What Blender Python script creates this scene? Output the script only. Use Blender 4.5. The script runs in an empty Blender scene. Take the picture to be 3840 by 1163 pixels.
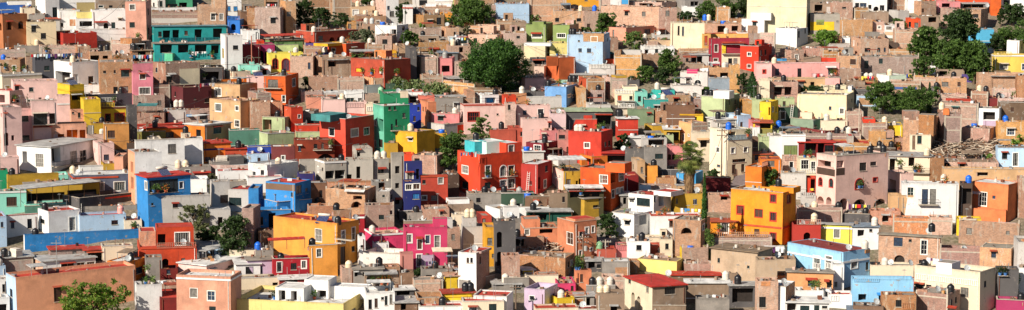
import bpy, math, random
import numpy as np
from mathutils import Vector, Matrix
R = math.radians
SC = bpy.context.scene
COL = SC.collection
# ---------------------------------------------------------------- camera, sky, sun, exposure
PITCH = R(6.9); FPX = 7500.0; W0, H0 = 3840.0, 1163.0
cam = bpy.data.cameras.new('camera'); camo = bpy.data.objects.new('camera', cam); COL.objects.link(camo)
cam.sensor_width = 36.0; cam.lens = 36.0*FPX/W0; cam.clip_start = 1.0; cam.clip_end = 5000
camo.location = (0, 0, 0); camo.rotation_euler = (math.pi/2-PITCH, 0, 0)
SC.camera = camo
SUN_EL, SUN_AZ = R(34), R(-44)         # azimuth measured from the viewer's back, negative = to the left
S = Vector((math.sin(SUN_AZ)*math.cos(SUN_EL), -math.cos(SUN_AZ)*math.cos(SUN_EL), math.sin(SUN_EL)))
w = bpy.data.worlds.new('World'); SC.world = w; w.use_nodes = True
nt = w.node_tree; bg = nt.nodes['Background']
sky = nt.nodes.new('ShaderNodeTexSky'); sky.sky_type = 'NISHITA'; sky.sun_disc = False
sky.sun_elevation = SUN_EL; sky.sun_rotation = math.atan2(S.x, S.y); sky.altitude = 2000
nt.links.new(sky.outputs[0], bg.inputs[0]); bg.inputs[1].default_value = 0.05
sl = bpy.data.lights.new('sun', 'SUN'); sl.energy = 5.0; sl.angle = R(0.5); sl.color = (1.0, 0.91, 0.78)
so = bpy.data.objects.new('sun', sl); COL.objects.link(so); so.rotation_euler = S.to_track_quat('Z', 'Y').to_euler()
SC.view_settings.view_transform = 'Standard'; SC.view_settings.look = 'None'
SC.view_settings.exposure = 0.68; SC.view_settings.gamma = 1
SC.render.engine = 'CYCLES'; SC.cycles.max_bounces = 5

rng = random.Random(7)
# ---------------------------------------------------------------- pixel <-> place
CP, SP = math.cos(PITCH), math.sin(PITCH)
def ray(x, y):
    u = (x-W0/2)/FPX; v = -(y-H0/2)/FPX
    return Vector((u, CP+v*SP, -SP+v*CP))
SLOPE = 0.2145
def gz0(x, y): return -63.0+(y-312.0)*SLOPE
def gz(x, y):
    z = gz0(x, y)
    z += 0.35*math.sin(x*0.31+y*0.17)*math.sin(y*0.23-x*0.11)
    if y < 200: z = gz0(x, 200)
    if y > 640: z = gz0(x, 640)+(y-640)*0.10
    if y > 720: z = gz0(x, 640)+8-(y-720)*0.12
    return z
def ground(x, y):
    d = ray(x, y)                        # z = -59 + (Y-212)*SLOPE
    den = d.z-SLOPE*d.y
    t = (-63.0-312.0*SLOPE)/den
    return d*t
def z_on_vertical(P, y):                 # height of pixel row y on the vertical through P
    v = -(y-H0/2)/FPX
    return P.y*(v*CP-SP)/(CP+v*SP)
# ---------------------------------------------------------------- mesh collector
class MB:
    def __init__(s): s.v = []; s.f = []; s.m = []; s.mats = []
    def mi(s, m):
        if m not in s.mats: s.mats.append(m)
        return s.mats.index(m)
    def face(s, pts, m):
        n = len(s.v); s.v += [tuple(p) for p in pts]; s.f.append(tuple(range(n, n+len(pts)))); s.m.append(s.mi(m))
    def box(s, x0, x1, y0, y1, z0, z1, m, mtx=None):
        P = [(x0,y0,z0),(x1,y0,z0),(x1,y1,z0),(x0,y1,z0),(x0,y0,z1),(x1,y0,z1),(x1,y1,z1),(x0,y1,z1)]
        if mtx is not None: P = [tuple(mtx @ Vector(p)) for p in P]
        n = len(s.v); s.v += P; k = s.mi(m)
        for f in ((0,3,2,1),(4,5,6,7),(0,1,5,4),(1,2,6,5),(2,3,7,6),(3,0,4,7)):
            s.f.append(tuple(n+i for i in f)); s.m.append(k)
    def tube(s, a, b, r0, r1, m, n=8, caps=True):
        a, b = Vector(a), Vector(b); d = b-a
        if d.length < 1e-6: return
        q = d.to_track_quat('Z', 'Y'); base = len(s.v); k = s.mi(m)
        for p, r in ((a, r0), (b, r1)):
            for i in range(n):
                t = 2*math.pi*i/n
                s.v.append(tuple(p+q @ Vector((r*math.cos(t), r*math.sin(t), 0))))
        for i in range(n):
            j = (i+1) % n; s.f.append((base+i, base+j, base+n+j, base+n+i)); s.m.append(k)
        if caps:
            s.f.append(tuple(base+n+i for i in range(n))); s.m.append(k)
            s.f.append(tuple(base+n-1-i for i in range(n))); s.m.append(k)
    def lathe(s, prof, m, n=14, c=(0,0,0)):
        base = len(s.v); k = s.mi(m)
        for r, z in prof:
            for i in range(n):
                t = 2*math.pi*i/n; s.v.append((c[0]+r*math.cos(t), c[1]+r*math.sin(t), c[2]+z))
        for a in range(len(prof)-1):
            for i in range(n):
                j = (i+1) % n
                s.f.append((base+a*n+i, base+a*n+j, base+(a+1)*n+j, base+(a+1)*n+i)); s.m.append(k)
        s.f.append(tuple(base+(len(prof)-1)*n+i for i in range(n))); s.m.append(k)
    def mesh(s, name, smooth=False):
        me = bpy.data.meshes.new(name); me.from_pydata(s.v, [], s.f)
        for m in s.mats: me.materials.append(m)
        me.polygons.foreach_set('material_index', s.m)
        if smooth: me.polygons.foreach_set('use_smooth', [True]*len(s.f))
        me.update(); return me
    def obj(s, name, parent=None, smooth=False):
        if not s.f: return None
        return link(name, s.mesh(name, smooth), parent)
def link(name, data, parent=None):
    o = bpy.data.objects.new(name, data); COL.objects.link(o)
    if parent is not None: o.parent = parent
    return o
def thing(name, label, cat, loc=(0,0,0), rz=0, group=None, data=None):
    o = bpy.data.objects.new(name, data); COL.objects.link(o); o.location = loc; o.rotation_euler = (0,0,rz)
    o['label'] = label; o['category'] = cat; o['kind'] = 'thing'
    if group: o['group'] = group
    return o
# ---------------------------------------------------------------- colours (pigments; a few tones such as brickd have shade put in)
def lin(c):
    c /= 255.0
    return c/12.92 if c <= 0.04045 else ((c+0.055)/1.055)**2.4
PAL = dict(
 white=(236,233,230), whitewash=(214,208,200), whitish=(222,212,205), cream=(230,212,184), creamy=(232,218,184), creamw=(238,222,190), creamsand=(226,206,166), creampink=(230,196,176),
 peach=(236,164,124), dustypeach=(218,156,128), pink=(232,176,170), palepink=(232,192,184), pinkb=(226,164,142), pinkr=(226,132,148), pinkm=(238,196,182), pinkm2=(206,158,150), pinkl=(232,166,160), shellpink=(226,188,178),
 rose=(214,128,128), rosewhite=(214,184,184), rosegrey=(196,128,118), rosep=(214,134,136), lilac=(196,172,196), magenta=(214,52,104), magentap=(172,40,96), magentad=(130,20,40), crimson=(170,16,34), crimsonp=(168,36,58),
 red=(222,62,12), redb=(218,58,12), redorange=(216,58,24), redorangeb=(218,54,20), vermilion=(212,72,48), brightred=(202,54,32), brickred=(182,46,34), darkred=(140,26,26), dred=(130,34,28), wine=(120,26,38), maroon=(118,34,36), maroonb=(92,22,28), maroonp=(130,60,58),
 rust=(204,66,22), rustred=(184,44,26), rustbrown=(142,52,24), coral=(206,74,52), terra=(200,78,42), terracotta=(190,84,62), terracottar=(188,76,50), terrac=(194,92,64), orange=(232,124,24), orangec=(220,96,24), orangeb=(226,92,24), orangev=(232,80,26), orange2=(214,104,50), orange3=(196,76,34), tangerine=(230,126,72),
 apricot=(238,170,112), apricoty=(236,178,96), salmon=(216,132,92), palesalmon=(232,168,138), salmonp=(222,150,124), salmonr=(226,120,100), creamcoral=(230,140,110),
 yellow=(236,196,28), lemon=(232,216,84), lemony=(238,220,40), softyellow=(228,204,128), goldenyellow=(226,170,22), gold=(222,158,24), yellowpale=(232,214,130), paleyellow=(238,216,120), yellowcream=(238,224,186), yellowv=(236,202,90), yellowp=(236,196,20), mustard=(198,156,40), amber=(242,148,10), ochre=(232,154,56), ochrewall=(206,142,72), olive=(150,140,70), khaki=(176,156,100), teald=(22,150,150), redslabw=(190,60,40), darkolive=(70,64,36),
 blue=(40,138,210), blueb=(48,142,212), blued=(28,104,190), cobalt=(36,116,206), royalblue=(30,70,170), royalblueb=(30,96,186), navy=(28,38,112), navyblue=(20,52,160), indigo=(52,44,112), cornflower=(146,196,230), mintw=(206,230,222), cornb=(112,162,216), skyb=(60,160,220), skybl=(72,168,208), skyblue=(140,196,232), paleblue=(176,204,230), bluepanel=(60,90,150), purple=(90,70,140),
 teal=(20,140,150), tealb=(22,150,150), tealg=(40,150,142), turq=(60,180,190), turq2=(40,170,160), mint=(146,220,200), mintg=(100,206,160), mintgreen=(104,190,160), mintp=(176,220,196), mintl=(136,214,196), seag=(70,160,120), seagreen=(80,130,112), emerald=(10,140,96), greend=(14,140,92), green=(138,156,88), green2=(130,150,116), palegreen=(182,194,146), limegreen=(120,156,92), limepale=(196,210,140), greengrey=(140,160,136), lgreen=(190,206,184), dgreen=(20,84,70), darkgreen=(58,84,66),
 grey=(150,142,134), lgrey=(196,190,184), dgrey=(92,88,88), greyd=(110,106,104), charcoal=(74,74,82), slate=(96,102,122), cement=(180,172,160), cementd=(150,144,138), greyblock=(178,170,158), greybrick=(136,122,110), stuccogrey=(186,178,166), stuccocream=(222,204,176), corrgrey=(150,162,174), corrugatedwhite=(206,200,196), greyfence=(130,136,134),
 tan=(210,168,122), tanb=(212,148,104), adobe=(192,166,138), stone=(150,126,104), sand=(232,212,172), sandy=(214,182,146), clay=(190,118,72), brown=(128,98,76), brownwood=(84,62,50), darkbrown=(86,66,54), umber=(126,88,64), rubble=(158,134,114), rubbled=(120,96,76), canvas=(200,172,136), pinkgrey=(208,174,158), pinkbrick=(210,158,136), peeling=(218,212,202), hotpink=(230,50,110), redtile=(190,60,34), graffiti=(236,222,222),
 brick=(178,112,74), brick2=(210,150,104), brick3=(208,116,64), brickd=(172,108,76), brickg=(180,132,100), brickp=(206,130,92), wood=(120,86,60), glass=(40,50,56), black=(22,22,26), brownt=(120,70,50), lemonx=(238,220,30))  # brickd: brick toned darker for walls standing in shade
ALIAS = {'fcrimsonr':'vermilion','orangeb':'orangeb','fredbb':'redorangeb','redbb':'redorangeb','crimsonr':'vermilion','forangeb':'orangeb','darkredx':'brickred','sandd':'yellowcream','mustardd':'goldenyellow',
 'paleblued':'paleblue','bluew':'blue','greyd2':'greyd','none':'white','frosepink':'pinkm','rosepink':'pinkm','pinkc':'pinkr','zwhite':'white','whited':'white','skybx':'skyb','blued':'blue','seag':'seag'}
BRICKS = ('brick','brick2','brick3','brickd','brickg','brickp','pinkbrick','greybrick')
MISSING = set()
def rgb(n):
    n = ALIAS.get(n, n)
    if n not in PAL: MISSING.add(n); n = 'tan'
    return tuple(lin(c)*0.90 for c in PAL[n])
def sat(c, k=0.97):
    g = (c[0]+c[1]+c[2])/3
    return tuple(max(0.004, g+(x-g)*k) for x in c)
_m = {}
def newmat(name):
    m = bpy.data.materials.new(name); m.use_nodes = True
    return m, m.node_tree.nodes, m.node_tree.links, m.node_tree.nodes['Principled BSDF']
def mixc(N, L, fac, a, b, mode='MIX'):
    x = N.new('ShaderNodeMix'); x.data_type = 'RGBA'; x.blend_type = mode
    if isinstance(fac, float): x.inputs[0].default_value = fac
    else: L.new(fac, x.inputs[0])
    for i, c in ((6, a), (7, b)):
        if isinstance(c, tuple): x.inputs[i].default_value = (*c, 1)
        else: L.new(c, x.inputs[i])
    return x.outputs[2]
def noise(N, L, vec, scale, detail=4, rough=0.6):
    n = N.new('ShaderNodeTexNoise'); n.inputs['Scale'].default_value = scale; n.inputs['Detail'].default_value = detail; n.inputs['Roughness'].default_value = rough
    if vec is not None: L.new(vec, n.inputs['Vector'])
    return n.outputs['Fac']
def ramp(N, L, fac, a, b):
    r = N.new('ShaderNodeMapRange'); r.inputs[1].default_value = a; r.inputs[2].default_value = b; L.new(fac, r.inputs[0]); return r.outputs[0]
def coords(N, L, scale=(1,1,1), rnd=True):
    tc = N.new('ShaderNodeTexCoord'); mp = N.new('ShaderNodeMapping'); mp.inputs['Scale'].default_value = scale
    L.new(tc.outputs['Object'], mp.inputs['Vector'])
    if rnd:
        oi = N.new('ShaderNodeObjectInfo'); mul = N.new('ShaderNodeMath'); mul.operation = 'MULTIPLY'; mul.inputs[1].default_value = 97.0
        L.new(oi.outputs['Random'], mul.inputs[0]); L.new(mul.outputs[0], mp.inputs['Location'])
    return mp.outputs[0]
def wallmat(name):
    key = 'w_'+name
    if key in _m: return _m[key]
    if ALIAS.get(name, name) in BRICKS: return brickmat(name)
    c = sat(rgb(name)); m, N, L, B = newmat(name+' plaster')
    v1 = coords(N, L); v2 = coords(N, L, (1.6, 1.6, 0.22)); v3 = coords(N, L, (1, 1, 1))
    g = (c[0]+c[1]+c[2])/3
    dk = tuple((0.86 if sum(c) > 1.35 else 0.70)*x+0.008 for x in c); lt = tuple(min(0.84, x*1.12+0.008) for x in c)
    f1 = ramp(N, L, noise(N, L, v1, 0.45, 6, 0.65), 0.35, 0.68)
    o = mixc(N, L, f1, dk, lt)
    st = ramp(N, L, noise(N, L, v2, 1.4, 5, 0.7), 0.57, 0.78)
    o = mixc(N, L, st, o, tuple(0.52*x+0.015 for x in c))
    old = name in ('blue','peeling','lgrey','cement','cementd','stuccogrey','stuccocream','adobe','stone','rubble','whitewash','grey','greyd','whitish','tan','paleblue','greyblock','brown','darkbrown','dgrey','sandy','umber','skyblue','rubbled','corrgrey')
    pl = ramp(N, L, noise(N, L, v3, 0.9, 8, 0.72), 0.59 if old else 0.665, 0.62 if old else 0.685)
    o = mixc(N, L, pl, o, (0.36*0.7+g*0.25, 0.30*0.7+g*0.25, 0.25*0.7+g*0.25))
    o = mixc(N, L, ramp(N, L, noise(N, L, v1, 0.13, 3, 0.5), 0.45, 0.72), o, tuple(0.88*x+0.022 for x in c))
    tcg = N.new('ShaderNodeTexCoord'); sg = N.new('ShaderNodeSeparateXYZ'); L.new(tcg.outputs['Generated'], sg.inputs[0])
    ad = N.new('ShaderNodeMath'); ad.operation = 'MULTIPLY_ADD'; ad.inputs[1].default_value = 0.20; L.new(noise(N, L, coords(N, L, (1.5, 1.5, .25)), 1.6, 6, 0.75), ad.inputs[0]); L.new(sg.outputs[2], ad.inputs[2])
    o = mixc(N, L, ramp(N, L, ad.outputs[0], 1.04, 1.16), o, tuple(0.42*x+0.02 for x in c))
    fine = noise(N, L, v1, 9.0, 3, 0.7)
    o = mixc(N, L, ramp(N, L, fine, 0.3, 0.75), mixc(N, L, 1.0, o, (0.86,0.86,0.86), 'MULTIPLY'), o)
    oi = N.new('ShaderNodeObjectInfo'); hs = N.new('ShaderNodeHueSaturation'); L.new(o, hs.inputs['Color'])
    L.new(ramp2(N, L, oi.outputs['Random'], 0.90, 1.08), hs.inputs['Value'])
    L.new(hs.outputs[0], B.inputs['Base Color']); B.inputs['Roughness'].default_value = 0.9; B.inputs['Specular IOR Level'].default_value = 0.2
    bp = N.new('ShaderNodeBump'); bp.inputs['Strength'].default_value = 0.35; bp.inputs['Distance'].default_value = 0.06; L.new(noise(N, L, v1, 3.0, 6, 0.7), bp.inputs['Height']); L.new(bp.outputs[0], B.inputs['Normal'])
    _m[key] = m; return m
def ramp2(N, L, fac, a, b):
    r = N.new('ShaderNodeMapRange'); r.inputs[3].default_value = a; r.inputs[4].default_value = b; L.new(fac, r.inputs[0]); return r.outputs[0]
def brickmat(name):
    key = 'w_'+name
    if key in _m: return _m[key]
    c = rgb(name); m, N, L, B = newmat(name+' masonry')
    tc = N.new('ShaderNodeTexCoord'); sp = N.new('ShaderNodeSeparateXYZ'); L.new(tc.outputs['Object'], sp.inputs[0])
    ad = N.new('ShaderNodeMath'); L.new(sp.outputs[0], ad.inputs[0]); L.new(sp.outputs[1], ad.inputs[1])
    cb = N.new('ShaderNodeCombineXYZ'); L.new(ad.outputs[0], cb.inputs[0]); L.new(sp.outputs[2], cb.inputs[1])
    bt = N.new('ShaderNodeTexBrick'); L.new(cb.outputs[0], bt.inputs['Vector']); bt.inputs['Scale'].default_value = 1.0
    bt.inputs['Brick Width'].default_value = 0.30; bt.inputs['Row Height'].default_value = 0.10; bt.inputs['Mortar Size'].default_value = 0.012; bt.inputs['Bias'].default_value = -0.1
    bt.inputs['Color1'].default_value = (*[x*0.72 for x in c], 1); bt.inputs['Color2'].default_value = (*[min(.8, x*1.22) for x in c], 1)
    bt.inputs['Mortar'].default_value = (0.42, 0.37, 0.31, 1)
    v1 = coords(N, L); v2 = coords(N, L, (1.2, 1.2, 0.35))
    o = mixc(N, L, ramp(N, L, noise(N, L, v1, 0.7, 8, 0.75), 0.36, 0.62), mixc(N, L, 1.0, bt.outputs[0], (0.74,0.70,0.65), 'MULTIPLY'), bt.outputs[0])
    o = mixc(N, L, ramp(N, L, noise(N, L, v2, 0.8, 7, 0.75), 0.56, 0.62), o, (0.44, 0.35, 0.27))
    o = mixc(N, L, ramp(N, L, noise(N, L, coords(N, L, (2.2, 2.2, 0.3)), 1.1, 6, 0.7), 0.58, 0.72), o, (0.16, 0.12, 0.095))
    oi = N.new('ShaderNodeObjectInfo'); hs = N.new('ShaderNodeHueSaturation'); L.new(o, hs.inputs['Color'])
    L.new(ramp2(N, L, oi.outputs['Random'], 0.72, 1.22), hs.inputs['Value'])
    wn = N.new('ShaderNodeTexWhiteNoise'); wn.noise_dimensions = '1D'; L.new(oi.outputs['Random'], wn.inputs['W']); L.new(ramp2(N, L, wn.outputs['Value'], 0.62, 1.25), hs.inputs['Saturation']); L.new(ramp2(N, L, wn.outputs['Value'], 0.488, 0.51), hs.inputs['Hue'])
    L.new(hs.outputs[0], B.inputs['Base Color']); B.inputs['Roughness'].default_value = 0.95
    bp = N.new('ShaderNodeBump'); bp.inputs['Strength'].default_value = 0.5; bp.inputs['Distance'].default_value = 0.05; L.new(bt.outputs[1], bp.inputs['Height']); bp.invert = True; L.new(bp.outputs[0], B.inputs['Normal'])
    _m[key] = m; return m
ROOFC = dict(red=(186,52,30), redslab=(190,44,28), white=(226,224,220), whiteslab=(214,210,204), grey=(150,140,128), greyslab=(168,164,160), lgrey=(190,184,176), blueslab=(140,156,172), tin=(196,194,190), tealtin=(120,160,172), tealroof=(60,130,130),
 rubble=(148,124,102), dirt=(132,112,90), terra=(190,84,50), tile=(178,56,30), brick=(190,128,92), dark=(78,72,70), green=(60,130,90), teal=(60,130,130), orange=(214,90,40), rose=(196,110,106), palegreen=(170,184,150), maroon=(132,44,38), maroonx=(120,30,34), cement=(150,140,124))
def roofmat(n):
    key = 'r_'+n
    if key in _m: return _m[key]
    c = tuple(lin(x)*0.82 for x in ROOFC.get(n, (150,140,128)))
    m, N, L, B = newmat(n+' roofing')
    v1 = coords(N, L)
    f = ramp(N, L, noise(N, L, v1, 0.55, 7, 0.7), 0.36, 0.66)
    o = mixc(N, L, f, tuple(x*0.58 for x in c), tuple(min(.8, x*1.15) for x in c))
    o = mixc(N, L, ramp(N, L, noise(N, L, v1, 1.3, 6, 0.75), 0.58, 0.64), o, tuple(0.4*x+0.10 for x in c))
    L.new(o, B.inputs['Base Color']); B.inputs['Roughness'].default_value = 0.85
    if 'tin' in n or n in ('blueslab','tile','terra','tealroof'):
        wv = N.new('ShaderNodeTexWave'); wv.inputs['Scale'].default_value = 1.6; L.new(coords(N, L, rnd=False), wv.inputs['Vector'])
        bp = N.new('ShaderNodeBump'); bp.inputs['Strength'].default_value = 0.9; bp.inputs['Distance'].default_value = 0.08; L.new(wv.outputs['Fac'], bp.inputs['Height']); L.new(bp.outputs[0], B.inputs['Normal'])
        B.inputs['Roughness'].default_value = 0.5 if 'tin' in n else 0.8
    _m[key] = m; return m
def simple(key, c, rough=0.7, metal=0.0, var=0.25):
    if key in _m: return _m[key]
    m, N, L, B = newmat(key); cc = tuple(lin(x) for x in c)
    v = coords(N, L)
    L.new(mixc(N, L, ramp(N, L, noise(N, L, v, 2.5, 5, 0.6), 0.3, 0.7), tuple(x*(1-var) for x in cc), tuple(min(.85, x*(1+var*.5)) for x in cc)), B.inputs['Base Color'])
    B.inputs['Roughness'].default_value = rough; B.inputs['Metallic'].default_value = metal
    _m[key] = m; return m
GLASS = [simple('dark window glass', (26,30,34), 0.12, 0, 0.5), simple('green window glass', (34,52,54), 0.15, 0, 0.5), simple('brown shutter', (70,46,34), 0.5), simple('curtained glass', (120,116,110), 0.35, 0, 0.5), simple('blue grey glass', (50,64,84), 0.2, 0, 0.5)]
FRAME_D = simple('dark iron', (46,40,38), 0.6); FRAME_W = simple('white frame paint', (226,222,214), 0.6); FRAME_R = simple('red frame paint', (176,44,26), 0.7); WOOD = simple('brown wood', (112,76,50), 0.8)
INT = simple('painted interior shade', (44,36,32), 0.95, 0, 0.4); RUST = simple('rusty steel', (110,62,42), 0.85); STEEL = simple('galvanised steel', (160,160,158), 0.5, 0.4); CONC = simple('concrete frame', (176,164,148), 0.95)  # INT: backs of openings coloured dark in place of deep room shade
TANK = {'black':simple('black tank plastic',(24,24,28),0.4), 'white':simple('white tank plastic',(206,196,182),0.6), 'cream':simple('cream tank plastic',(218,198,168),0.5), 'grey':simple('grey tank plastic',(150,148,144),0.5), 'lgrey':simple('pale grey tank plastic',(176,180,180),0.5),
 'blue':simple('blue tank plastic',(20,96,200),0.45), 'green':simple('green tank plastic',(120,160,120),0.5), 'palegreen':simple('pale green tank plastic',(150,190,150),0.5), 'orange':simple('orange tank paint',(196,106,50),0.7), 'pink':simple('pink tank plastic',(220,150,140),0.5)}
CLOTH = [simple('cloth %d' % i, c, 0.95) for i, c in enumerate(((230,228,226),(40,70,150),(190,30,40),(220,190,190),(60,120,170),(230,200,60),(90,40,90),(240,240,240),(60,60,66),(180,210,220)))]
# ---------------------------------------------------------------- terrain
def terrain():
    xs = list(np.arange(-280, 281, 7.0)); xs = [-2600, -1500, -900, -600, -400, -330]+xs+[330, 400, 600, 900, 1500, 2600]
    ys = [-3000, -1500, -600, -200, 0, 100, 180, 200, 220, 240, 250]+list(np.arange(260, 661, 7.0))+[680, 720, 760, 900, 1200, 2000, 3500]
    mb = MB(); V = []
    for y in ys:
        for x in xs: V.append((x, y, gz(x, y) if abs(y) < 1300 else gz(x, 1200 if y > 0 else 0)))
    nx = len(xs); F = [(j*nx+i, j*nx+i+1, (j+1)*nx+i+1, (j+1)*nx+i) for j in range(len(ys)-1) for i in range(nx-1)]
    me = bpy.data.meshes.new('ground'); me.from_pydata(V, [], F)
    m, N, L, B = newmat('hillside earth'); v = coords(N, L, rnd=False)
    a = mixc(N, L, ramp(N, L, noise(N, L, v, 0.18, 8, 0.7), 0.4, 0.62), (0.20,0.145,0.10), (0.10,0.10,0.05))
    a = mixc(N, L, ramp(N, L, noise(N, L, v, 1.1, 8, 0.75), 0.45, 0.65), a, (0.30,0.235,0.175))
    L.new(a, B.inputs['Base Color']); B.inputs['Roughness'].default_value = 1
    bp = N.new('ShaderNodeBump'); bp.inputs['Distance'].default_value = 0.4; L.new(noise(N, L, v, 1.6, 8, 0.7), bp.inputs['Height']); L.new(bp.outputs[0], B.inputs['Normal'])
    me.materials.append(m); o = link('ground', me); o['kind'] = 'structure'
terrain()
# ---------------------------------------------------------------- small shared meshes
_c = {}
def cached(key, fn):
    if key not in _c: _c[key] = fn()
    return _c[key]
def tank_mesh(col, kind):
    def f():
        mb = MB(); m = TANK.get(col, TANK['white'])
        if kind == 'box':
            mb.box(-.9, .9, -.6, .6, 0, .95, m); mb.box(-.75, .75, -.45, .45, .95, 1.2, m)
        elif kind == 'ball':
            mb.lathe([(.02,0),(.35,.1),(.5,.45),(.35,.8),(.02,.92)], m)
        elif kind == 'low':
            mb.lathe([(.55,0),(.6,.35),(.62,.75),(.56,.75)], m)
        else:
            p = [(.52,0),(.56,.04)]
            for k in range(4): p += [(.56,.10+k*.25),(.585,.16+k*.25),(.585,.24+k*.25),(.56,.30+k*.25)]
            p += [(.54,1.14),(.40,1.32),(.22,1.40)]
            mb.lathe(p, m)
        return mb.mesh('water_tank', kind != 'box')
    return cached(('tank', col, kind), f)
def lid_mesh(col):
    def f():
        mb = MB(); mb.lathe([(.24,1.38),(.24,1.46),(.10,1.50)], TANK.get(col, TANK['white'])); return mb.mesh('lid', False)
    return cached(('lid', col), f)
ORD = {1:[''], 2:['left ','right '], 3:['leftmost ','middle ','rightmost '], 4:['leftmost ','second ','third ','rightmost '], 5:['leftmost ','second ','third ','fourth ','rightmost ']}
def short(lbl, n):
    ws = lbl.split()
    return ' '.join(ws[:n])
def add_tank(loc, col, label, s=1.0):
    kind = 'tank'
    c = col
    if col == 'box': kind, c = 'box', 'white'
    if col == 'ball': kind, c = 'ball', 'orange'
    if col == 'bluelow': kind, c = 'low', 'blue'
    if col == 'orangebox': kind, c = 'box', 'orange'
    if col == 'pipe': kind, c = 'tank', 'white'
    t = thing('water_tank', label, 'water tank', loc, rng.uniform(0, 6), 'water tanks on the roofs')
    t.scale = (s, s, s)
    link('tank_body', tank_mesh(c, kind), t)
    if kind == 'tank': link('lid', lid_mesh(c), t)
    if kind == 'tank' and rng.random() < .6:
        mb = cached('stand', lambda: (lambda b: (b.box(-.62,.62,-.62,.62,-.6,-.002,wallmat('brick')), b)[1])(MB()).mesh('stand'))
        link('plinth', mb, t)
    return t
def leaf_mesh(pts, size, mats, seed, up=0.35):
    r = np.random.default_rng(seed); n = len(pts); pts = np.asarray(pts, float)
    a = r.normal(size=(n,3)); a /= np.linalg.norm(a, axis=1)[:,None]
    b = r.normal(size=(n,3)); b -= (a*b).sum(1)[:,None]*a; b /= np.linalg.norm(b, axis=1)[:,None]
    sz = size*r.uniform(.55, 1.25, size=(n,1))
    q = np.stack([pts-a*sz, pts-b*sz*.55, pts+a*sz, pts+b*sz*.55], 1).reshape(-1,3)
    me = bpy.data.meshes.new('leaves'); me.vertices.add(4*n); me.vertices.foreach_set('co', q.ravel())
    me.loops.add(4*n); me.loops.foreach_set('vertex_index', np.arange(4*n)); me.polygons.add(n)
    me.polygons.foreach_set('loop_start', np.arange(0,4*n,4)); me.polygons.foreach_set('loop_total', np.full(n,4))
    for m in mats: me.materials.append(m)
    me.polygons.foreach_set('material_index', r.integers(0, len(mats), n)); me.update(); return me
def leafmat(name, c):
    key = 'leaf_'+name
    if key in _m: return _m[key]
    m, N, L, B = newmat(name+' foliage'); v = coords(N, L)
    L.new(mixc(N, L, ramp(N, L, noise(N, L, v, 0.7, 4, 0.6), 0.35, 0.65), tuple(x*.6 for x in c), tuple(x*1.35 for x in c)), B.inputs['Base Color'])
    B.inputs['Roughness'].default_value = 0.6; B.inputs['Specular IOR Level'].default_value = 0.25
    tr = N.new('ShaderNodeBsdfTranslucent'); tr.inputs[0].default_value = (c[0]*1.3, c[1]*1.6, c[2]*.7, 1); mx = N.new('ShaderNodeMixShader'); mx.inputs[0].default_value = 0.25
    L.new(B.outputs[0], mx.inputs[1]); L.new(tr.outputs[0], mx.inputs[2]); L.new(mx.outputs[0], N['Material Output'].inputs[0])
    _m[key] = m; return m
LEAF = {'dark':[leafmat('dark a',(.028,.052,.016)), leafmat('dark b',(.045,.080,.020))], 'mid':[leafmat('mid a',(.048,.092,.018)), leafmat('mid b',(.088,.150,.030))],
 'bright':[leafmat('bright a',(.10,.20,.025)), leafmat('bright b',(.15,.26,.04))], 'light':[leafmat('light a',(.09,.15,.035)), leafmat('light b',(.15,.21,.06))],
 'midlight':[leafmat('ml a',(.065,.12,.028)), leafmat('ml b',(.11,.17,.04))], 'olive':[leafmat('ol a',(.09,.11,.06)), leafmat('ol b',(.14,.16,.09))], 'dry':[leafmat('dry a',(.13,.11,.06)), leafmat('dry b',(.10,.11,.05))],
 'scrub':[leafmat('sc a',(.11,.13,.05)), leafmat('sc b',(.16,.16,.08))], 'conifer':[leafmat('cn a',(.025,.062,.020)), leafmat('cn b',(.04,.10,.028))], 'reed':[leafmat('re a',(.12,.17,.06)), leafmat('re b',(.20,.24,.10))],
 'autumn':[leafmat('au a',(.36,.11,.025)), leafmat('au b',(.22,.12,.03))], 'flower':[leafmat('fl a',(.45,.14,.03)), leafmat('fl b',(.07,.13,.03))], 'vine':[leafmat('vi a',(.06,.11,.025)), leafmat('vi b',(.13,.18,.04))],
 'fore':[leafmat('fo a',(.075,.13,.016)), leafmat('fo b',(.14,.20,.025))], 'palm':[leafmat('pa a',(.07,.10,.02)), leafmat('pa b',(.18,.20,.05))], 'big':[leafmat('big a',(.026,.07,.012)), leafmat('big b',(.055,.12,.02))]}
BARK = simple('bark', (96,78,62), 0.95, 0, 0.4)
def pot_plant(loc, label, group, s=1.0):
    k = rng.randrange(5); col = ('midlight','mid','light','flower','dark')[k]
    t = thing('potted_plant', label, 'potted plant', loc, rng.uniform(0,6), group); t.scale = (s,)*3
    pm = cached('pot%d' % (k % 3), lambda: (lambda b: (b.lathe([(.16,0),(.24,.34),(.27,.36),(.2,.36)], simple('pot %d' % (k % 3), ((176,84,50),(60,110,170),(214,206,196))[k % 3], .8), 10), b)[1])(MB()).mesh('pot'))
    link('pot', pm, t)
    def f():
        r = np.random.default_rng(k); p = r.normal(size=(90,3))*np.array([.2,.2,.24])+np.array([0,0,.72]); return leaf_mesh(p, .13, LEAF[col], k)
    link('foliage', cached('potleaf%d' % k, f), t)
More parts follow.
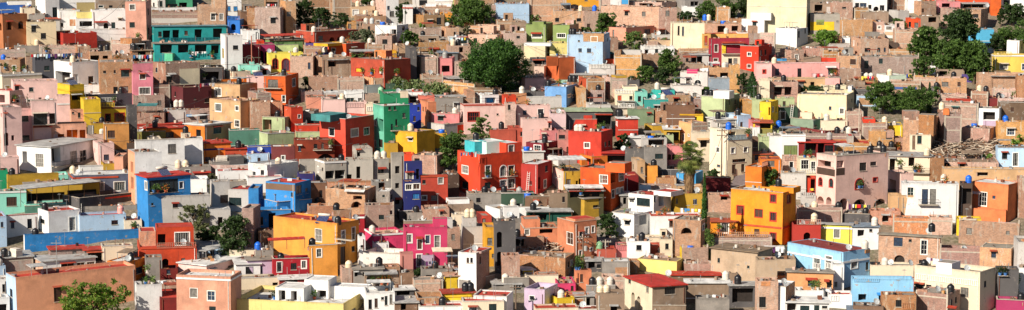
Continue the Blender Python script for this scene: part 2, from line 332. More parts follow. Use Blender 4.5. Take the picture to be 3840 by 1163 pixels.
def dish_mesh():
    mb = MB(); m = TANK['lgrey']; n = 14; q = Matrix.Rotation(R(60), 4, 'X')
    rings = [[tuple(q @ Vector((r*math.cos(2*math.pi*i/n), r*math.sin(2*math.pi*i/n), .45*r*r))+Vector((0,0,.75))) for i in range(n)] for r in (.03,.28,.52)]
    for a in (0,1):
        for i in range(n):
            j = (i+1) % n; mb.face([rings[a][i], rings[a][j], rings[a+1][j], rings[a+1][i]], m)
    for a in (0,1):
        for i in range(n):
            j = (i+1) % n; mb.face([Vector(rings[a][j])+Vector((0,.03,0)), Vector(rings[a][i])+Vector((0,.03,0)), Vector(rings[a+1][i])+Vector((0,.03,0)), Vector(rings[a+1][j])+Vector((0,.03,0))], m)
    return mb.mesh('dish')
def dish(loc, rz, label):
    t = thing('satellite_dish', label, 'satellite dish', loc, rz, 'satellite dishes on the roofs')
    link('reflector', cached('dish', dish_mesh), t)
    def f():
        mb = MB(); mb.tube((0,.05,0),(0,.05,.72),.035,.035,STEEL,6); mb.tube((0,.0,.5),(0,-.55,.95),.02,.02,STEEL,5); mb.box(-.05,.05,-.62,-.52,.9,1.02,STEEL); return mb.mesh('mast')
    link('mast', cached('dishmast', f), t)
# ---------------------------------------------------------------- windows
def window_part(parent, x, z, w, h, style, mtx, rec, col=None, arch=False):
    """frame mesh at the face plane with a pane set back in the opening; mtx maps face space (x, outward -y, z) to the thing"""
    vr = rng.randrange(3); key = (style, round(w*8), round(h*8), arch, vr)
    def f():
        mb = MB(); fr = {'w':FRAME_D, 'W':FRAME_W, 'Z':FRAME_R, 'X':FRAME_W}[style]; a, b = w/2, h/2
        if style in 'WXZ':
            t = (.13, .08, .16)[vr]; o = -.05
            if not arch:
                for q in ((-a-t, a+t, o, .02, b, b+t), (-a-t, a+t, o, .02, -b-t, -b), (-a-t, -a, o, .02, -b, b), (a, a+t, o, .02, -b, b)): mb.box(*q, fr)
            else:
                for q in ((-a-t, -a, o, .02, -b, b-a), (a, a+t, o, .02, -b, b-a), (-a-t, a+t, o, .02, -b-t, -b)): mb.box(*q, fr)
                n = 8
                for i in range(n):
                    t0, t1 = math.pi*i/n, math.pi*(i+1)/n
                    P = [(r*math.cos(tt), y, b-a+r*math.sin(tt)) for y in (o, .02) for r in (a, a+t) for tt in (t0, t1)]
                    mb.face([P[0],P[1],P[3],P[2]], fr); mb.face([P[2],P[3],P[7],P[6]], fr); mb.face([P[0],P[4],P[5],P[1]], fr)
        else:
            mb.box(-a-.06, a+.06, -.08, .02, -b-.08, -b, CONC)
        s = .035; y0, y1 = rec-.07, rec-.03
        mb.box(-a, -a+s*1.6, y0, y1, -b, b, fr); mb.box(a-s*1.6, a, y0, y1, -b, b, fr); mb.box(-a+s*1.6, a-s*1.6, y0, y1, b-s*1.6, b, fr); mb.box(-a+s*1.6, a-s*1.6, y0, y1, -b, -b+s*1.6, fr)
        k = max(1, round(w/(.5, .9, .3)[vr]))
        for i in range(1, k): xx = -a+w*i/k; mb.box(xx-s/2, xx+s/2, y0, y1, -b+s*1.6, b-s*1.6, fr)
        k = max(1, round(h/(.75, 1.2, 5)[vr]))
        for i in range(1, k): zz = -b+h*i/k; mb.box(-a+s*1.6, a-s*1.6, y0+.041, y1+.006, zz-s/2, zz+s/2, fr)
        return mb.mesh('window')
    me = cached(key, f)
    o = link('window' if h < 1.8*w or h < 1.9 else 'balcony_door', me, parent); o.matrix_local = mtx @ Matrix.Translation((x, 0, z))
    g = rng.random(); gi = 0 if g < .42 else 1 if g < .56 else 2 if g < .70 else 3 if g < .84 else 4
    m = wallmat(col) if col else GLASS[gi]
    pk = ('pane', round(w*8), round(h*8), m.name)
    pm = cached(pk, lambda: (lambda b: (b.box(-w/2, w/2, rec-.02, rec, -h/2, h/2, m), b)[1])(MB()).mesh('pane'))
    link('pane', pm, o)
def cut_face(mb, Wd, z0, z1, holes, mtx, m):
    """wall face in the plane y=0 of mtx space with rectangular or arched openings: (x0,x1,za,zb,depth,arch,backmat)"""
    xs = sorted({0, Wd, *[h[0] for h in holes], *[h[1] for h in holes]}); zs = sorted({z0, z1, *[h[2] for h in holes], *[h[3] for h in holes]})
    T = lambda x, y, z: tuple(mtx @ Vector((x, y, z)))
    for i in range(len(xs)-1):
        for j in range(len(zs)-1):
            cx, cz = (xs[i]+xs[i+1])/2, (zs[j]+zs[j+1])/2
            if any(h[0] < cx < h[1] and h[2] < cz < h[3] for h in holes): continue
            mb.face([T(xs[i],0,zs[j]), T(xs[i+1],0,zs[j]), T(xs[i+1],0,zs[j+1]), T(xs[i],0,zs[j+1])], m)
    for x0, x1, a, b, d, arch, bm in holes:
        mb.face([T(x0,0,a), T(x1,0,a), T(x1,d,a), T(x0,d,a)], m); mb.face([T(x0,d,b), T(x1,d,b), T(x1,0,b), T(x0,0,b)], m)
        mb.face([T(x0,0,a), T(x0,d,a), T(x0,d,b), T(x0,0,b)], m); mb.face([T(x1,d,a), T(x1,0,a), T(x1,0,b), T(x1,d,b)], m)
        mb.face([T(x0,d,a), T(x1,d,a), T(x1,d,b), T(x0,d,b)], bm)
        if arch:
            c = (x0+x1)/2; r = (x1-x0)/2; zc = b-min(r, b-a); ry = b-zc; n = 6
            for sgn in (-1, 1):
                for i in range(n):
                    t0, t1 = math.pi/2*i/n, math.pi/2*(i+1)/n
                    p = [(c+sgn*r*math.cos(t0), zc+ry*math.sin(t0)), (c+sgn*r*math.cos(t1), zc+ry*math.sin(t1))]
                    mb.face([T(p[0][0],-.002,p[0][1]), T(p[1][0],-.002,p[1][1]), T(c+sgn*(r+.0),-.002,b) if False else T(p[1][0],-.002,b), T(p[0][0],-.002,b)], m)
                    mb.face([T(p[0][0],-.002,p[0][1]), T(p[1][0],-.002,p[1][1]), T(p[1][0],d*.9,p[1][1]), T(p[0][0],d*.9,p[0][1])], m)
NAMES = {'wall':'garden_wall','walls':'garden_wall','parapet':'parapet_wall','shed':'shed','hut':'hut','shack':'shack','room':'rooftop_room','block':'building_block','building':'building','terrace':'terrace_house','wing':'house_wing','tower':'tower_house','patio':'patio_shelter','strip':'row_house','fence':'yard_fence','ruin':'ruined_house','kitchen':'outdoor_kitchen'}
PREP = set('with above below beside behind under beneath over in on at between before by of near through from to along joined holding roofed topped crowded hung painted beyond around carrying against against edged draped overgrown left right continuing touching next marked'.split())
def kindname(lbl, brick):
    ws = []
    for x in lbl.split():
        if x in PREP and ws: break
        ws.append(x)
    for x in reversed(ws):
        if x in ('house','storey','front'): return 'brick_house' if brick else 'painted_house'
        if x in NAMES: return NAMES[x]
    for x in lbl.split():
        if x in NAMES: return NAMES[x]
    return 'brick_house' if brick else 'painted_house'
# ---------------------------------------------------------------- houses
TS = 780.0/388.0
OPTRE = None
WARN = []
def num(t): return [float(q) for q in t.split(',')]
def volume(parent, Wd, D, z0, z1, par, wm, sm, rm, slab, fholes, lholes, name, origin=(0,0), roofname='roof', flip=False):
    ox, oy = origin
    M1 = Matrix.Translation((ox, oy, 0)); ML = Matrix.Translation((ox, oy+D, 0)) @ Matrix.Rotation(-math.pi/2, 4, 'Z')
    mb = MB(); zt = z1-(0.16 if slab else 0)
    cut_face(mb, Wd, z0, zt, fholes, M1, wm)
    if flip: ML = Matrix.Translation((ox+Wd, oy, 0)) @ Matrix.Rotation(math.pi/2, 4, 'Z')
    cut_face(mb, D, z0, zt, lholes, ML, sm)
    T = lambda x, y, z: (ox+x, oy+y, z)
    xo = 0 if flip else Wd
    mb.face([T(xo,0,z0), T(xo,D,z0), T(xo,D,zt), T(xo,0,zt)], sm)
    mb.face([T(Wd,D,z0), T(0,D,z0), T(0,D,zt), T(Wd,D,zt)], wm)
    rb = MB()
    if slab:
        e = .28; rb.box(ox-e, ox+Wd+e, oy-e, oy+D+e, zt, z1, rm)
        mb.face([T(0,0,zt-.002), T(Wd,0,zt-.002), T(Wd,D,zt-.002), T(0,D,zt-.002)], wm)
    else:
        t = .18 if min(Wd, D) > 1 else min(Wd, D)*.3; zr = z1-par
        O = [(0,0),(Wd,0),(Wd,D),(0,D)]; I = [(t,t),(Wd-t,t),(Wd-t,D-t),(t,D-t)]
        for i in range(4):
            j = (i+1) % 4
            mb.face([T(*O[i],zt), T(*O[j],zt), T(*I[j],zt), T(*I[i],zt)], CAPM if par > .25 and rng.random() < 0 else wm)
            mb.face([T(*I[i],zt), T(*I[j],zt), T(*I[j],zr), T(*I[i],zr)], wm)
        rb.face([T(*I[0],zr), T(*I[1],zr), T(*I[2],zr), T(*I[3],zr)], rm)
    body = mb.obj(name, parent)
    if roofname: rb.obj(roofname, parent)
    return body
CAPM = None
def clutter(parent, Wd, D, zr, seed, dense):
    r = random.Random(seed); mb = MB(); n = int(dense*(2+Wd*D/14)); n = min(n, 34)
    ms = [wallmat('brick3'), wallmat('brick2'), CONC, WOOD, STEEL, wallmat('white'), wallmat('rubble'), RUST, wallmat('brown')]
    if Wd < 1.6 or D < 1.6: return
    for i in range(n):
        x, y = r.uniform(.6, Wd-.6), r.uniform(.5, D-.5); k = r.random(); a = r.uniform(0, 3.1); M = Matrix.Translation((x, y, zr)) @ Matrix.Rotation(a, 4, 'Z')
        if k < .45: s = r.uniform(.12, .5); mb.box(-s, s, -s*.6, s*.6, 0, r.uniform(.12, .55), r.choice(ms), M)
        elif k < .7:
            l = r.uniform(.6, 1.4); mb.box(-l, l, -.06, .06, .02, .08, r.choice(ms), M @ Matrix.Rotation(r.uniform(0, .5), 4, 'Y'))
        elif k < .85: mb.tube((x, y, zr), (x, y, zr+r.uniform(.5, 1.5)), .04, .04, r.choice([STEEL, RUST]), 5)
        else:
            mb.tube((x, y, zr), (x, y, zr+.5), .25, .25, r.choice([TANK['white'], TANK['grey'], RUST, TANK['grey'], TANK['black'], WOOD]), 8)
    o = mb.obj('rooftop_clutter', parent)
    if o: o['kind'] = 'stuff'
def canopy(parent, x0, x1, y0, y1, z, zr, rm, tilt=.25, posts=True, name='canopy'):
    mb = MB(); n = max(2, int((x1-x0)/.5))
    a = math.atan2(tilt, y1-y0)
    P = lambda x, y, dz: (x, y, z+(y-y0)/(y1-y0)*tilt+dz)
    for i in range(n):
        xa, xb = x0+(x1-x0)*i/n, x0+(x1-x0)*(i+1)/n; h = .03 if i % 2 else 0.0
        mb.face([P(xa,y0,.05+h), P(xb,y0,.05+.03-h), P(xb,y1,.05+.03-h), P(xa,y1,.05+h)], rm)
    mb.box(x0, x1, y0, y1, z-.04, z+.02, rm, Matrix.Translation((0,y0,z)) @ Matrix.Rotation(a, 4, 'X') @ Matrix.Translation((0,-y0,-z)))
    o = mb.obj(name, parent)
    if posts and z > zr+.4:
        k = max(2, int((x1-x0)/3)+1)
        for i in range(k):
            pb = MB(); x = x0+.1+(x1-x0-.2)*i/(k-1); pb.tube((x, y0+.1, zr), (x, y0+.1, z-.02), .05, .05, WOOD if name == 'canopy' else STEEL, 6); pb.obj('post', parent)
def railing(parent, x0, x1, y, z, h, m, mtx=None, mass=False, name='railing'):
    mb = MB(); M = mtx if mtx is not None else Matrix()
    mb.box(x0, x1, y-.05, y+.03, z+h-.07, z+h, m, M); mb.box(x0, x1, y-.05, y+.03, z, z+.06, m, M)
    n = max(2, min(90, int((x1-x0)/(.32 if mass else .18)))); wd = .055 if mass else .016
    for i in range(n+1):
        x = x0+wd+(x1-x0-2*wd)*i/n; mb.box(x-wd, x+wd, y-.04, y+.02, z+.06, z+h-.07, m, M)
    mb.obj(name, parent)
def laundry(x0, x1, y, z, zr, parent_loc, yaw, label):
    rr = random.Random(int(x0*100)+int(z*10)); t = thing('clothesline', label, 'clothesline', parent_loc, yaw)
    mb = MB(); mb.tube((x0,y,zr),(x0,y,z+.05),.03,.03,STEEL,5); mb.tube((x1,y,zr),(x1,y,z+.05),.03,.03,STEEL,5); mb.tube((x0,y,z),(x1,y,z),.012,.012,STEEL,4,False); mb.obj('line', t)
    x = x0+.1
    while x < x1-.3:
        wd = rr.uniform(.25, .7); h = rr.uniform(.4, 1.0); mb = MB(); m = rr.choice(CLOTH); n = 4
        for i in range(n):
            xa, xb = x+wd*i/n, x+wd*(i+1)/n; ya, yb = .04*math.sin(i*2), .04*math.sin(i*2+2)
            mb.face([(xa,y+ya,z-h),(xb,y+yb,z-h),(xb,y,z),(xa,y,z)], m)
        mb.obj('garment', t); x += wd+rr.uniform(.02, .25)
HOUSES = []
RECTS = []
def depth_limit(label, D, cornered):
    me = next(q for q in RECTS if q[4] == label); x0, x1, yt, yb = me[:4]; cov = 0; vis = 0
    for q in RECTS:
        if q is me or q[2] >= yt-6 or not (yt-28 <= q[3] < yb-3): continue
        ov = min(x1, q[1])-max(x0, q[0])
        if ov > 0: cov += ov; vis += ov*max(0, yt-q[3])
    if cov < .45*(x1-x0): return D
    d = ray(960, yt); sc_ = FPX/ground(960, yb).y; lim = (vis/cov+4)/sc_/max(.03, -d.z/d.y)
    return min(D, max(5.5 if cornered else 3.2, lim))
def house(line, ox, oy, idx):
    spec, label = [q.strip() for q in line.split('|')]
    tk = spec.split(); x0, x1, yt, yb = [float(q) for q in tk[:4]]; col = tk[4]; opts = tk[5:]
    label = label.strip()
    X = lambda x: ox+x/TS
    Y = lambda y: oy+y/TS
    c = None; D = 7.0; side = None; front = None; roof = 'grey'; par = .35; vols = []; items = []
    for o in opts:
        k = o[0]; rest = o[1:]
        if k == 'c' and rest.replace('-','').isdigit(): c = float(rest)
        elif k == 'D' and rest.replace('.','').isdigit(): D = float(rest)
        elif k == 'k': side = rest
        elif k == 'f' and not rest[0].isdigit(): front = rest
        elif k == 'r': roof = rest
        elif k == 'p': par = float(rest)
        else: items.append(o)
    if front: side = side or col; colf = front
    else: colf = col
    hasc0 = c is not None and c-x0 > 5 and x1-c > 5
    flip = hasc0 and (x1-c) < (c-x0)
    if flip:
        kk = side; side = front or col; colf = kk or col
        front = None if side == col else side
        if side in ('darkred','redb','redbb','tanb','darkredx','ochre','crimsonr','mustardd','fredb','brickd','brickg','greyd','bluew','roseblank'): side = colf if side != 'greyd' else 'greyd'
    side = side or colf
    al = {'fdarkred':'brickred','darkred':None}
    if not flip and front in ('darkred','redb','redbb','tanb','darkredx','ochre','crimsonr') and col in ('brickred','brightred','red','redorangeb','tan','amber','vermilion','pinkb'): colf = col; side = col
    if not flip and (front == 'brickd' or front == 'brickg'): colf = col if col in BRICKS else 'brick'
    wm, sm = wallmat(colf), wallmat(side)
    rm = wallmat('brick2') if roof == 'brick' else roofmat(roof)
    hasc = c is not None and c-x0 > 5
    D = depth_limit(label, D, hasc)
    if hasc and x1-c <= 5: hasc = False
    yb += 14 if oy < 300 else 20
    cx = c if hasc else x0
    X0, XC, X1 = X(x0), X(cx), X(x1)
    P = ground(XC if hasc else (X0+X1)/2, Y(yb))
    # corner point at that distance
    def at_px(px, P):                                # horizontal point on the column px, same forward depth
        Fd = P.y*CP-P.z*SP; return Vector(((px-W0/2)/FPX*Fd, P.y, P.z))
    P = at_px(XC, P)
    e = Vector((P.x+(X1-XC)/2/FPX*P.y if not hasc else P.x, P.y, 0)).normalized(); r = Vector((e.y, -e.x, 0))
    ztop = z_on_vertical(P, Y(yt))
    def solve(dirv, px):                             # t so that P + t*dir projects on the column px
        u = (px-W0/2)/FPX; z = ztop
        den = dirv.x-u*dirv.y*CP
        return (u*(P.y*CP-z*SP)-P.x)/den if abs(den) > 1e-9 else 0
    def dirs(th): return (r*math.cos(th)+e*math.sin(th)).normalized(), (e*math.cos(th)-r*math.sin(th)).normalized()
    if flip:
        best = None
        for k in range(6, 50, 2):
            a, b = dirs(-R(k)); wb = solve(b, X1)
            if wb <= 0: continue
            if best is None or abs(wb-D) < best[0]: best = (abs(wb-D), k, wb)
        if best is None: best = (0, 12, D)
        a, b = dirs(-R(best[1])); wb = min(max(best[2], 1.2), 22); wa = -solve(a, X0)
        P = P-a*wa
    elif hasc:
        best = None
        for k in range(8, 52, 2):
            a, b = dirs(R(k)); wb = solve(b, X0)
            if best is None or abs(wb-D) < best[0]: best = (abs(wb-D), k, wb)
        th = R(best[1]); a, b = dirs(th); wb = min(max(best[2], 1.2), 22)
    else:
        th = R(4.0+rng.uniform(-2, 3)); a, b = dirs(th); wb = D
        if D > 6: wb = D*rng.uniform(.85, 1.1)
    if not flip: wa = solve(a, X1)
    if not (0.4 < wa < 60): WARN.append((label, 'wa', round(wa, 1))); wa = min(max(wa, .6), 40)
    yaw = math.atan2(a.y, a.x)
    gmin = min(gz0(q.x, q.y) for q in (P, P+a*wa, P+b*wb, P+a*wa+b*wb))
    if ztop-gz0(P.x, P.y) < 1.2: WARN.append((label, 'low', round(ztop-gz0(P.x, P.y), 2)))
    base = gmin-1.2
    t = thing(kindname(label, colf in BRICKS), label, 'house', (P.x, P.y, base), yaw)
    nm = t.name.split('.')[0]
    t['category'] = {'brick_house':'house','painted_house':'house','tower_house':'house'}.get(nm, nm.replace('_', ' '))
    ez = Vector((0,0,1)); Mi = (Matrix.Translation((P.x, P.y, base)) @ Matrix.Rotation(yaw, 4, 'Z')).inverted()
    C0 = Mi @ Vector((0,0,0)); Rm = Mi.to_3x3()
    H = ztop-base; slab = par == 0; zr = H-(0 if slab else par)
    def onface(px, py, face='f', y=0.0):             # local hit on the front (y=const) or left (x=const) plane
        d = Rm @ ray(X(px), Y(py))
        if face == 'f': s = (y-C0.y)/d.y
        else: s = ((wa if flip else 0.0)-C0.x)/d.x
        return C0+d*s
    def onroof(px, py, z=None):
        d = Rm @ ray(X(px), Y(py)); s = ((zr if z is None else z)-C0.z)/d.z; return C0+d*s
    MF = Matrix(); ML = Matrix.Translation((0, wb, 0)) @ Matrix.Rotation(-math.pi/2, 4, 'Z')
    if flip: ML = Matrix.Translation((wa, 0, 0)) @ Matrix.Rotation(math.pi/2, 4, 'Z')
    isside = lambda px: hasc and (px > cx if flip else px < cx)
    sidec = lambda yy: yy if flip else wb-yy
    # upper volumes first
    uppers = []
    for it in items:
        if it[0] == 'U':
            q = it[1:].split(','); ux0, ux1, uyt, uyb = map(float, q[:4]); uc = q[4]
            pr = onroof((ux0+ux1)/2, uyb); qd = pr.y
            if qd < .4 or qd > 60: qd = -.03
            qd = min(qd, max(wb-1.5, 0.5)) if qd > 0 else qd
            A, B_ = onface(ux0, uyb, 'f', qd), onface(ux1, uyb, 'f', qd); tz = onface((ux0+ux1)/2, uyt, 'f', qd).z
            zb = zr-.02 if qd > 0 else A.z
            if tz-zb < .15: continue
            dd = min(5.0, max(2.0, wb-qd-.1)) if qd > 0 else (3.0 if tz > H+.3 else .09)
            uppers.append((A.x, B_.x, zb, tz, qd, dd, uc, (ux0, ux1, uyt, uyb)))
    fh, lh, uh = [], [], [[] for _ in uppers]
    wins = []
    def clash(hs, n): return any(not (n[1] <= h[0]-.02 or n[0] >= h[1]+.02 or n[3] <= h[2]-.02 or n[2] >= h[3]+.02) for h in hs)
    for it in items:
        k = it[0]
        if k not in 'wWXZdov' or not (it[1].isdigit() or it[1] in 'vV-'): continue
        body = it[1:]; arch = k == 'v'
        if body[0] in 'vV': arch = True; body = body[1:]
        q = body.split(','); px, py = float(q[0]), float(q[1]); pw = float(q[2]) if len(q) > 2 else 30; ph = float(q[3]) if len(q) > 3 else 38
        wc = q[4] if len(q) > 4 else None
        ui = None
        for i, u in enumerate(uppers):
            b4 = u[7]
            if b4[0]-2 <= px <= b4[1]+2 and b4[2]-4 <= py <= b4[3]+6 and u[4] > 0: ui = i
        if ui is not None: face, pl = 'f', uppers[ui][4]
        else: face, pl = ('l', 0.0) if isside(px) else ('f', 0.0)
        A, B_ = onface(px-pw/2, py, face, pl), onface(px+pw/2, py, face, pl); mid = onface(px, py, face, pl); zt_, zb_ = onface(px, py-ph/2, face, pl).z, onface(px, py+ph/2, face, pl).z
        if face == 'f':
            sa, sb = sorted((A.x, B_.x)); lim = (0, wa) if ui is None else (uppers[ui][0], uppers[ui][1])
            lo, hi = (0, H) if ui is None else (uppers[ui][2], uppers[ui][3])
        else: sa, sb = sorted((sidec(A.y), sidec(B_.y))); lim = (0, wb); lo, hi = 0, H
        wmin = .45
        if sb-sa < wmin: m_ = (sa+sb)/2; sa, sb = m_-wmin/2, m_+wmin/2
        if sb-sa > 2.2 and face == 'l' and k != 'o': m_ = (sa+sb)/2; sa, sb = m_-1.1, m_+1.1
        sa, sb = max(sa, lim[0]+.12), min(sb, lim[1]-.12); za, zb2 = max(zb_, lo+.1), min(zt_, hi-.18)
        if sb-sa < .3 or zb2-za < .25: continue
        deep = .16
        if k == 'o' or (k == 'v' and (pw > 45 or not it[1:2] in 'W') and pw*ph > 900): deep = min(1.6, (wb if ui is None else uppers[ui][5])*.3)
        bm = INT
        if k == 'o' and wc and wc != 'glass': bm = wallmat(wc)
        hs = fh if (face == 'f' and ui is None) else lh if face == 'l' else uh[ui]
        if ui is not None: sa -= uppers[ui][0]; sb -= uppers[ui][0]
        hole = (sa, sb, za, zb2, deep+.004, arch, bm)
        if clash(hs, hole): continue
        hs.append(hole)
        st = 'w' if k in 'dov' else k
        if deep < .3 or wc == 'glass':
            mt = (MF if ui is None else Matrix.Translation((uppers[ui][0], pl, 0))) if face == 'f' else ML
            wins.append(((sa+sb)/2, (za+zb2)/2, sb-sa, zb2-za, st, mt, .14 if deep < .3 else .14, (wc if k != 'd' else 'brown'), arch and st in 'WZ'))
    nowin = any(q in label for q in ('wall', 'parapet', 'blank', 'plain', 'court', 'fence', 'gable')) or slab and H < 4
    vis = (yb-26-yt)/TS/FPX*P.y
    if not lh and hasc and wb > 3 and vis > 2.4 and 'wall' not in label and rng.random() < .55:
        for i in range(rng.choice((1, 2, 2))):
            w_, h_ = rng.choice((.6, .8, 1.0)), rng.choice((.7, 1.0, 1.2)); xm = wb*(.3+.4*i)+rng.uniform(-.3, .3); zz_ = H-par-rng.uniform(1.1, 1.5)
            hole = (xm-w_/2, xm+w_/2, zz_-h_/2, zz_+h_/2, .164, False, INT)
            if clash(lh, hole) or hole[0] < .2 or hole[1] > wb-.2 or hole[2] < .2: continue
            lh.append(hole); wins.append((xm, zz_, w_, h_, rng.choice('wwW'), ML, .14, None, False))
    if not wins and not fh and not nowin and wa > 2.6 and vis > 1.8 and not uppers and rng.random() < .95:
        n = max(1, min(5, int(wa/rng.uniform(1.9, 3.2)))); zc = H-par-rng.uniform(1.0, 1.5)
        for i in range(n*(2 if vis > 4.6 else 1)):
            if i == n: zc -= 2.6
            i = i % n
            xm = wa*(i+.5)/n+rng.uniform(-.3, .3); w_ = rng.choice((.6, .8, .9, 1.2)); h_ = rng.choice((.6, .9, 1.1, 1.7)); zz_ = zc+rng.uniform(-.1, .1)
            if rng.random() < .25: continue
            hole = (xm-w_/2, xm+w_/2, zz_-h_/2, zz_+h_/2, .164, False, INT)
            if clash(fh, hole) or hole[0] < .15 or hole[1] > wa-.15 or hole[2] < .2 or hole[3] > H-.2: continue
            fh.append(hole); wins.append((xm, zz_, w_, h_, rng.choice('wwwW'), MF, .14, None, False))
    t.rotation_euler = (R(rng.uniform(-.5, .5)), R(rng.uniform(-.8, .8)), yaw)
    name = 'wall'
    volume(t, wa, wb, 0, H, par, wm, sm, rm, slab, fh, lh, 'wall', flip=flip)
    for i, u in enumerate(uppers):
        um = wallmat(u[6]) if u[6] not in ROOFC or u[6] in PAL else roofmat(u[6])
        nmu = 'upper_storey' if u[4] > 0 else ('painted_band' if u[5] < .2 else 'parapet')
        volume(t, u[1]-u[0], u[5], u[2], u[3], .12 if u[4] > 0 else .02, um, um, rm if roof != 'rubble' else roofmat('grey'), False, uh[i], [], nmu, (u[0], u[4]), 'upper_roof' if u[4] > 0 else 'capping')
    for wv in wins: window_part(t, *wv)
    # concrete frame on bare brick
    if colf in BRICKS and H > 3 and wa > 3 and rng.random() < .75 and not fh:
        mb = MB(); e2 = .025; z = H-.02
        mb.box(-e2, .24, -e2, .02, 0, z, CONC); mb.box(wa-.24, wa+e2, -e2, .02, 0, z, CONC)
        z = H-.5
        while z > 1: mb.box(.24, wa-.24, -e2, .02, z-.22, z, CONC); z -= 2.6
        if hasc: mb.box(*((wa-.02, wa+e2) if flip else (-e2, .02)), .02, .26, 0, H-.02, CONC)
        mb.obj('concrete_frame', t)
    rr = random.Random(idx*13+5)
    if wa > 4 and wb > 4.5 and not uppers and roof in ('grey', 'rubble', 'brick', 'white', 'red', 'cement') and 'K' not in [q[0] for q in items]:
        if rr.random() < .2 and wb > 6:
            hx = rr.uniform(.3, wa-2.6); hh = rr.uniform(.9, 1.9); hy = wb-rr.uniform(2.2, 3.0)
            volume(t, rr.uniform(1.5, min(3.8, wa-hx-.2)), 1.9, zr+.003, zr+hh, .12, wallmat(rr.choice([colf, colf, 'brick2', 'whitewash', 'grey', 'brick3'])), wm, roofmat('grey'), False, [(.35, 1.0, zr+.1, zr+hh*.8, .3, False, INT)] if hh > 1.3 else [], [], 'stair_hut', (hx, hy), 'stair_hut_roof')
        elif rr.random() < .42:
            lx = rr.uniform(.2, max(.3, wa-4)); canopy(t, lx, min(wa-.2, lx+rr.uniform(2.2, 4)), wb-3.0, wb-.2, zr+rr.uniform(.9, 1.6), zr, roofmat(rr.choice(['tin', 'rubble', 'white', 'grey', 'terra', 'blueslab'])), rr.uniform(-.2, .3), True, 'lean_to_roof')
    if colf in BRICKS and wa > 4 and not slab and rr.random() < .6:          # stubs of unfinished columns and ragged courses
        mb = MB(); n = max(2, int(wa/3.2))
        for i in range(n+1):
            x = .02+(wa-.26)*i/n
            if rr.random() < .6: mb.box(x, x+.22, .02, .20, H+.002, H+rr.uniform(.25, .9), CONC)
            if rr.random() < .5 and i < n: l = (wa-.3)/n*rr.uniform(.3, .85); mb.box(x+.23, x+.23+l, .03, .17, H+.002, H+rr.uniform(.12, .4), wm)
        mb.obj('unfinished_columns', t)
    dens = {'rubble':3.4, 'dirt':1.5, 'tin':.4, 'grey':2.0, 'brick':2.2, 'white':1.3, 'red':1.0, 'redslab':.2}.get(roof, .7)
    if wb > 2 and wa > 2: clutter(t, wa, wb, zr+.003, idx, dens)
    mats = {}
    cnt = {'T':{}, 'S':[], 'P':[]}
    for it in items:
        k = it[0]
        if k == 'T': q = it[1:].split(','); cnt['T'].setdefault(q[2], []).append((float(q[0]), float(q[1])))
        if k == 'S' and it[1].isdigit(): cnt['S'].append(tuple(num(it[1:])[:2]))
        if k == 'P' and it[1].isdigit(): cnt['P'].append(tuple(num(it[1:])[:2]))
    TW = lambda p: (Mi.inverted() @ Vector(p))
    for tc, lst in cnt['T'].items():
        lst.sort(); n = len(lst)
        for i, (px, py) in enumerate(lst):
            sup = None
            for u in uppers:
                if u[4] > 0 and u[7][0] <= px <= u[7][1] and py <= u[7][3]-12: sup = u
            if sup: p = onroof(px, py, sup[3]-.1); yy = min(max(p.y, sup[4]+.6), sup[4]+sup[5]-.6); lo_, hi_ = sup[0]+.5, max(sup[0]+.6, sup[1]-.5); z = sup[3]-.11
            else: p = onroof(px, py); yy = min(max(p.y, .8), max(.9, wb-.7)); lo_, hi_ = .5, max(.6, wa-.5); z = zr+.005
            f = onface(px, py, 'f', yy); xx = min(max(f.x, lo_), hi_)
            dcol = {'box':'boxy white','ball':'round orange','bluelow':'low blue','orangebox':'boxy orange','pipe':'slim white','lgrey':'pale grey','palegreen':'pale green'}.get(tc, tc)
            zz = z
            if f.z-z > .5 and not sup: zz = z+min(.6, f.z-z)
            add_tank(TW((xx, yy, zz)), tc, ORD.get(n, ORD[5])[min(i, 4)]+dcol+' water tank on '+short(label, 10 if n > 1 else 11), 1.0 if tc != 'box' else 1.1)
    n = len(cnt['S'])
    for i, (px, py) in enumerate(sorted(cnt['S'])):
        p = onroof(px, py); yy = min(max(p.y, .3), wb-.3); f = onface(px, py, 'f', yy); xx = min(max(f.x, .2), wa-.2)
        dish(TW((xx, yy, zr)), rng.uniform(-.6, .9), ORD.get(n, ORD[5])[i]+'satellite dish on '+short(label, 11))
    n = len(cnt['P'])
    for i, (px, py) in enumerate(sorted(cnt['P'])):
        p = onroof(px, py)
        if 0.1 < p.y < wb: loc = (min(max(p.x, .3), wa-.3), p.y, zr+.003)
        else:
            f = onface(px, py, 'f', -.35)
            if f.z > H-.2: loc = (f.x, .3, H if not slab else H)
            else:
                loc = (f.x, -.3, f.z)
                mb = MB(); mb.box(f.x-.4, f.x+.4, -.5, -.01, f.z-.07, f.z-.002, CONC); mb.obj('ledge', t)
        pot_plant(TW(loc), ORD.get(n, ORD[5])[min(i, 4)]+'potted plant on '+short(label, 11), 'potted plants on terraces', 1.3)
    tn = 0
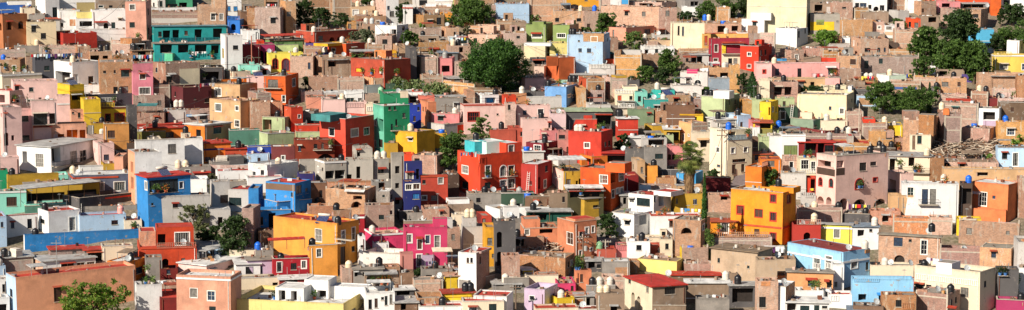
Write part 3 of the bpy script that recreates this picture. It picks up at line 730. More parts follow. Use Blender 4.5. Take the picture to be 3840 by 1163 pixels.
    for it in items:
        k = it[0]; q = it[1:].split(',')
        try:
            if k == 'K':
                kx0, kx1, ky = map(float, q[:3]); kc = q[3] if len(q) > 3 else 'tin'; hit = onroof((kx0+kx1)/2, ky, zr+2.2)
                yy = min(max(hit.y, -.6), max(.2, wb-3.0)); A, B_ = onface(kx0, ky, 'f', yy), onface(kx1, ky, 'f', yy)
                zc = max(A.z, .5); canopy(t, A.x, B_.x, yy, yy+min(3.6, wb*.8), zc, zr if zc > zr+.3 else max(0, zc-2.4), roofmat({'cream':'palegreen'}.get(kc, kc)) if kc in ROOFC else wallmat(kc))
            elif k == 't':
                px, py, pw = map(float, q[:3]); f = onface(px, py, 'f', 0); hw = abs(onface(px+pw/2, py).x-f.x)
                mb = MB(); m = roofmat({'terra':'tile','red':'tile','redtile':'tile','white':'white','lgrey':'tin'}.get(q[3], 'red')) if q[3] in ('terra','red','redtile','white','lgrey') else wallmat(q[3])
                mb.box(-hw, hw, -.75, 0, -.03, .03, m, Matrix.Translation((f.x, -.01, f.z)) @ Matrix.Rotation(R(24), 4, 'X')); mb.obj('awning', t)
            elif k == 'V':
                vx0, vx1, vy = map(float, q[:3]); f = 'l' if isside((vx0+vx1)/2) else 'f'
                hgt = .9
                if f == 'f':
                    A, B_ = onface(vx0, vy), onface(vx1, vy); M = MF; xa, xb = A.x, B_.x
                else: A, B_ = onface(vx0, vy, 'l'), onface(vx1, vy, 'l'); M = ML; xa, xb = sorted((sidec(A.y), sidec(B_.y)))
                lim = wa if f == 'f' else wb; xa, xb = max(0, xa), min(lim, xb)
                mcol = FRAME_W if colf in ('white','cream','creamy','stuccocream','cornflower','seagreen','whitish','charcoal','creamw','pinkm') else wallmat('brick3') if colf in BRICKS+('orange','rust','rustred','redorange','brick') else wm
                if label.startswith('large cream corner'): mcol = simple('pale blue rail', (150,170,180))
                if label.startswith('big teal'): mcol = wallmat('teal')
                if xb-xa > .3: railing(t, xa, xb, -.06, min(A.z-hgt/2, H), hgt, mcol, M, True)
            elif k == 'B' and q[0].isdigit():
                px, py, pw = map(float, q[:3]); f = onface(px, py, 'f', -.7); hw = max(.5, abs(onface(px+pw/2, py, 'f', -.7).x-f.x)); bx0, bx1 = max(0, f.x-hw), min(wa, f.x+hw)
                mb = MB(); mb.box(bx0, bx1, -.72, -.004, f.z-.12, f.z, CONC); o_ = mb.obj('balcony', t)
                rb = MB(); h = .95; m = FRAME_D if colf != 'tealb' else wallmat('teal')
                rb.box(bx0, bx1, -.72, -.68, f.z+h-.04, f.z+h, m)
                nb = max(2, min(60, int((bx1-bx0)/.16)))
                for i in range(nb+1): x = bx0+.02+(bx1-bx0-.04)*i/nb; rb.box(x-.012, x+.012, -.71, -.69, f.z, f.z+h-.04, m)
                for x in (bx0+.01, bx1-.03): rb.box(x, x+.03, -.68, -.01, f.z+h-.04, f.z+h, m)
                if o_: rb.obj('railing', o_)
            elif k == 'F':
                fx0, fx1, fy = map(float, q[:3]); fc = q[3]
                A, B_ = onface(fx0, fy), onface(fx1, fy); z = min(A.z, H-.02)
                mb = MB(); mb.box(max(-.1, A.x), min(wa+.1, B_.x), -.10, -.003, z-.30, z, wallmat(fc)); 
                if hasc: mb.box(*((wa+.003, wa+.10) if flip else (-.10, -.003)), -.10, wb, z-.30, z, wallmat(fc))
                mb.obj('cornice', t)
            elif k == 'L':
                lx0, lx1, ly = map(float, q[:3]); p = onroof((lx0+lx1)/2, ly, zr+1.4); yy = p.y if .2 < p.y < wb-.3 else (.5 if p.y > 0 else -.5)
                A, B_ = onface(lx0, ly, 'f', yy), onface(lx1, ly, 'f', yy)
                zl = zr+1.5 if yy > 0 else A.z
                laundry(A.x, B_.x, yy, zl, zr if yy > 0 else zl-1.6, (P.x, P.y, base), yaw, 'clothesline of washing on '+short(label, 11))
            elif k == 'G':
                gx0, gx1, gy0, gy1 = map(float, q[:4]); gf = 'l' if isside((gx0+gx1)/2) else 'f'
                A, B_ = onface(gx0, gy1, gf), onface(gx1, gy0, gf); mid_ = (gx0+gx1)/2; za_, zb_ = onface(mid_, gy1, gf).z, onface(mid_, gy0, gf).z
                xa, xb = (A.x, B_.x) if gf == 'f' else sorted((sidec(A.y), sidec(B_.y))); lim = wa if gf == 'f' else wb; xa, xb = max(0, xa), min(lim, xb)
                if xb > xa and zb_ > za_: mb = MB(); mb.box(xa, xb, -.03, -.002, za_, min(zb_, H-.02), wallmat(q[4]), MF if gf == 'f' else ML); mb.obj('facade_panel', t)
            elif k == 'Q':
                px, py = num(it[1:])[:2]; p = onroof(px, py, zr+.6); yy = min(max(p.y, .8), wb-1); f = onface(px, py, 'f', yy); xx = min(max(f.x, 1.1), max(1.2, wa-1.1))
                s_ = thing('solar_water_heater', 'solar water heater on '+short(label, 11), 'solar heater', TW((xx, yy, zr)), yaw+R(15), 'solar water heaters on roofs')
                mb = MB(); M = Matrix.Translation((0,0,.55)) @ Matrix.Rotation(R(35), 4, 'X'); mb.box(-1.0, 1.0, -.9, .9, -.04, .04, simple('solar collector', (24,44,96), .15), M)
                for i in range(11): x = -.95+i*.19; mb.box(x, x+.025, -.88, .88, .041, .055, STEEL, M)
                mb.obj('collector', s_); mb = MB(); mb.tube((-1.1,.8,1.25), (1.1,.8,1.25), .24, .24, TANK['white'], 12); mb.obj('storage_drum', s_, True)
                mb = MB()
                for x in (-.8, .8): mb.tube((x,.8,0), (x,.8,1.1), .03, .03, STEEL, 5); mb.tube((x,-.7,0), (x,-.7,.15), .03, .03, STEEL, 5)
                mb.obj('support_frame', s_)
            elif k == 'l':
                px, y0_, y1_ = num(it[1:])[:3]; f0, f1 = onface(px+6, y0_, 'f', -.05), onface(px-6, y1_, 'f', -.7)
                if isside(px): g0, g1 = onface(px+6, y0_, 'l', -.05), onface(px-8, y1_, 'l', -.7); f0, f1 = g0, g1
                ld = thing('ladder', 'wooden ladder leaning on '+short(label, 11), 'ladder', (P.x, P.y, base), yaw); mb = MB(); d = Vector((.22, 0, 0)) if not isside(px) else Vector((0, -.22, 0))
                m = FRAME_W
                mb.tube(f0-d, f1-d, .04, .04, m, 5); mb.tube(f0+d, f1+d, .04, .04, m, 5)
                nr = max(4, int((f0-f1).length/.35))
                for i in range(1, nr): c_ = f0.lerp(f1, i/nr); mb.tube(c_-d, c_+d, .03, .03, m, 5)
                mb.obj('ladder_frame', ld)
            elif k == 'A' and q[0].isdigit():
                px, py = num(it[1:])[:2]; f = onface(px, py); mb = MB(); n = 28
                for r0, r1, a0, a1 in ((.95, 1.12, .30, 5.4), (.38, .56, 0, 6.2832)):
                    for i in range(n):
                        t0, t1 = a0+(a1-a0)*i/n-.9, a0+(a1-a0)*(i+1)/n-.9
                        mb.face([(f.x+rr_*math.cos(tt), -.012, f.z+rr_*math.sin(tt)) for rr_, tt in ((r0,t0),(r1,t0),(r1,t1),(r0,t1))], FRAME_W)
                mb.obj('painted_emblem', t)
            elif k == 'N':
                mb = MB(); x = wa*.6; mb.tube((x, wb*.5, zr), (x, wb*.5, zr+3), .03, .03, STEEL, 5)
                for i in range(6): mb.tube((x-.4, wb*.5-.5+i*.2, zr+2.8), (x+.4, wb*.5-.5+i*.2, zr+2.8), .012, .012, STEEL, 4)
                mb.tube((x, wb*.5-.6, zr+2.8), (x, wb*.5+.6, zr+2.8), .015, .015, STEEL, 4)
                mb.obj('antenna', t)
        except Exception as ex: WARN.append((label, it, str(ex)))
    if rr.random() < .45 and H > 4 and wa > 3 and not fh and colf not in BRICKS:
        mb = MB(); z = H-par-rr.uniform(2.4, 2.8); mb.box(-.03, wa+.03, -.07, -.002, z, z+.12, rr.choice([CONC, wallmat('whitewash'), wm, FRAME_W])); mb.obj('string_course', t)
    if rr.random() < .22 and fh and wa > 3:
        hx = fh[0]; mb = MB(); mb.box(hx[0]-.2, hx[1]+.2, -.55, 0, -.02, .03, rr.choice([roofmat('tile'), roofmat('tin'), roofmat('terra'), CONC]), Matrix.Translation((0, -.01, hx[3]+.22)) @ Matrix.Rotation(R(20), 4, 'X')); mb.obj('awning', t)
    if rr.random() < .10 and wa > 3 and wb > 3 and not slab: dish((Mi.inverted() @ Vector((rr.uniform(.4, wa-.4), rr.uniform(.3, wb*.5), zr))), rr.uniform(-.6, .9), 'lone satellite dish over '+short(label, 11))
    if rr.random() < .045 and wa > 4 and wb > 4 and not slab: laundry(.5, min(wa-.5, 4.5), wb*.5, zr+1.7, zr, (P.x, P.y, base), yaw, 'washing hung out on '+short(label, 11))
    # little roof and facade details of ordinary houses
    if rng.random() < .30 and wa > 3 and wb > 3:
        mb = MB(); x, y = rng.uniform(.5, wa-.5), rng.uniform(1, wb-.5); h = rng.uniform(1.6, 3.2); mb.tube((x,y,zr), (x,y,zr+h), .03, .02, STEEL, 5)
        for i in range(5): mb.tube((x-.35+.04*i, y-.4+i*.2, zr+h-.1), (x+.35-.04*i, y-.4+i*.2, zr+h-.1), .014, .014, STEEL, 4)
        mb.tube((x, y-.5, zr+h-.1), (x, y+.5, zr+h-.1), .016, .016, STEEL, 4); mb.obj('antenna', t)
    if rng.random() < .35 and H > 3:
        mb = MB(); x = rng.choice((.35, wa-.35)); mb.tube((x, -.07, .5), (x, -.07, zr-.1), .05, .05, rng.choice((STEEL, FRAME_W, RUST)), 6); mb.obj('drain_pipe', t)
    if colf in BRICKS and rng.random() < .4 and wa > 3:
        mb = MB()
        for cxx in (.15, wa-.15):
            for k in range(3): dx = rng.uniform(-.07, .07); mb.tube((cxx+dx, .1+rng.uniform(-.04, .08), H-.02), (cxx+dx*2, .1, H+rng.uniform(.4, 1.0)), .014, .012, RUST, 4)
        mb.obj('rebar', t)
    if rng.random() < .5 and wa > 4 and not slab and par > .15 and colf not in BRICKS:      # weathered coping
        mb = MB(); m = rng.choice((CONC, wallmat('whitewash'), wallmat('terra') if roof == 'red' else CONC)); mb.box(-.04, wa+.04, -.05, .2, H+.002, H+.07, m)
        mb.box(-.04, .2, .2, wb, H+.002, H+.07, m); mb.obj('coping', t)
    HOUSES.append((label, P.copy(), wa, wb, base, H, yaw))
DATA = r'''
@0 0
-60 235 30 110 royalblueb D7 rwhite p0.3 U60,240,15,40,white | bright blue wall house with whitewashed top
-60 208 110 400 clay c30 D9 rred p0.2 v72,195,42,62 v160,190,40,58 v2,200,24,60 | clay brown house with row of arched windows
205 420 165 380 sand D8 rrubble p0.1 w252,217,36,50 w326,270,40,44 | sand beige house with two dark windows
165 265 60 130 cream D6 rrubble p0.1 | cream stair hut beside blue wall house
215 370 110 170 grey D6 rrubble c340 o348,165,20,70 | grey concrete frame on rooftop
265 445 -40 140 white D8 c345 rgrey w414,95,36,80 w272,58,14,30 | white house front with tall paned window
440 960 -60 90 white D8 rgrey p0.2 | long white wall house along ridge top
370 450 140 220 whitewash D5 rterra p0 w410,190,20,20 | little white room with terracotta coping
445 600 75 210 white D6 rrubble w466,188,22,30 U525,600,145,195,brick3 | white house with ribbed front and brick insert
575 720 130 230 white D6 rgrey p0.2 o650,180,100,40 U580,715,90,140,yellowpale U580,715,20,60,khaki T690,210,white | white terraced tower with little canopy on posts
700 950 75 230 white D7 rwhite p0.4 w905,147,24,14 t760,160,100,terra o690,200,40,50 v800,200,36,50 w855,195,30,50 | white house with crumbling red tile awning
600 970 225 310 white D6 rgrey p0.2 | low bright white wall beside pink tower
720 960 0 70 rubble D6 rrubble | scrap covered rooftop on ridge
945 1140 10 320 pinkb c1108 fpinkb D8 rgrey p0.2 W1000,55,38,40 w998,188,40,40 w1120,90,12,50 w1122,235,12,50 T1105,312,cream P1035,295 | tall plain pink tower house with two windows
835 1140 315 430 brick2 D7 c990 rrubble p0.2 U908,995,290,330,brick o1075,350,60,60 o1110,345,40,60 o1020,440,30,40,adobe | ruined brick house under pink tower
1000 1150 380 470 brickd D6 rrubble p0 o1075,445,110,40 o1070,400,60,30 P1060,465 T760,385,black T805,372,black | open brick storey with dark gaps
420 730 250 380 rustred c480 D8 rrubble w553,337,54,26 w672,355,30,30 p0.6 | red house with brick upper band
300 590 345 430 brick2 D6 rrubble p0.2 P350,395 | long orange brick parapet behind laundry
110 310 345 400 grey D6 rrubble T280,375,cream p0.1 | dark roofed shed with cream tank
-60 192 375 480 brick2 D7 rrubble p0.1 | long pale brick wall at photo edge
190 270 430 580 brick2 D7 rrubble w205,505,20,30 c200 | narrow brick house beside charcoal wall
268 580 430 640 charcoal c272 D8 rrubble p0.1 w352,515,40,36 L230,560,410 | charcoal house with long clothesline on roof
585 680 350 450 brickd D6 rrubble p0.2 | small brick hut at end of clothesline
-60 190 450 580 brick2 D7 rrubble c155 P40,520 P180,540 T30,560,blue | brick terrace crowded with green plants
-60 316 565 700 cream D8 c20 rgrey p0.2 W58,660,34,24,yellow w167,665,44,40 F-60,316,568,white P110,555 | cream house with two orange framed windows
-60 320 685 850 palepink D8 c75 rred v118,745,70,60 v198,745,60,60 v278,745,60,60 o15,745,40,60 p0.1 P110,765 P200,765 P270,765 | pale pink house with three arched openings
318 430 640 800 white D8 rgrey c330 w410,740,16,60 | white house left of yellow stair tower
405 760 470 730 white c552 fwhite D9 rgrey p0.1 o480,600,120,120 o572,605,34,90 w686,605,40,60 T440,630,cream | white box house with open corner loggia
630 760 640 730 white D6 | white wall below box house
430 632 640 900 yellow c530 D7 rgreyslab p0.1 o575,735,70,40 w470,760,64,90,white F530,632,680,goldenyellow Q540,670 | yellow stair tower with solar panel
590 1010 715 840 charcoal D8 c640 rwhite p0.1 V640,880,758 T915,722,black P860,775 | charcoal grey wall house with white railing terrace
680 845 390 480 brick2 D6 rgrey p0.1 o715,440,66,44 o795,440,40,40 T760,385,black T810,375,black | brick rooftop house with openings beneath black tanks
845 1000 420 500 brick2 D6 rrubble p0.1 P885,460 | orange brick gable wall with dry plant
760 1000 470 800 brick c762 D9 rgrey p0.2 w944,553,62,54 w790,543,22,20 w866,541,14,24 w872,680,34,50 w945,675,44,46 | tall brick house with one large black window
1000 1175 480 620 pinkr c1002 D8 rgrey p0.1 w1073,578,44,40 w1090,685,80,50 w1028,740,30,32 | narrow bubblegum pink house with barred windows
1005 1150 545 820 pinkr D8 rgrey W1073,578,44,40 W1090,685,80,50 W1028,740,30,32 | bubblegum pink lower storeys with three windows
1150 1505 480 760 brickd c1252 D9 rrubble U1355,1505,515,640,creamy t1290,550,60,lgrey w1275,600,40,50 w1415,590,26,90 | dark brick house with pale plastered corner
1155 1385 402 470 mintg c1300 D6 rgrey p0.2 o1345,440,70,30 | mint green terrace wall below teal house
1140 1705 195 330 tealb c1160 D9 rtealtin p0 o1255,268,56,78 o1325,265,50,82 w1402,246,26,32 o1494,258,56,80 w1205,258,26,40 o1640,250,70,80 V1200,1655,300 | big teal house with long roof and railed gallery
1165 1680 325 470 teald D9 rgrey p0 o1250,368,90,64 o1380,366,80,60 o1512,368,90,64 o1620,368,60,64 L1440,1560,390 P1440,430 P1600,430 | shaded teal ground storey with sheets hung out
1138 1570 88 175 brick D8 rrubble p0.2 U1138,1567,135,175,whitewash | long brick wall with whitewashed lower band
1135 1480 60 90 white D7 rgrey p0.1 | white ridge house with low parapet
1140 1245 -60 80 whitewash c1190 D7 rgrey w1210,30,34,44 w1160,50,30,60 T1185,60,box | white ridge house with green framed window
1250 1450 -60 60 seag D7 rgrey o1380,40,60,40 w1300,40,80,20 | sea green ridge house behind railing
1485 1715 40 200 brick2 D8 c1700 rgrey p0.1 W1605,125,32,50 W1667,125,30,50 U1590,1700,-40,60,brick2 W1670,25,30,34 | brick house with four white framed windows
1710 1820 -60 130 white c1820 D8 rgrey w1725,65,30,36,blue w1777,67,30,36,blue B1785,155,140 | white house with blue framed windows on balcony
1715 1855 150 270 cobalt c1810 D8 rgrey v1758,205,38,50 v1828,202,34,46 V1715,1855,130 | cobalt blue house with two white arched windows
1815 1960 85 225 brown D7 rgrey | brown plaster wall beside cobalt house
1660 1825 265 560 white D8 c1700 rgrey p0.2 w1775,358,40,32 w1680,400,26,70,yellow | white block house beside teal house with yellow balcony
1505 1690 510 650 dgrey D7 rrubble o1600,570,100,60 P1540,600 | dark shack with ragged tin roof
1830 1960 230 340 white D7 c1835 rgrey o1900,290,40,80 | white house with deep dark doorway
1820 1960 340 500 magentad D8 rgrey A1880,455 | deep magenta wall with painted spiral emblem
1805 1960 490 600 mint D8 rgrey w1855,548,20,40 U1890,1920,470,500,mint P1830,575 | mint green house with small white window by pole
1670 1890 540 640 cream D6 c1760 rgrey T1485,660,black U1670,1890,595,640,orange | cream and orange terrace wall
1580 1940 640 820 tan c1812 ftanb D9 rgrey p0.2 W1645,695,44,56 W1905,695,34,50 T1803,640,black T1488,665,black | top of tall tan brick house with black tank
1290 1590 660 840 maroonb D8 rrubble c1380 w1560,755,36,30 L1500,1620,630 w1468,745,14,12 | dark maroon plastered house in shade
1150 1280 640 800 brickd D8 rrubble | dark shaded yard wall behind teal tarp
1010 1100 120 150 brick D5 | short brick band by tower
@960 0
-60 20 60 250 brick D8 rrubble | brick wall sliver beside ridge brick house
70 180 -20 70 brick2 D7 rterra p0 o120,35,90,40 L80,160,30 | brick loggia with washing hung under tiles
-10 210 60 280 brickg c185 D9 rgrey w130,155,40,44 p0.1 | large grey brick house with one dark window
180 300 10 250 brick2 c225 D8 fbrick2 w248,105,34,34 rgrey p0.2 | tall brick tower house beside big dark trees
-60 25 230 340 white D6 c22 rgrey o5,270,20,60 | white framed porch at cobalt house side
-60 140 335 490 magentap c140 D8 rgrey v38,430,40,96 v82,425,34,80 U15,60,305,340,red | magenta house with two deep arches
70 365 300 400 limegreen D7 rgrey p0 c145 w180,360,50,60 K70,365,275,red F70,365,300,terra w300,370,40,40 | green rooftop terrace under big red tiled canopy
95 355 400 540 lemon D8 rgrey p0.3 c98 Zv145,480,40,76 Zv225,490,56,90 S85,460 T300,420,white | lemon yellow house with purple edged arches
150 320 340 405 limepale D6 rgrey | pale lime wall panel under canopy
255 460 425 570 brick2 c430 D9 rgrey p0.2 w400,495,20,50 | brick house with painted panel and grey coping
430 715 435 590 brickg c500 D8 rrubble o575,480,60,50 o490,530,60,50 K540,700,455,tin T570,590,white | patched grey brick house cluttered with sheets
455 605 395 430 indigo D6 p0.3 rrubble P480,430 T520,430,white | indigo roof terrace with white tubs
365 500 345 410 brick D6 rrubble p0.2 U370,500,325,345,purple | grey brick wall with purple band
480 600 325 390 indigo D6 rgrey | indigo house strip behind orange house
300 770 240 340 terracottar c440 D8 rgrey p0.2 w488,288,36,36 v575,300,44,40 v628,298,34,40 T400,270,white | terracotta house with two green arches
540 820 330 440 orangeb c680 D8 rgrey fterracottar p0.4 W585,375,30,24 Z733,372,34,30,yellow U540,680,325,345,goldenyellow T650,325,white P770,320 | orange and terracotta house with yellow parapet
715 935 400 460 terracottar D6 rgrey o820,425,200,40 K715,920,390,tin P730,450 P790,450 P850,450 P900,450 | terrace of blue pots under grey sheet roof
935 1060 385 460 gold D6 rgrey l990,405,450 U935,1060,385,405,goldenyellow | bright gold terrace wall with leaning ladder
1060 1165 345 450 brickg D7 rrubble w1112,425,90,46 | brick rooftop room with broad window
715 1165 455 680 terracottar c970 D9 rgrey p0.1 Z775,530,44,30,yellow Z885,540,20,40,yellow Z945,537,40,36,yellow Z1077,535,26,40,yellow P800,560 P870,560 P940,555 P1060,570 | large terracotta house with yellow framed windows and plant ledge
60 320 575 800 orangec c225 D9 rgrey p0.3 w128,630,76,60 W285,622,32,60 W215,745,34,50 w120,755,20,40 W260,765,20,30 o130,640,110,70 T210,570,black B110,665,150 | orange house with arched porch and white windows
-60 60 575 660 palepink D7 rgrey Q20,650 | pale pink wall behind solar panel
-60 110 495 575 white D6 rgrey p0.1 o60,545,40,40 | small lilac white terrace house
-60 115 705 900 brick D8 rgrey c10 | brick wall front below pale pink wall
400 620 580 700 brick c405 D8 rrubble p0.3 o510,680,20,30 | dark brick double house with pale coping
615 815 590 690 brick2 D7 rgrey p0.2 U715,810,625,690,brick2 | brick wall house with box room
810 955 590 690 brick2 D6 c880 kbrick2 rgrey o845,670,60,30 | brick hut with mesh fence
820 940 640 700 greyfence D5 p0.3 | mesh fence yard under brick hut
980 1135 630 690 darkgreen D5 p0.1 rrubble | green mesh court fence
500 680 690 750 lgrey D6 rwhite p0.2 | pale roofed house with long white parapet
340 500 690 760 brick D6 rrubble | brick stub wall at foot of orange house
385 665 735 830 salmonp D7 rrubble p0.3 | salmon wall below grey brick houses
665 815 685 830 white D8 rgrey p0.2 W712,755,60,34 w785,760,30,40 c680 | white house with wide dark window behind pink terrace
815 970 710 830 brick2 D8 rteal p0.2 c830 T950,700,palegreen | brick house with teal patched roof
965 1150 705 900 greend c970 D8 p0.4 rgrey w1045,775,16,12 U1090,1150,690,740,cream | emerald house crown with curved white wall
1150 1265 695 830 white D7 rgrey p0.2 U1190,1260,690,700,red o1185,750,50,50 w1230,725,20,20 | white house with blue piers beside emerald house
1228 1345 720 860 salmonr D8 rgrey p0.1 | salmon wall with long shadow stripe
1340 1600 725 830 brickg D8 rtin p0 c1345 | dark brick shed beneath sheet metal roof
1590 1650 690 830 brick D7 rrubble | brick strip house between shed and white shop
1645 1830 715 830 white c1700 D7 rwhite o1765,760,80,50,blue T1820,775,black | small white house with blue doorway
1865 1960 720 860 red D7 rgrey | small red house at tile roofs
1250 1410 570 660 brick2 D7 rrubble p0.1 | brick wall house above reed bed
1410 1770 590 640 darkbrown D7 rtin p0 o1530,610,200,30 | long dark shelter with metal roof
1405 1830 630 730 brick2 c1647 fbrickg D7 rgrey p0.1 w1735,650,20,20 | stepped long brick terrace house right of reeds
1600 1850 660 740 brickg D7 rrubble | dusky long wall under big tree
1205 1370 430 570 brick2 c1240 D8 rgrey p0.2 | plain tall brick house below shanty roof
1225 1380 400 445 rubble D6 rrubble o1330,425,70,30 P1320,430 | cluttered shanty room with hung clothes
1370 1500 440 560 rose D8 c1480 rrose p0.1 o1430,520,60,50 T1425,520,grey | rose house with grey cistern on legs
1380 1520 395 450 greyd D6 rblueslab p0 o1450,425,60,30 | shed with bluish metal roof
1495 1620 465 580 brick2 c1570 D7 rrubble | brick block touching big green tree
1450 1620 345 440 brick2 D7 rgrey p0.1 o1545,375,30,40 T1485,345,cream T1525,343,black | brick house with cream and black tanks
1235 1460 320 380 brick2 D6 rgrey p0.2 t1340,360,80,red | long brick parapet house with red awning
1460 1600 280 345 lgrey D6 rwhite p0.1 w1560,305,70,50 | white house with glass brick window
1600 1920 265 340 brick2 D8 c1820 rgrey p0.2 | wide brick house above big tree
1805 1960 240 270 brick2 D6 rrubble | low brick row at skyline slope
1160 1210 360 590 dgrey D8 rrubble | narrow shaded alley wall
1240 1380 270 320 rubble D6 rrubble T1258,315,black o1330,300,60,20 | rubbish strewn roof with black tank
1380 1460 285 320 grey D5 rrubble w1410,305,40,20 | small grey shed with tubs
840 960 335 390 brick2 D6 rrubble p0.3 T858,330,white | brick parapet room with fat white tank
900 1060 270 385 brick2 D7 c1025 rrubble p0.1 | stepped brick house near olive bush
1060 1165 320 350 terrac D5 rrubble S1130,335 | small terracotta roof with dish
895 1145 190 320 white c1060 D8 rwhite p0.1 o1045,250,50,60 w1110,210,20,30 T955,250,bluelow | white house with barrel roof and blue tarp
690 760 165 230 brick2 D6 rgrey w705,200,26,40 | little brick hut with dark doorway
755 830 160 230 brickg D6 w768,190,16,20 w800,185,14,20 rred p0.1 | dark brick hut with two bright panes
810 1000 180 250 brickg D6 rred p0.1 T830,225,white T875,225,lgrey | brick house with red roof and pale cisterns
750 980 120 190 brick2 D6 rrubble p0.2 T823,155,cream T908,160,cream | brick house with two cream tanks above
705 900 50 120 sandy D7 c720 W752,95,44,40,white W825,95,30,30 w885,90,14,20 T767,52,cream T884,50,white rgrey p0.1 | sandy house with lace curtained windows
900 1075 -60 165 brick2 D8 c980 fwhite w1025,105,34,40 w1000,60,20,30 rgrey | brick and white tall house with pipes
1090 1180 35 170 white D7 F1110,1180,55,terra c1110 | white house behind tall dark shrubs
700 900 -60 30 brick D7 rrubble c790 | ridge brick house behind tanks
540 720 -40 120 brickg D8 rrubble c580 | shaded ridge brick house with lilac column
390 560 -40 100 brick D7 rrubble T515,60,cream | ridge house hidden by dark trees
300 540 210 240 brick D6 rrubble p0.1 | low brick wall under dark trees
290 420 235 280 pinkbrick D5 rrubble | small pinkish brick wall house
1185 1270 65 130 charcoal D7 rrubble | charcoal rooftop tarp hut on ridge
1265 1480 50 100 brick2 D7 rwhite U1290,1370,30,50,white U1370,1470,30,50,white p0.1 | brick chapel like building with white domes
1180 1420 115 200 brick2 D8 c1265 rrubble T1380,110,white p0.1 | big sunlit brick house on upper slope
1400 1480 100 150 ochre D6 rgrey | ochre house edge beside hill tree
1185 1480 -60 50 whitewash D7 rgrey w1260,20,60,40 F1350,1500,0,white | row of white ridge buildings
1390 1505 -40 45 limepale D7 rgrey | lime green ridge building
1500 1810 -60 60 brick2 D7 rrubble | brick ridge house behind hill tree
1600 1760 195 260 brick2 c1720 D7 rgrey p0.1 | boxy brick house near dry shrub
1570 1700 165 200 brick D6 rrubble T1670,165,cream | long low brick roof with cream tank
1395 1530 210 290 brick2 c1430 D7 rrubble o1500,255,20,30 p0.1 | pale brick house below antenna mast
1160 1400 220 290 brickg D6 rrubble w1330,270,20,20 | flat shadowed roof house with pole
1700 1960 190 250 brick2 D6 rrubble c1840 | brick walls near two cypresses
1815 2060 30 160 paleblue D8 rrubble p0.2 | large blank pale blue wall house
1740 1830 40 130 brick D7 rrubble | reddish brick house by pale blue wall
1815 1960 155 240 brick2 D7 rrubble | brick terrace under pale blue wall
@1920 0
140 410 -60 150 brick2 D9 rgrey c142 | tall blank brick house beside pale blue wall
410 690 -60 40 gold D8 rgrey p0.1 T488,40,black c412 | golden yellow ridge house
400 500 40 85 brick2 D6 rgrey c410 | brick room below golden ridge house
310 535 85 200 brick2 c310 D8 rgrey p0.1 w341,150,30,30 w505,152,36,26 w452,170,46,14 T583,90,cream | wide brick house with three small windows
530 670 85 235 brick2 c545 D8 rrubble w577,193,24,28 p0.1 T622,222,blue w543,140,14,40 | brick house with vivid blue tank beside tree
670 1150 50 230 brick2 c1117 fbrickg D10 rrubble p0.1 w861,98,28,34 w992,102,28,34 p0.2 | broad brick house with two small upper windows
660 880 -60 60 brick2 D7 rrubble U740,820,-10,60,white U825,875,-10,30,skyb | brick attic with white curtain and blue tarp
880 1240 20 80 brick2 D7 rrubble c1130 o1010,40,100,30 w1150,70,30,40 | long ruined brick attic under rusty roofs
1110 1240 60 260 brickd D8 rrubble w1170,100,30,40 c1115 | tall brick side house in shade
1235 1440 0 80 cementd D7 rtin p0.1 c1300 o1375,30,60,40 | grey attic house with tin roof by trees
1285 1400 50 110 white D6 rrubble | whitewashed hut among hill trees
0 110 165 250 rubble D6 rrubble o40,220,40,40 w62,215,20,30 | rubble strewn brick hut left of green house
-60 110 250 330 brick2 D7 rrubble w48,282,26,20 p0.2 | brick house left foot of green house
-40 70 150 200 lgrey D6 rrubble | low grey rooftop by small tree
105 310 185 320 green c255 D8 rgrey p0.6 W187,270,70,30 t185,245,80,terra U155,240,165,222,green F95,255,290,green | olive green house with terracotta canopy and parapet
310 505 190 320 green c435 kgreen fbrick2 D8 rgrey p0.2 W373,270,60,30 | olive green house with wide three pane window
90 300 340 440 creamsand D8 c250 rlgrey p0.1 U90,290,325,345,white | blank cream wall house below olive house
285 420 325 430 yellowpale D7 rgrey P340,420 | cream wall half hidden by bushes
418 740 265 560 paleblue c685 D10 rgrey p0.1 w507,310,14,12 w516,380,26,28 w583,383,32,32 W622,297,46,36 T445,295,black T465,295,black U540,695,255,315,brick2 | big pale blue house with brick attic corner
690 740 290 450 paleblue D7 rgrey c695 | pale blue rear wing
720 770 400 450 tealg D5 w745,422,40,40 | teal painted wall with dark window
715 1075 210 300 salmonp D8 c860 rrubble w1020,240,44,36 w765,250,14,50 w915,255,20,20 p0.1 | salmon pink house with red curtained doorway
715 800 285 370 brick D6 rrubble | dim brick house beside round tree
1070 1200 265 310 lgrey D6 rrubble V1025,1090,285 | white lattice block wall with rubble
1195 1450 170 360 creamw c1200 D9 rrubble p0.1 w1254,230,10,70 w1287,235,10,70 p0.1 | cream wall house with twin slit windows
1195 1360 150 180 brick2 D7 rrubble | brick parapet at cream wall house
1435 1730 180 250 brick2 D8 rrubble p0.1 c1460 o1580,220,60,50 o1680,215,50,40 T1380,150,blue T1592,185,bluelow T1482,140,cream | unfinished house with open bays and blue dome
1525 1645 55 180 brick2 c1545 D7 rrubble | tall narrow brick stair tower
1640 1730 140 200 brick D6 rrubble | brown brick wall beside white upper house
1730 1960 145 250 white c1900 D8 rwhite p0.1 w1827,180,30,34 U1797,1950,95,150,white T1830,145,white | white cube house with white rooftop box
1700 1790 245 290 white D6 | white low wall beneath cube house
1785 1850 200 320 brick2 D6 U1785,1960,250,320,brick2 | tapering brick wall beside red houses
1430 1500 255 370 apricoty c1436 D8 rgrey p0.1 w1464,305,24,70,terra | apricot house with tall red wooden door
1430 1780 255 300 apricoty D7 rred p0.1 T1615,270,white | long red roof terrace above crimson house
1483 1790 290 500 crimsonp c1490 D9 rred p0.1 W1540,365,26,60 W1536,452,34,24 | crimson house with tiled awning and balcony
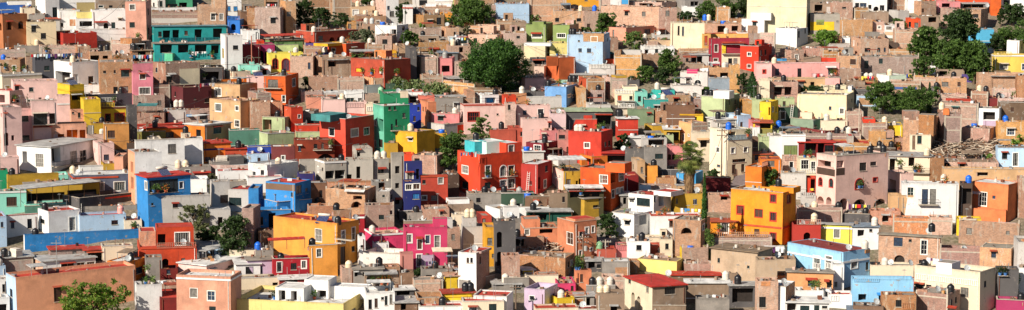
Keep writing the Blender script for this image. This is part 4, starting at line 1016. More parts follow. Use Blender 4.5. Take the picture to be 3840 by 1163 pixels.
1580 1765 330 500 cream D8 rtile p0 o1665,370,150,80 w1685,465,30,50 w1645,465,30,50 U1583,1612,340,405,yellow B1650,405,160 w1660,370,20,60 t1670,315,180,redtile | cream balcony bay with red tile roof
1722 1960 350 530 redorangeb c1858 fredbb D9 rgrey p0.3 W1790,410,26,26 W1788,500,28,28 w1880,400,14,40 w1912,395,14,40 | vermilion corner house with two square windows
1842 1960 480 620 pink D8 c1845 rgrey p0.2 Z1903,540,20,24 | pink house end by black tank
1255 1485 370 450 brick2 D8 rrubble c1262 p0.1 | low brick wall below cream wall house
1265 1380 405 480 brickd D6 rrubble | shaded brick hut beside shed
1350 1485 410 500 lgrey D7 rtin p0 c1355 o1395,450,80,50 | grey shed with tilted metal roof
1280 1450 480 540 rubble D5 rrubble | rubble slope hut below shed
960 1225 350 410 white D7 rrubble c990 V965,1160,355 w1090,385,24,30 o1015,390,30,30 | white house under scalloped arch cornice
985 1220 300 350 sandy D6 rrubble T973,345,white p0.1 | sandy rooftop room above scalloped cornice
770 990 415 580 brick2 c975 D9 rgrey p0.2 U770,820,380,420,brick U825,970,380,415,lgrey | big plain brick house beside mesquite tree
975 1110 410 510 brick2 D7 rrubble w1025,490,26,16 K980,1100,505,tin | dark windowed brick house with lean-to tin sheet
1270 1490 545 660 whitish c1475 D9 rgrey p0.3 W1328,615,30,50 Wv1402,628,50,50 U1320,1400,525,555,hotpink U1420,1480,520,550,white | white house with round topped window and pink cloth
1210 1430 645 740 whitish c1425 D8 rwhite p0.2 W1262,705,30,20 W1378,735,34,70 | long white house with three framed windows
1440 1640 510 600 brick2 D8 rrubble o1600,570,60,40 T1600,525,white T1615,520,grey | brick terrace with grey drums
1490 1645 590 700 corrgrey D7 rrubble | corrugated grey blue sheet fence house
1640 1720 490 700 brick2 D8 rrubble | tall sunlit brick flank wall
565 775 490 580 whitish c590 D7 rrubble U682,770,445,475,orange3 V590,740,500 | white house with fancy pale balustrade
262 480 435 600 orange2 c355 korange2 D8 rgrey p0.1 U262,350,430,500,orange2 | large plain orange block house
355 560 450 510 brickd D6 c390 rtin p0 o430,470,80,50 L400,450,465 | shadowy rooftop shed with washing
445 700 560 610 darkbrown D6 rtin p0 c450 W480,580,40,40 w540,582,40,34,blue | dark rooftop room with white and blue panels
500 700 595 760 orange3 c560 fbrickd D8 rrubble | burnt orange wall with long shadow
385 520 620 665 mintp D6 rrubble o480,640,30,20 | pale mint rooftop room with ladder
248 500 655 800 cornb c410 D8 rgrey p0.2 W432,724,24,16 W468,724,24,16 T272,700,black T440,615,black T470,615,black w350,725,40,20 P355,650 | sky blue and white house with two tiny windows
495 560 665 800 brick2 D7 rrubble c500 | brick side wall of sky blue house
50 260 590 700 pinkm2 c100 D8 rrubble p0.1 | plain dusty pink house beside green tree
165 265 500 590 creampink D7 rrubble c240 | pale peach house behind dusty pink house
-20 170 480 590 rubble D6 rrubble o190,470,60,30 | dark cluttered roofs beside big tree
140 265 440 500 dgrey D6 rrubble o200,470,80,30 | dark corrugated shelter left of orange block
-60 110 705 800 tanb D8 rwhite p0.1 T75,700,white c-50 | small tan house with white rim
-60 25 735 800 red D6 rred | red wall corner by tan house
80 260 690 760 dgrey D6 rrubble V110,175,700 | flat rooftop behind black railings
110 390 730 800 lgrey D6 rwhite p0.2 | patchwork of white roof sheets
560 700 600 640 brickd D6 rrubble | dark brick shed near wires
678 870 585 740 brick2 c742 D8 rrubble p0.2 w727,623,26,18 U780,865,570,590,mustard | bare brick corner house with one small window
590 700 680 780 brickd D8 w660,725,34,30 rgrey U650,680,675,690,red T650,780,black | shaded brick house with tank and awning
780 930 685 790 creamw D8 rgrey p0.1 w812,740,30,40,terra w898,740,24,30 V780,930,690 U840,950,655,685,creamw | cream house with scalloped top and red door
925 1020 690 800 mintl D7 c930 rteal w960,745,24,40 o998,760,24,60 | mint front house beside turquoise cube
1012 1230 710 800 turq2 c1125 D8 rgrey v1050,765,20,20 U1050,1120,675,710,turq2 T1090,672,white | turquoise cube house with dome
1130 1345 715 800 brickg D8 rdark w1235,755,34,30 p0.1 U1190,1225,680,715,turq2 Q1170,710 | dark brick house with solar pipe
1345 1440 740 790 lgrey D6 rrubble | small grey house below long white house
870 960 600 640 dgrey D5 rrubble | dark flower covered rooftop
1430 1715 730 900 palegreen c1602 fgreen2 D9 rwhite p0.2 U1515,1635,685,740,white V1600,1635,700 U1515,1640,683,690,red | pale green house with red roofed stair hut
1700 1860 740 800 lgrey D7 rrubble | chalky low wall by road
1860 1960 600 740 cream D8 c1870 rgrey | cream pink side house near conifer
1850 1930 740 790 whitish D6 rrubble | low chalk white shed with metal sheets
@2880 0
-160 315 -40 260 yellowcream c285 fsandd D12 rgrey p0.2 | huge blank pale yellow building with shadow side
-20 50 90 240 white D7 v0,130,24,60 c15 | slim white house end beside round shrub
125 300 155 250 white D6 rgrey p0.2 c270 w280,230,10,40 | white upper block by blank yellow building
58 300 215 350 white c215 D8 rgrey p0.2 w232,258,14,50 w280,230,10,40 | white house with slim windows in yellow building's shade
-60 60 250 450 brick2 c50 D7 rrubble | brick flank wall left of white houses
320 545 105 240 greyblock c540 D8 rrubble p0.2 U320,500,165,230,yellowp U365,425,150,190,green w525,165,14,14 o350,80,60,60 | grey block house painted with yellow and green patches
335 545 25 105 rubble D7 rrubble o380,60,60,50 U440,520,50,90,lgrey | collapsing rooftop shed on grey block house
540 790 150 260 brick2 c550 D8 rrubble p0.2 | long brick wall between grey and beige houses
790 880 165 250 pinkbrick D7 rrubble p0.1 | pinkish brick house with clay jar
880 960 190 270 white D7 rrubble U880,960,240,265,sandy w910,210,40,20 | pale narrow house by upper tree
470 640 20 130 brick c480 D7 rblueslab p0.1 w575,60,30,14 | brown house with bluish sheet roof
650 900 -60 100 white c655 D8 rgrey w672,42,30,40 w718,38,50,30 w768,52,24,30 v815,70,40,40 w860,60,34,40 p0.1 | white upper house with arched doorway
640 760 60 130 brick2 D7 rrubble c650 | pinkish brick wall beneath white upper house
700 910 90 150 rubble D6 rrubble | cluttered rooftops under white upper house
890 1035 -60 80 brick2 D7 rrubble c940 w920,10,40,50 w910,70,30,30 | dim brick ridge house
910 1065 80 145 lgrey D6 rrubble c980 | small corrugated white hut
1035 1160 -60 90 white D7 rgrey w1130,30,30,34 c1040 | white cube on right ridge
1065 1270 10 120 brick2 c1155 D8 rrubble p0.2 w1168,80,20,30 | brick house between white cube and pink house
1055 1150 140 215 orangev D6 w1068,185,20,40 rrubble w1118,190,30,40 | small vivid orange shop front
1150 1290 120 220 rubble D6 rrubble o1240,150,60,40 | scrap laden roofs beside orange shop front
1210 1280 165 210 clay D5 | clay brick hut beside scrap laden roofs
1145 1800 -60 15 orangev D7 rgrey c1150 | orange ridge wall along hilltop
1270 1450 10 85 rosep D7 rgrey o1340,40,60,30 | rose house on right ridge
1300 1500 70 200 brick2 c1395 D8 rrubble v1362,130,20,50 p0.1 | brick gable house with broken arch
1450 1660 70 230 brickg c1600 D8 rblueslab p0.2 w1565,120,40,30 o1510,130,40,40 S1655,30 | dusky brick house with dish and sheet roof
1440 1660 25 75 greyd D6 rtin p0 o1550,55,150,40 | open rooftop shelter with blue grey roof
1670 1760 -60 100 orangec D7 rgrey c1680 | burnt orange house beside white ridge building
1735 1960 -60 80 white D7 rgrey w1800,15,50,34 | white building on far right ridge
1515 1705 220 310 skybl D7 rgrey p0.2 | sky blue wall among trees
1640 1700 330 390 paleblue D5 | small pale blue hut among trees
1800 1960 305 420 white c1890 fyellowpale D8 rgrey p0.2 | white upper storey of yellow villa
1690 2000 410 560 yellowv c1700 D9 rgrey p0.4 W1778,502,60,40 W1935,505,40,46 V1705,1840,405 F1690,1960,415,white | yellow villa with white framed windows
1570 1960 555 700 brick2 c1585 D8 rrubble K1680,1870,575,tin | brick house behind draped canvas
1680 1875 580 670 canvas D6 rrubble o1725,640,50,40 | room draped with tan canvas
1690 1880 670 760 brick2 D8 rrubble c1700 p0.4 | brick yard wall with thin antenna
1530 1670 690 800 brickd D8 rrubble c1655 T1595,685,cream T1785,755,black | brick house with conical cream tank
1670 1760 740 800 maroon D7 rrubble T1775,790,black | maroon low wall beside tanks
1730 1960 745 850 pinkbrick D8 rrubble P1850,740 | dusty rose wall with hanging vine
1875 1960 570 800 brickd D8 rrubble | dark brick wall at upper right edge
1460 1600 560 600 purple D6 U1545,1570,590,660,purple rrubble | purple wall with colored clothes
1275 1500 590 710 brick2 c1278 D9 rrubble p0.2 w1337,635,50,34 w1442,637,24,34 T1400,580,black | brick house with two barred windows below trees
1220 1480 520 590 rubble D7 rrubble o1320,550,60,30 T1380,510,black U1230,1260,500,560,white | messy rooftop with metal frame and tank
1095 1280 580 650 brick2 D7 rrubble o1080,540,40,40 c1100 | warm brick house beside striped laundry
915 1150 610 680 brick2 D7 rrubble c920 U940,1120,655,672,bluepanel | low brick terrace with solar blue sheet
820 1045 570 660 white c912 flgreen D7 rwhite p0.1 T810,580,cream | white and pale green box house
690 830 590 680 brick2 D7 rrubble T740,675,white T775,680,white L700,800,575 | brick yard with clothesline and round tanks
650 800 670 760 greyd D7 rrubble V660,800,700 | grey house with decorative railing
670 820 720 790 paleblue D6 rrubble U685,800,740,790,brick2 | brick and pale blue lower wall
520 697 420 590 brick2 c522 D8 rgrey p0.1 w639,465,44,40 | brick house with paned window above shaded wall
540 700 520 630 brickg c545 D7 rgrey | shaded plaster base wall
625 910 295 440 brick2 c695 fbrick2 D9 rrubble p0.2 w750,377,44,30 v835,375,24,34 v880,375,16,34 | brick house with two little arched windows
695 1140 430 560 brickg c697 D9 rgrey p0.1 w743,488,32,60 w852,463,30,40 | long brick house with dark door in shadow
910 1150 370 440 brick2 D7 rrubble p0.1 | brick wall extending toward trees
955 1140 225 370 brick2 c960 D8 rgrey p0.2 | plain brick house behind tree crowns
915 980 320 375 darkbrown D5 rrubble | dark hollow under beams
740 880 255 295 rubble D6 rrubble | broken pergola on brick house
1015 1110 480 570 brick2 D7 rrubble o1075,545,30,50 L1040,1100,560 | brick wall with striped cloth line
375 515 435 470 redorangeb D6 rrubble U375,450,430,470,redorangeb | bright red orange walled roof
530 655 370 420 brick2 D6 rrubble c560 | small brick hut on upper right slope
410 560 390 440 brick2 D6 rrubble | low brick wall on upper right slope
270 415 365 430 brick3 D6 rrubble | orange brick ruin beside round tree
90 270 380 460 pinkbrick D7 rrubble c175 p0.1 | pinkish brick house with grey posts
410 615 330 370 lgrey D6 rrubble c470 | low whitewashed shed with rubble roof
535 620 285 320 white D6 | white scrap hut right of round tree
270 400 430 470 rubble D6 rrubble | rubbly roof terrace before bright red wall
40 210 440 470 brick D6 rrubble U50,140,440,460,skyb | blue tarp covered brick shed
-60 60 415 470 maroonp D6 rrubble | red walled shed at pink row house
-60 540 480 595 pinkl c-50 fpinkl D8 rwhite p0.1 w238,552,30,66 w70,545,30,50 w471,540,34,60 t475,505,80,white V325,410,570 L335,420,555 P480,570 P510,565 T45,585,cream | long light pink row house with balcony laundry
0 540 590 680 tan D7 rgrey w250,635,44,40 o335,650,30,60 o360,650,20,60 U430,540,590,650,pinkl | stone base of light pink row house
15 225 615 760 brickp c20 D8 rrubble p0.1 o75,685,60,64 o150,685,54,64 T115,760,black | brick house with two big open window frames
-60 15 600 780 cream D7 rgrey | cream edge wall by open frames
370 590 640 720 creamy c410 D7 rgrey p0.2 | cream building with grey slab
460 650 680 780 creamsand D7 rgrey p0.2 c640 T525,710,black U600,630,650,700,white | cream sand house with black tank
220 650 745 900 sand c590 D9 rgrey p0.1 | sand coloured building roof edge
590 730 610 690 rubble D6 rrubble | rubble pile roofs by shaded base wall
620 800 640 690 brick D6 rrubble | dark brick roofs with white pots
1290 1500 710 780 brick2 D7 rrubble c1300 | brick house with pale parapet below barred windows
1340 1530 740 790 redslabw D6 rred p0.1 | bright red sloping roof
1240 1300 660 720 greyd D5 T1270,700,black | grey nook with black tank near poplar
@0 388
-60 1 400 640 grey D5 rgrey | sliver of grey house at photo edge
-40 160 30 440 palepink D7 rgrey o10,90,14,30 o40,130,16,110 v48,270,34,100 o96,260,22,40 c30 | pale pink house stepped beside smooth pink tower
118 255 50 330 pink D9 rgrey c121 w184,116,68,44 w195,260,60,38 | smooth pink tower with two wide windows
250 430 -20 330 palepink D8 rgrey w308,118,104,84 o398,116,46,80 B330,160,180 | pink storey with a long curtained window above balcony
100 430 -170 40 palepink D7 rgrey V60,330,10 | pink terrace storey with railing and arched doors
254 650 160 330 palesalmon c258 D4 rgrey o322,225,130,90,orange o444,253,80,44,orange o544,233,82,70,orange o622,233,44,70,orange w315,243,60,58 w378,248,24,34 | salmon storey with orange lined loggias
525 655 50 200 palesalmon D7 rgrey c540 w597,88,20,40 w550,72,20,16 | salmon stair block beside yellow house
430 525 -60 160 palepink D6 rgrey F430,525,0,white | pale pink upper block between railing and yellow wall
688 972 30 160 yellow c695 D8 rgrey F688,972,25,brownt Z736,122,44,50 Z812,107,40,60 Z900,103,68,62 V690,860,5 p0.5 | bright yellow house with three red framed windows
788 970 155 400 ochrewall D7 rgrey w838,232,54,56 | worn ochre plaster wall with barred window below yellow house
688 790 150 300 mustard D6 rgrey T815,290,black U660,705,165,235,grey | mustard block with cement box on its roof
640 760 -30 200 yellow D6 rgrey | narrow yellow wall beside red framed windows
660 790 235 310 pinkgrey D5 rgrey T770,290,white | pinkish cement box room on terrace
126 720 325 520 white c390 D8 rtin p0 o188,405,34,90 X300,430,58,100 o425,390,65,110 X556,410,50,100 X628,405,50,100 B300,490,210 B540,460,220 | white house with four tall doors under corrugated tin
700 860 300 460 palepink D7 rgrey c745 w803,407,40,44 | pale pink house with single small white window
860 960 400 510 palesalmon D6 rgrey c930 | plain salmon wall with graffiti tag
780 890 455 515 mustard D5 rgrey | mustard wall in shade below salmon wall
590 810 475 530 white D6 rdark p0.3 c600 | white low box with dark roof litter
-60 75 290 420 grey D7 o30,360,70,80 rbrick U-40,70,240,300,brick | brick topped shed with roller shutter at photo edge
-60 145 410 560 palepink D7 rwhite w70,530,40,30 | pale pink wall crossed by wires
-40 55 505 670 emerald D6 rgreen p0.3 | emerald green house at photo edge
50 440 540 680 mustard D7 rgrey p0.3 c60 U250,440,560,600,mustard T95,650,black | mustard courtyard wall shaded by corrugated canopy
430 515 540 600 mint D5 rwhite | mint green block near cream tank
516 1000 545 700 slate c556 D9 rwhite p0.1 W746,628,70,60 W900,622,80,66 F525,890,560,terra T530,530,cream S590,560 | slate grey house with white framed windows
470 1025 715 830 dgrey c600 D7 p0.9 rrubble K150,755,655,tin U720,790,700,725,grey U790,1025,695,720,redorange | dark grey terrace wall with bright orange bench and tin canopy
195 750 610 760 mustard D4 rgrey p0 o350,720,280,90 o620,700,220,90 | shaded mustard patio beneath tin canopy
-40 195 665 820 mint D8 rgrey p0.2 w86,738,78,68 F-40,195,665,white | mint house with white framed square window
195 610 760 820 mint D5 rgrey p0.3 T520,745,ball | low mint wall with orange globe lamp
190 560 775 825 seagreen D5 | lower green wall below the mint terrace
530 1030 780 830 grey D5 rbrick | grey stepped base below dark terrace
960 1215 370 760 peach c1020 D6 rgrey p0.2 fwhite o992,480,20,80 o996,600,20,90 | tall peach edged white house end with narrow windows
1020 1390 280 560 white D8 c1028 rgrey p0.2 w1298,342,62,70 | white house with one dark window above blue house
1128 1220 270 390 cream D6 v1155,325,36,50 rgrey p0.2 | cream block with small arched window
1380 1530 265 490 white D7 rgrey p0.2 T1400,250,black U1370,1440,225,262,cream | whitewashed wing carrying a black tank
1040 1250 215 290 olive D6 rrubble U1040,1120,210,290,olive | olive wall beneath black tank
1055 1430 185 280 orange D7 rred p0 w1280,235,60,40 o1220,235,80,40 T1170,250,black | orange house shaded under wide red eave
1030 1370 160 215 salmon D7 rred p0 | low house with dark red roof and salmon fascia
1390 1740 160 340 orange c1545 ftan D8 rwhite p0 w1496,225,36,56 w1638,200,60,50 F1390,1740,156,white | orange house with tan side and blue framed window
1490 1740 300 450 orange c1540 D7 rred p0 w1562,420,50,30 o1510,340,40,30 F1500,1760,345,navy | orange house with indigo trimmed eave
1700 1960 340 440 terra D8 rred p0 T1798,385,black w1740,400,40,30 | broad red roofed house with black tank
1020 1250 70 190 brickd c1240 D7 rrubble w1180,120,30,40 K1030,1180,20,teal | long shaded brick wall below teal tarp
1245 1400 50 160 lgrey D6 rrubble o1255,110,24,80 T1330,20,white T1365,20,white | grey brick hut with pair of round cisterns
1390 1580 50 150 brickd D6 rrubble w1535,98,60,48 t1425,85,40,skyb | shaded brick house with bluish glazed window
1578 1960 -20 220 tan c1815 ftanb D9 rbrick p0.2 W1645,30,44,54 W1786,35,24,34 W1787,150,34,50 | tall tan brick house with three white windows
1735 1960 205 330 seagreen D5 rrubble | sea green wall near grey pillars
1790 1960 190 230 darkgreen D4 | overgrown green wall strip beneath tan brick house
1550 1760 440 500 grey D6 rrubble c1600 T1670,470,box U1730,1840,400,480,dgrey | grey roof with sloping cement stair wall
1840 1960 390 440 grey D6 rwhite p0.2 | white topped grey wall below red roofs
1580 1960 470 520 brick D6 rwhite p0.2 c1900 | brick parapet room in front of red roof
1640 1960 510 600 white D7 rred p0.1 | white wall house with faded red roof
1350 1590 480 560 grey D6 rrubble T1400,485,cream | small grey shed beneath cream tank
1470 1580 520 570 maroon D5 rred p0 | dull maroon roofed room beside blue house
1032 1440 555 980 blue c1125 kblued D9 rredslab p0 F1125,1440,560,blue W1110,620,24,60 W1372,618,30,50 o1240,625,220,100,glass U1215,1440,675,720,blue P1160,672 P1250,672 P1190,672 Q1240,530 T1375,485,cream w1153,760,14,20 | bright blue house with white columned veranda
1410 1580 570 700 white c1560 kwhite D6 rwhite p0.6 | white walled terrace of bright blue house
1215 1580 700 960 lgrey D7 rrubble c1220 w1320,770,40,34 | peeling pale grey wall house below blue veranda
1600 1730 590 780 lgrey D6 rrubble w1690,720,60,60 | pale house with white walled gate in undergrowth
1720 1960 650 800 lgrey c1875 fbluew D8 rred p0.1 w1770,740,100,60 w1912,720,30,60 | old white house with blue side and faded red roof
1670 1880 590 650 grey D6 rrubble | low hut roofed with scrap timber
1880 1960 570 640 white D6 rwhite p0.3 | small white room beside scrap timber roof
1820 1960 790 1080 brick c1910 D6 | tall brick wall below old white house
-60 120 180 420 palesalmon D6 o45,260,34,90 v75,240,30,0 w98,260,20,40 | salmon stair wing with shadowed doorway
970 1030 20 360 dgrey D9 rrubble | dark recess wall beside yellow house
1010 1240 -60 60 brickd D6 rrubble | shaded rooftop room behind teal tarp
960 1050 300 400 darkbrown D6 rrubble p0.1 | cluttered dark yard with tangled scrap
870 1030 350 400 dgrey D5 rrubble p0.1 | scrap heap roof before peach house
@960 388
-40 105 -10 230 brick D8 rrubble | tall shaded brick side wall
100 200 -10 200 brick3 D7 rrubble | orange brown brick wall next to red house
186 350 30 230 redorange c265 kterra D7 rrubble W325,97,22,26 W252,5,30,36 | small vermilion house with one white window
345 475 60 190 grey c440 D6 rrubble w410,130,60,50 | grey shack with blue framed glass
45 290 105 250 palegreen c215 kpalegreen D7 rrubble p0.2 o80,160,70,80 o270,170,26,60 T165,205,black | pale green cube house with ragged opening
300 480 165 260 redorange D5 rrubble p0.2 | low vermilion terrace wall
480 890 118 430 vermilion c678 D10 rteal p0.4 fcrimsonr W572,216,40,60 W744,221,52,56 W834,212,40,54 W755,332,36,40 W818,328,36,40 U560,690,80,130,tealroof | bright red corner house with four white framed windows
500 670 -30 110 palepink D6 rgrey T655,105,cream | light pink wall behind red corner house
660 835 -10 100 palepink D7 c830 rgrey V670,810,15 U720,800,90,108,lgrey | pink terraced house with dark railing
830 885 0 100 cream D6 V835,880,40 rrubble | cream house with diamond lattice panel
885 1160 20 370 mintgreen c968 fgreend D9 rwhite p0.2 o943,165,38,96 W902,150,12,34 W900,305,12,50 w1118,90,24,36 w1060,145,16,50 B1060,205,70 w1026,180,16,50 w1010,20,20,60 w1050,20,16,60 w940,300,36,60 | tall emerald and mint house with balcony
1155 1245 10 230 navyblue c1160 D7 w1195,115,18,40 w1225,40,10,30 | narrow cobalt blue house beside emerald house
1240 1360 -10 180 salmon c1300 D6 B1265,90,90 | salmon house with dark balcony in shade
1320 1540 75 200 rose D7 rrubble w1390,110,44,36 T1500,150,white c1530 | rose house with blue trimmed window and white tank
1540 1880 20 210 shellpink c1570 D8 rred p0.2 Z1640,100,84,66 w1822,83,14,14 w1555,100,30,80 | pale pink house with red and white window
1350 1560 -40 80 grey D7 rrubble N | cluttered grey rooftop house with antenna
1560 1900 -60 20 brick2 D7 rrubble | brick rooftop room with blue buckets
1880 1960 0 210 pinkbrick D7 rrubble w1912,30,20,40 | dusty rose house edge
1290 1600 160 240 lgrey D7 rrubble c1420 U1520,1590,160,230,red | pale stone ruin with small red gable
1770 1960 200 310 terracotta c1775 D9 rred p0.1 T1850,185,black | terracotta house beneath broad red roof
1054 1350 218 400 goldenyellow c1215 kgoldenyellow fmustardd D8 rgrey p0.1 W1166,273,34,24 T1165,205,cream | golden yellow cube house with tiny barred window
1350 1440 225 320 mustardd D6 rgrey p0.1 T1400,320,bluelow | mustard wall with blue tarp bundle
970 1070 300 390 mustard D6 rrubble p0.1 | low mustard wall left of golden cube house
1180 1440 395 520 brick c1365 D7 rgrey p0.2 w1215,425,40,20 w1400,468,20,14 | tapered brick house below leafy tree
1115 1190 380 430 red D4 | short red wall stub below golden cube
0 290 230 360 palegreen D6 rgrey p0.2 c88 | pale green mural wall with faded painted mountains
300 545 215 275 palegreen D5 rgrey p0.3 | pale green stepped wall behind rust house
295 590 275 460 rustbrown c300 D8 rgrey p0.3 w328,340,22,46 w448,322,26,34 w500,320,18,40 v530,410,140,60 B500,350,140 P560,330 | rust brown house above a stone arch
-60 120 330 440 royalblue D6 rwhite p0.5 | royal blue wall with white coping
120 290 325 470 maroonp D7 rwhite p0.1 c125 W204,415,22,40 | dull maroon house with one small white window
-60 105 380 460 paleblue D6 rred p0.1 | pale blue strip house with red roof
-60 320 465 620 white c88 D9 rwhite p0.4 V-20,90,470 V110,310,460 T170,560,cream | white house with red pillared roof railing
-60 200 560 660 white D6 rred p0.2 o25,545,30,20 | white walled lower terrace with red floor
70 410 600 880 blueb c295 D8 rred p0.1 kblue w270,686,16,34 w378,655,20,40 V300,400,700 U70,290,605,645,brown w320,650,44,70 | azure blue corner house with brown parapet
-60 50 640 860 blueb c20 D7 rrubble | azure blue house edge with small red ledge
40 420 745 900 blue D6 rred p0.2 c160 | low azure wall in front of azure corner house
410 540 600 800 umber D6 c415 rtin p0.1 w490,683,24,56 | umber brown house with tall narrow window
318 445 530 640 indigo D6 rgrey p0.1 | deep indigo wall in shade
322 450 425 530 stuccogrey D6 rrubble c330 | ragged white cement wall ruin
445 680 440 640 cement c520 D8 rrubble p0.3 o555,538,70,60 o632,535,76,66 F445,680,445,white T645,580,black | pale cement house with yellow edged openings
680 880 420 610 stuccogrey D7 rrubble p0.3 o770,520,30,90 o700,560,40,50 | grey plaster yard wall with leaning boards
728 880 340 560 cement D9 c760 rrubble p0.7 o775,375,30,50 | upper cement block with open roofless room
868 1000 420 590 cement c890 D7 rgrey p0.3 w940,505,44,46 t950,480,60,terra T915,415,white T1000,410,white | pale cement house with two white tanks and orange awning
1020 1118 375 820 cement c1028 D8 rgrey p0.4 o1068,500,34,56 o1066,620,30,40 o1066,735,34,50 t1075,710,50,terra | tall cement tower with stacked dark windows
880 1030 590 700 cementd D6 rgrey o948,618,44,44 | shaded cement storey under white tanks
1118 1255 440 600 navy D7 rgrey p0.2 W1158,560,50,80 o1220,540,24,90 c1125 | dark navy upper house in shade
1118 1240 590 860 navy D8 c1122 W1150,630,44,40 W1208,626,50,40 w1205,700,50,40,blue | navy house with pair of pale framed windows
1236 1445 545 770 coral c1245 D8 rbrick p0.5 w1266,592,26,30 W1392,582,38,48 W1268,712,34,30 w1343,711,48,36 F1236,1445,540,terra | coral red house with three barred windows
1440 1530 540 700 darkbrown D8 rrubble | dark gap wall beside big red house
540 905 600 660 brick3 D6 c545 rrubble p0.6 U560,640,590,610,brick U700,840,590,600,brick | jagged topped brick attic wall
525 905 655 900 brick2 c825 fbrick D8 rrubble p0.2 o767,712,66,30 v608,765,50,40 v758,765,84,50 v848,765,20,60 v888,755,30,60 t750,650,150,white | orange brick house with arched white framed openings
910 1040 665 880 greybrick c1010 D7 rwhite p0.1 w962,700,10,20 w1022,705,14,40 | small grey house with white roof and fan
390 580 765 830 cementd D6 rgrey T465,765,black | low cement block with black tank
1520 2008 385 720 red c1692 fredb D8 rwhite p0.5 W1925,510,44,80 W1925,605,50,70 B1935,550,80 P1930,560 W1925,345,40,60 W1578,500,50,56 W1750,510,36,80 WV1865,510,46,80 W1865,600,44,40 w1578,616,46,50 w1748,620,46,50 W1657,675,46,30 B1750,560,60 P1750,560 U1650,1738,288,380,turq U1740,1882,288,380,mintw U1888,2004,298,383,redb L1540,1680,372 S1882,300 T1735,270,black | big red house with turquoise rooftop room and laundry
1440 1640 740 840 rubble D6 rrubble c1450 U1450,1610,725,760,white | rubble roofed whitewashed shed below big red house
1600 1960 680 790 grey D7 rrubble p0.2 T1725,700,black T1870,770,black | flat grey roof littered with scrap
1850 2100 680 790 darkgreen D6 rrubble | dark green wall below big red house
@1920 388
-20 155 185 300 terracotta D7 rred w72,230,16,34 w120,220,20,34 | terracotta house at foot of pink houses
65 300 115 300 shellpink c80 D8 rrubble v283,165,14,40 T220,110,black | pink white house with arched window and tank
28 290 15 170 shellpink D8 rrubble c40 P120,20 | faded pink house with plant pots on roof
285 405 75 250 rosewhite D7 rrubble S350,160 S350,170 | rose house wall bearing a big mesh dish
222 345 205 330 rose D7 rred w240,250,26,44 c345 | small rose house with red edged roof
345 430 210 400 rosegrey D7 w372,252,50,30 v367,360,26,60 v418,350,16,50 | dusty rose house with arched doorway
105 350 300 420 wine c235 D7 rwhite p0.1 W192,338,50,44 o310,370,50,80 T285,300,black | wine red house with white window and black tank
90 240 360 430 lgrey D5 rwhite p0 T110,400,bluelow | white tin shed with railings
240 490 400 460 lgrey D7 rwhite p0.4 c350 | long white parapet wall with wires
68 302 460 690 brickred c193 fdarkred D8 rwhite p0.1 l120,515,660 w258,490,20,44 o203,600,20,90 W248,605,20,60 w140,600,20,28 | dark red cube house with leaning white ladder
302 525 512 680 pinkm c385 fmustard D8 rgrey p0.1 w425,600,32,60 o488,600,18,36 o510,590,14,50 K300,560,430,white P380,510 | pink and mustard house below white shade sail
452 640 120 230 brightred c640 D7 rrubble p0.2 w527,185,46,40 U540,605,90,200,brightred T583,95,cream | upper red rooftop storey with cream tank
428 762 218 460 brightred c675 fdarkred D9 rgrey p0.4 W568,318,34,40 w708,310,14,34 w736,305,14,40 T490,215,white T515,215,white P650,210 | large red cube house with diagonal shadow
410 750 55 230 dgrey D7 rpalegreen p0 o690,130,120,90 P690,190 | dark plant filled rooftop patio under pale roofing
400 520 110 230 wine D6 c420 rrubble | shaded wine red wall beside rooftop patio
780 950 110 270 brightred c800 D8 rwhite p0 T815,95,black T765,95,black | plain bright red house with white roof
680 900 370 480 darkred D8 rredslab p0 o790,440,200,100 S840,420 | dark house beneath sloping bright red canopy roof
510 720 400 500 orange D5 rgrey o560,450,70,80 o640,450,30,60 c600 | small orange rooftop room with windows
590 660 355 430 darkred D4 T632,355,black | dark red chimney stack block
520 850 495 800 orangeb c745 forangeb D9 rgrey p0.3 W695,575,56,60 o765,560,36,80 W830,548,42,74 W765,685,20,64 W798,663,22,36 W830,665,20,50 U710,855,455,520,orangeb T868,665,white T890,650,white | large orange house with white framed windows
855 955 545 660 darkred D6 c860 rred | dark red wall behind two white tanks
900 1005 430 610 adobe c945 ftan D7 rgrey w980,502,18,46 | tan house with one slim dark window
1000 1100 470 600 ochre D6 rrubble T1068,570,black | ochre wall behind black tank
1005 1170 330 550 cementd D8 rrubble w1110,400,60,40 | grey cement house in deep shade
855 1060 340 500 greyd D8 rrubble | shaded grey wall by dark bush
860 1000 255 340 corrugatedwhite D6 rwhite p0 | low shed with ragged white roof
990 1170 265 400 lgrey D7 rrubble o1090,295,120,50 T1046,300,bluelow | cluttered rooftop shed with laundry tub
1085 1220 238 330 palegreen D6 rred w1190,310,40,30 | pale green wall house with red roof edge
1000 1170 170 240 mustard D6 rgrey c1060 p0.1 | mustard wall near ornamental flags
1145 1265 190 310 mustard D6 rwhite p0 o1215,250,100,70 | mustard house under white flat roof
1060 1260 60 170 brickd D8 rrubble w1120,125,20,40 c1090 | dark brick wall in shade below green houses
870 1070 45 150 green2 D7 rgrey p0.1 c880 | muted green house with tall stain
760 1070 30 60 cream D6 rgrey p0 V800,920,12 T1142,50,white | cream roof edge house with lattice screen
580 745 10 80 lgrey D7 rgrey w667,50,40,26 | low white plaster house near dark windows
1000 1180 -30 60 tealg D7 rgrey T1140,52,white | turquoise green house with round white cistern
1165 1380 10 170 umber D8 rrubble | shaded umber house behind yellow house
1430 1710 -50 95 palegreen c1602 fgreen2 D9 rgrey p0.2 T1465,50,black T1500,50,black T1530,50,black U1440,1535,60,100,white | pale green house with three black tanks below it
1710 1810 -20 90 brick2 c1740 D6 rrubble | dark roofed brick house by green house
1812 1960 -30 110 palegreen D7 rgrey T1860,85,black | light green house at tile roof's left
1380 1430 -20 70 brickd D5 rrubble | narrow brick house in shade
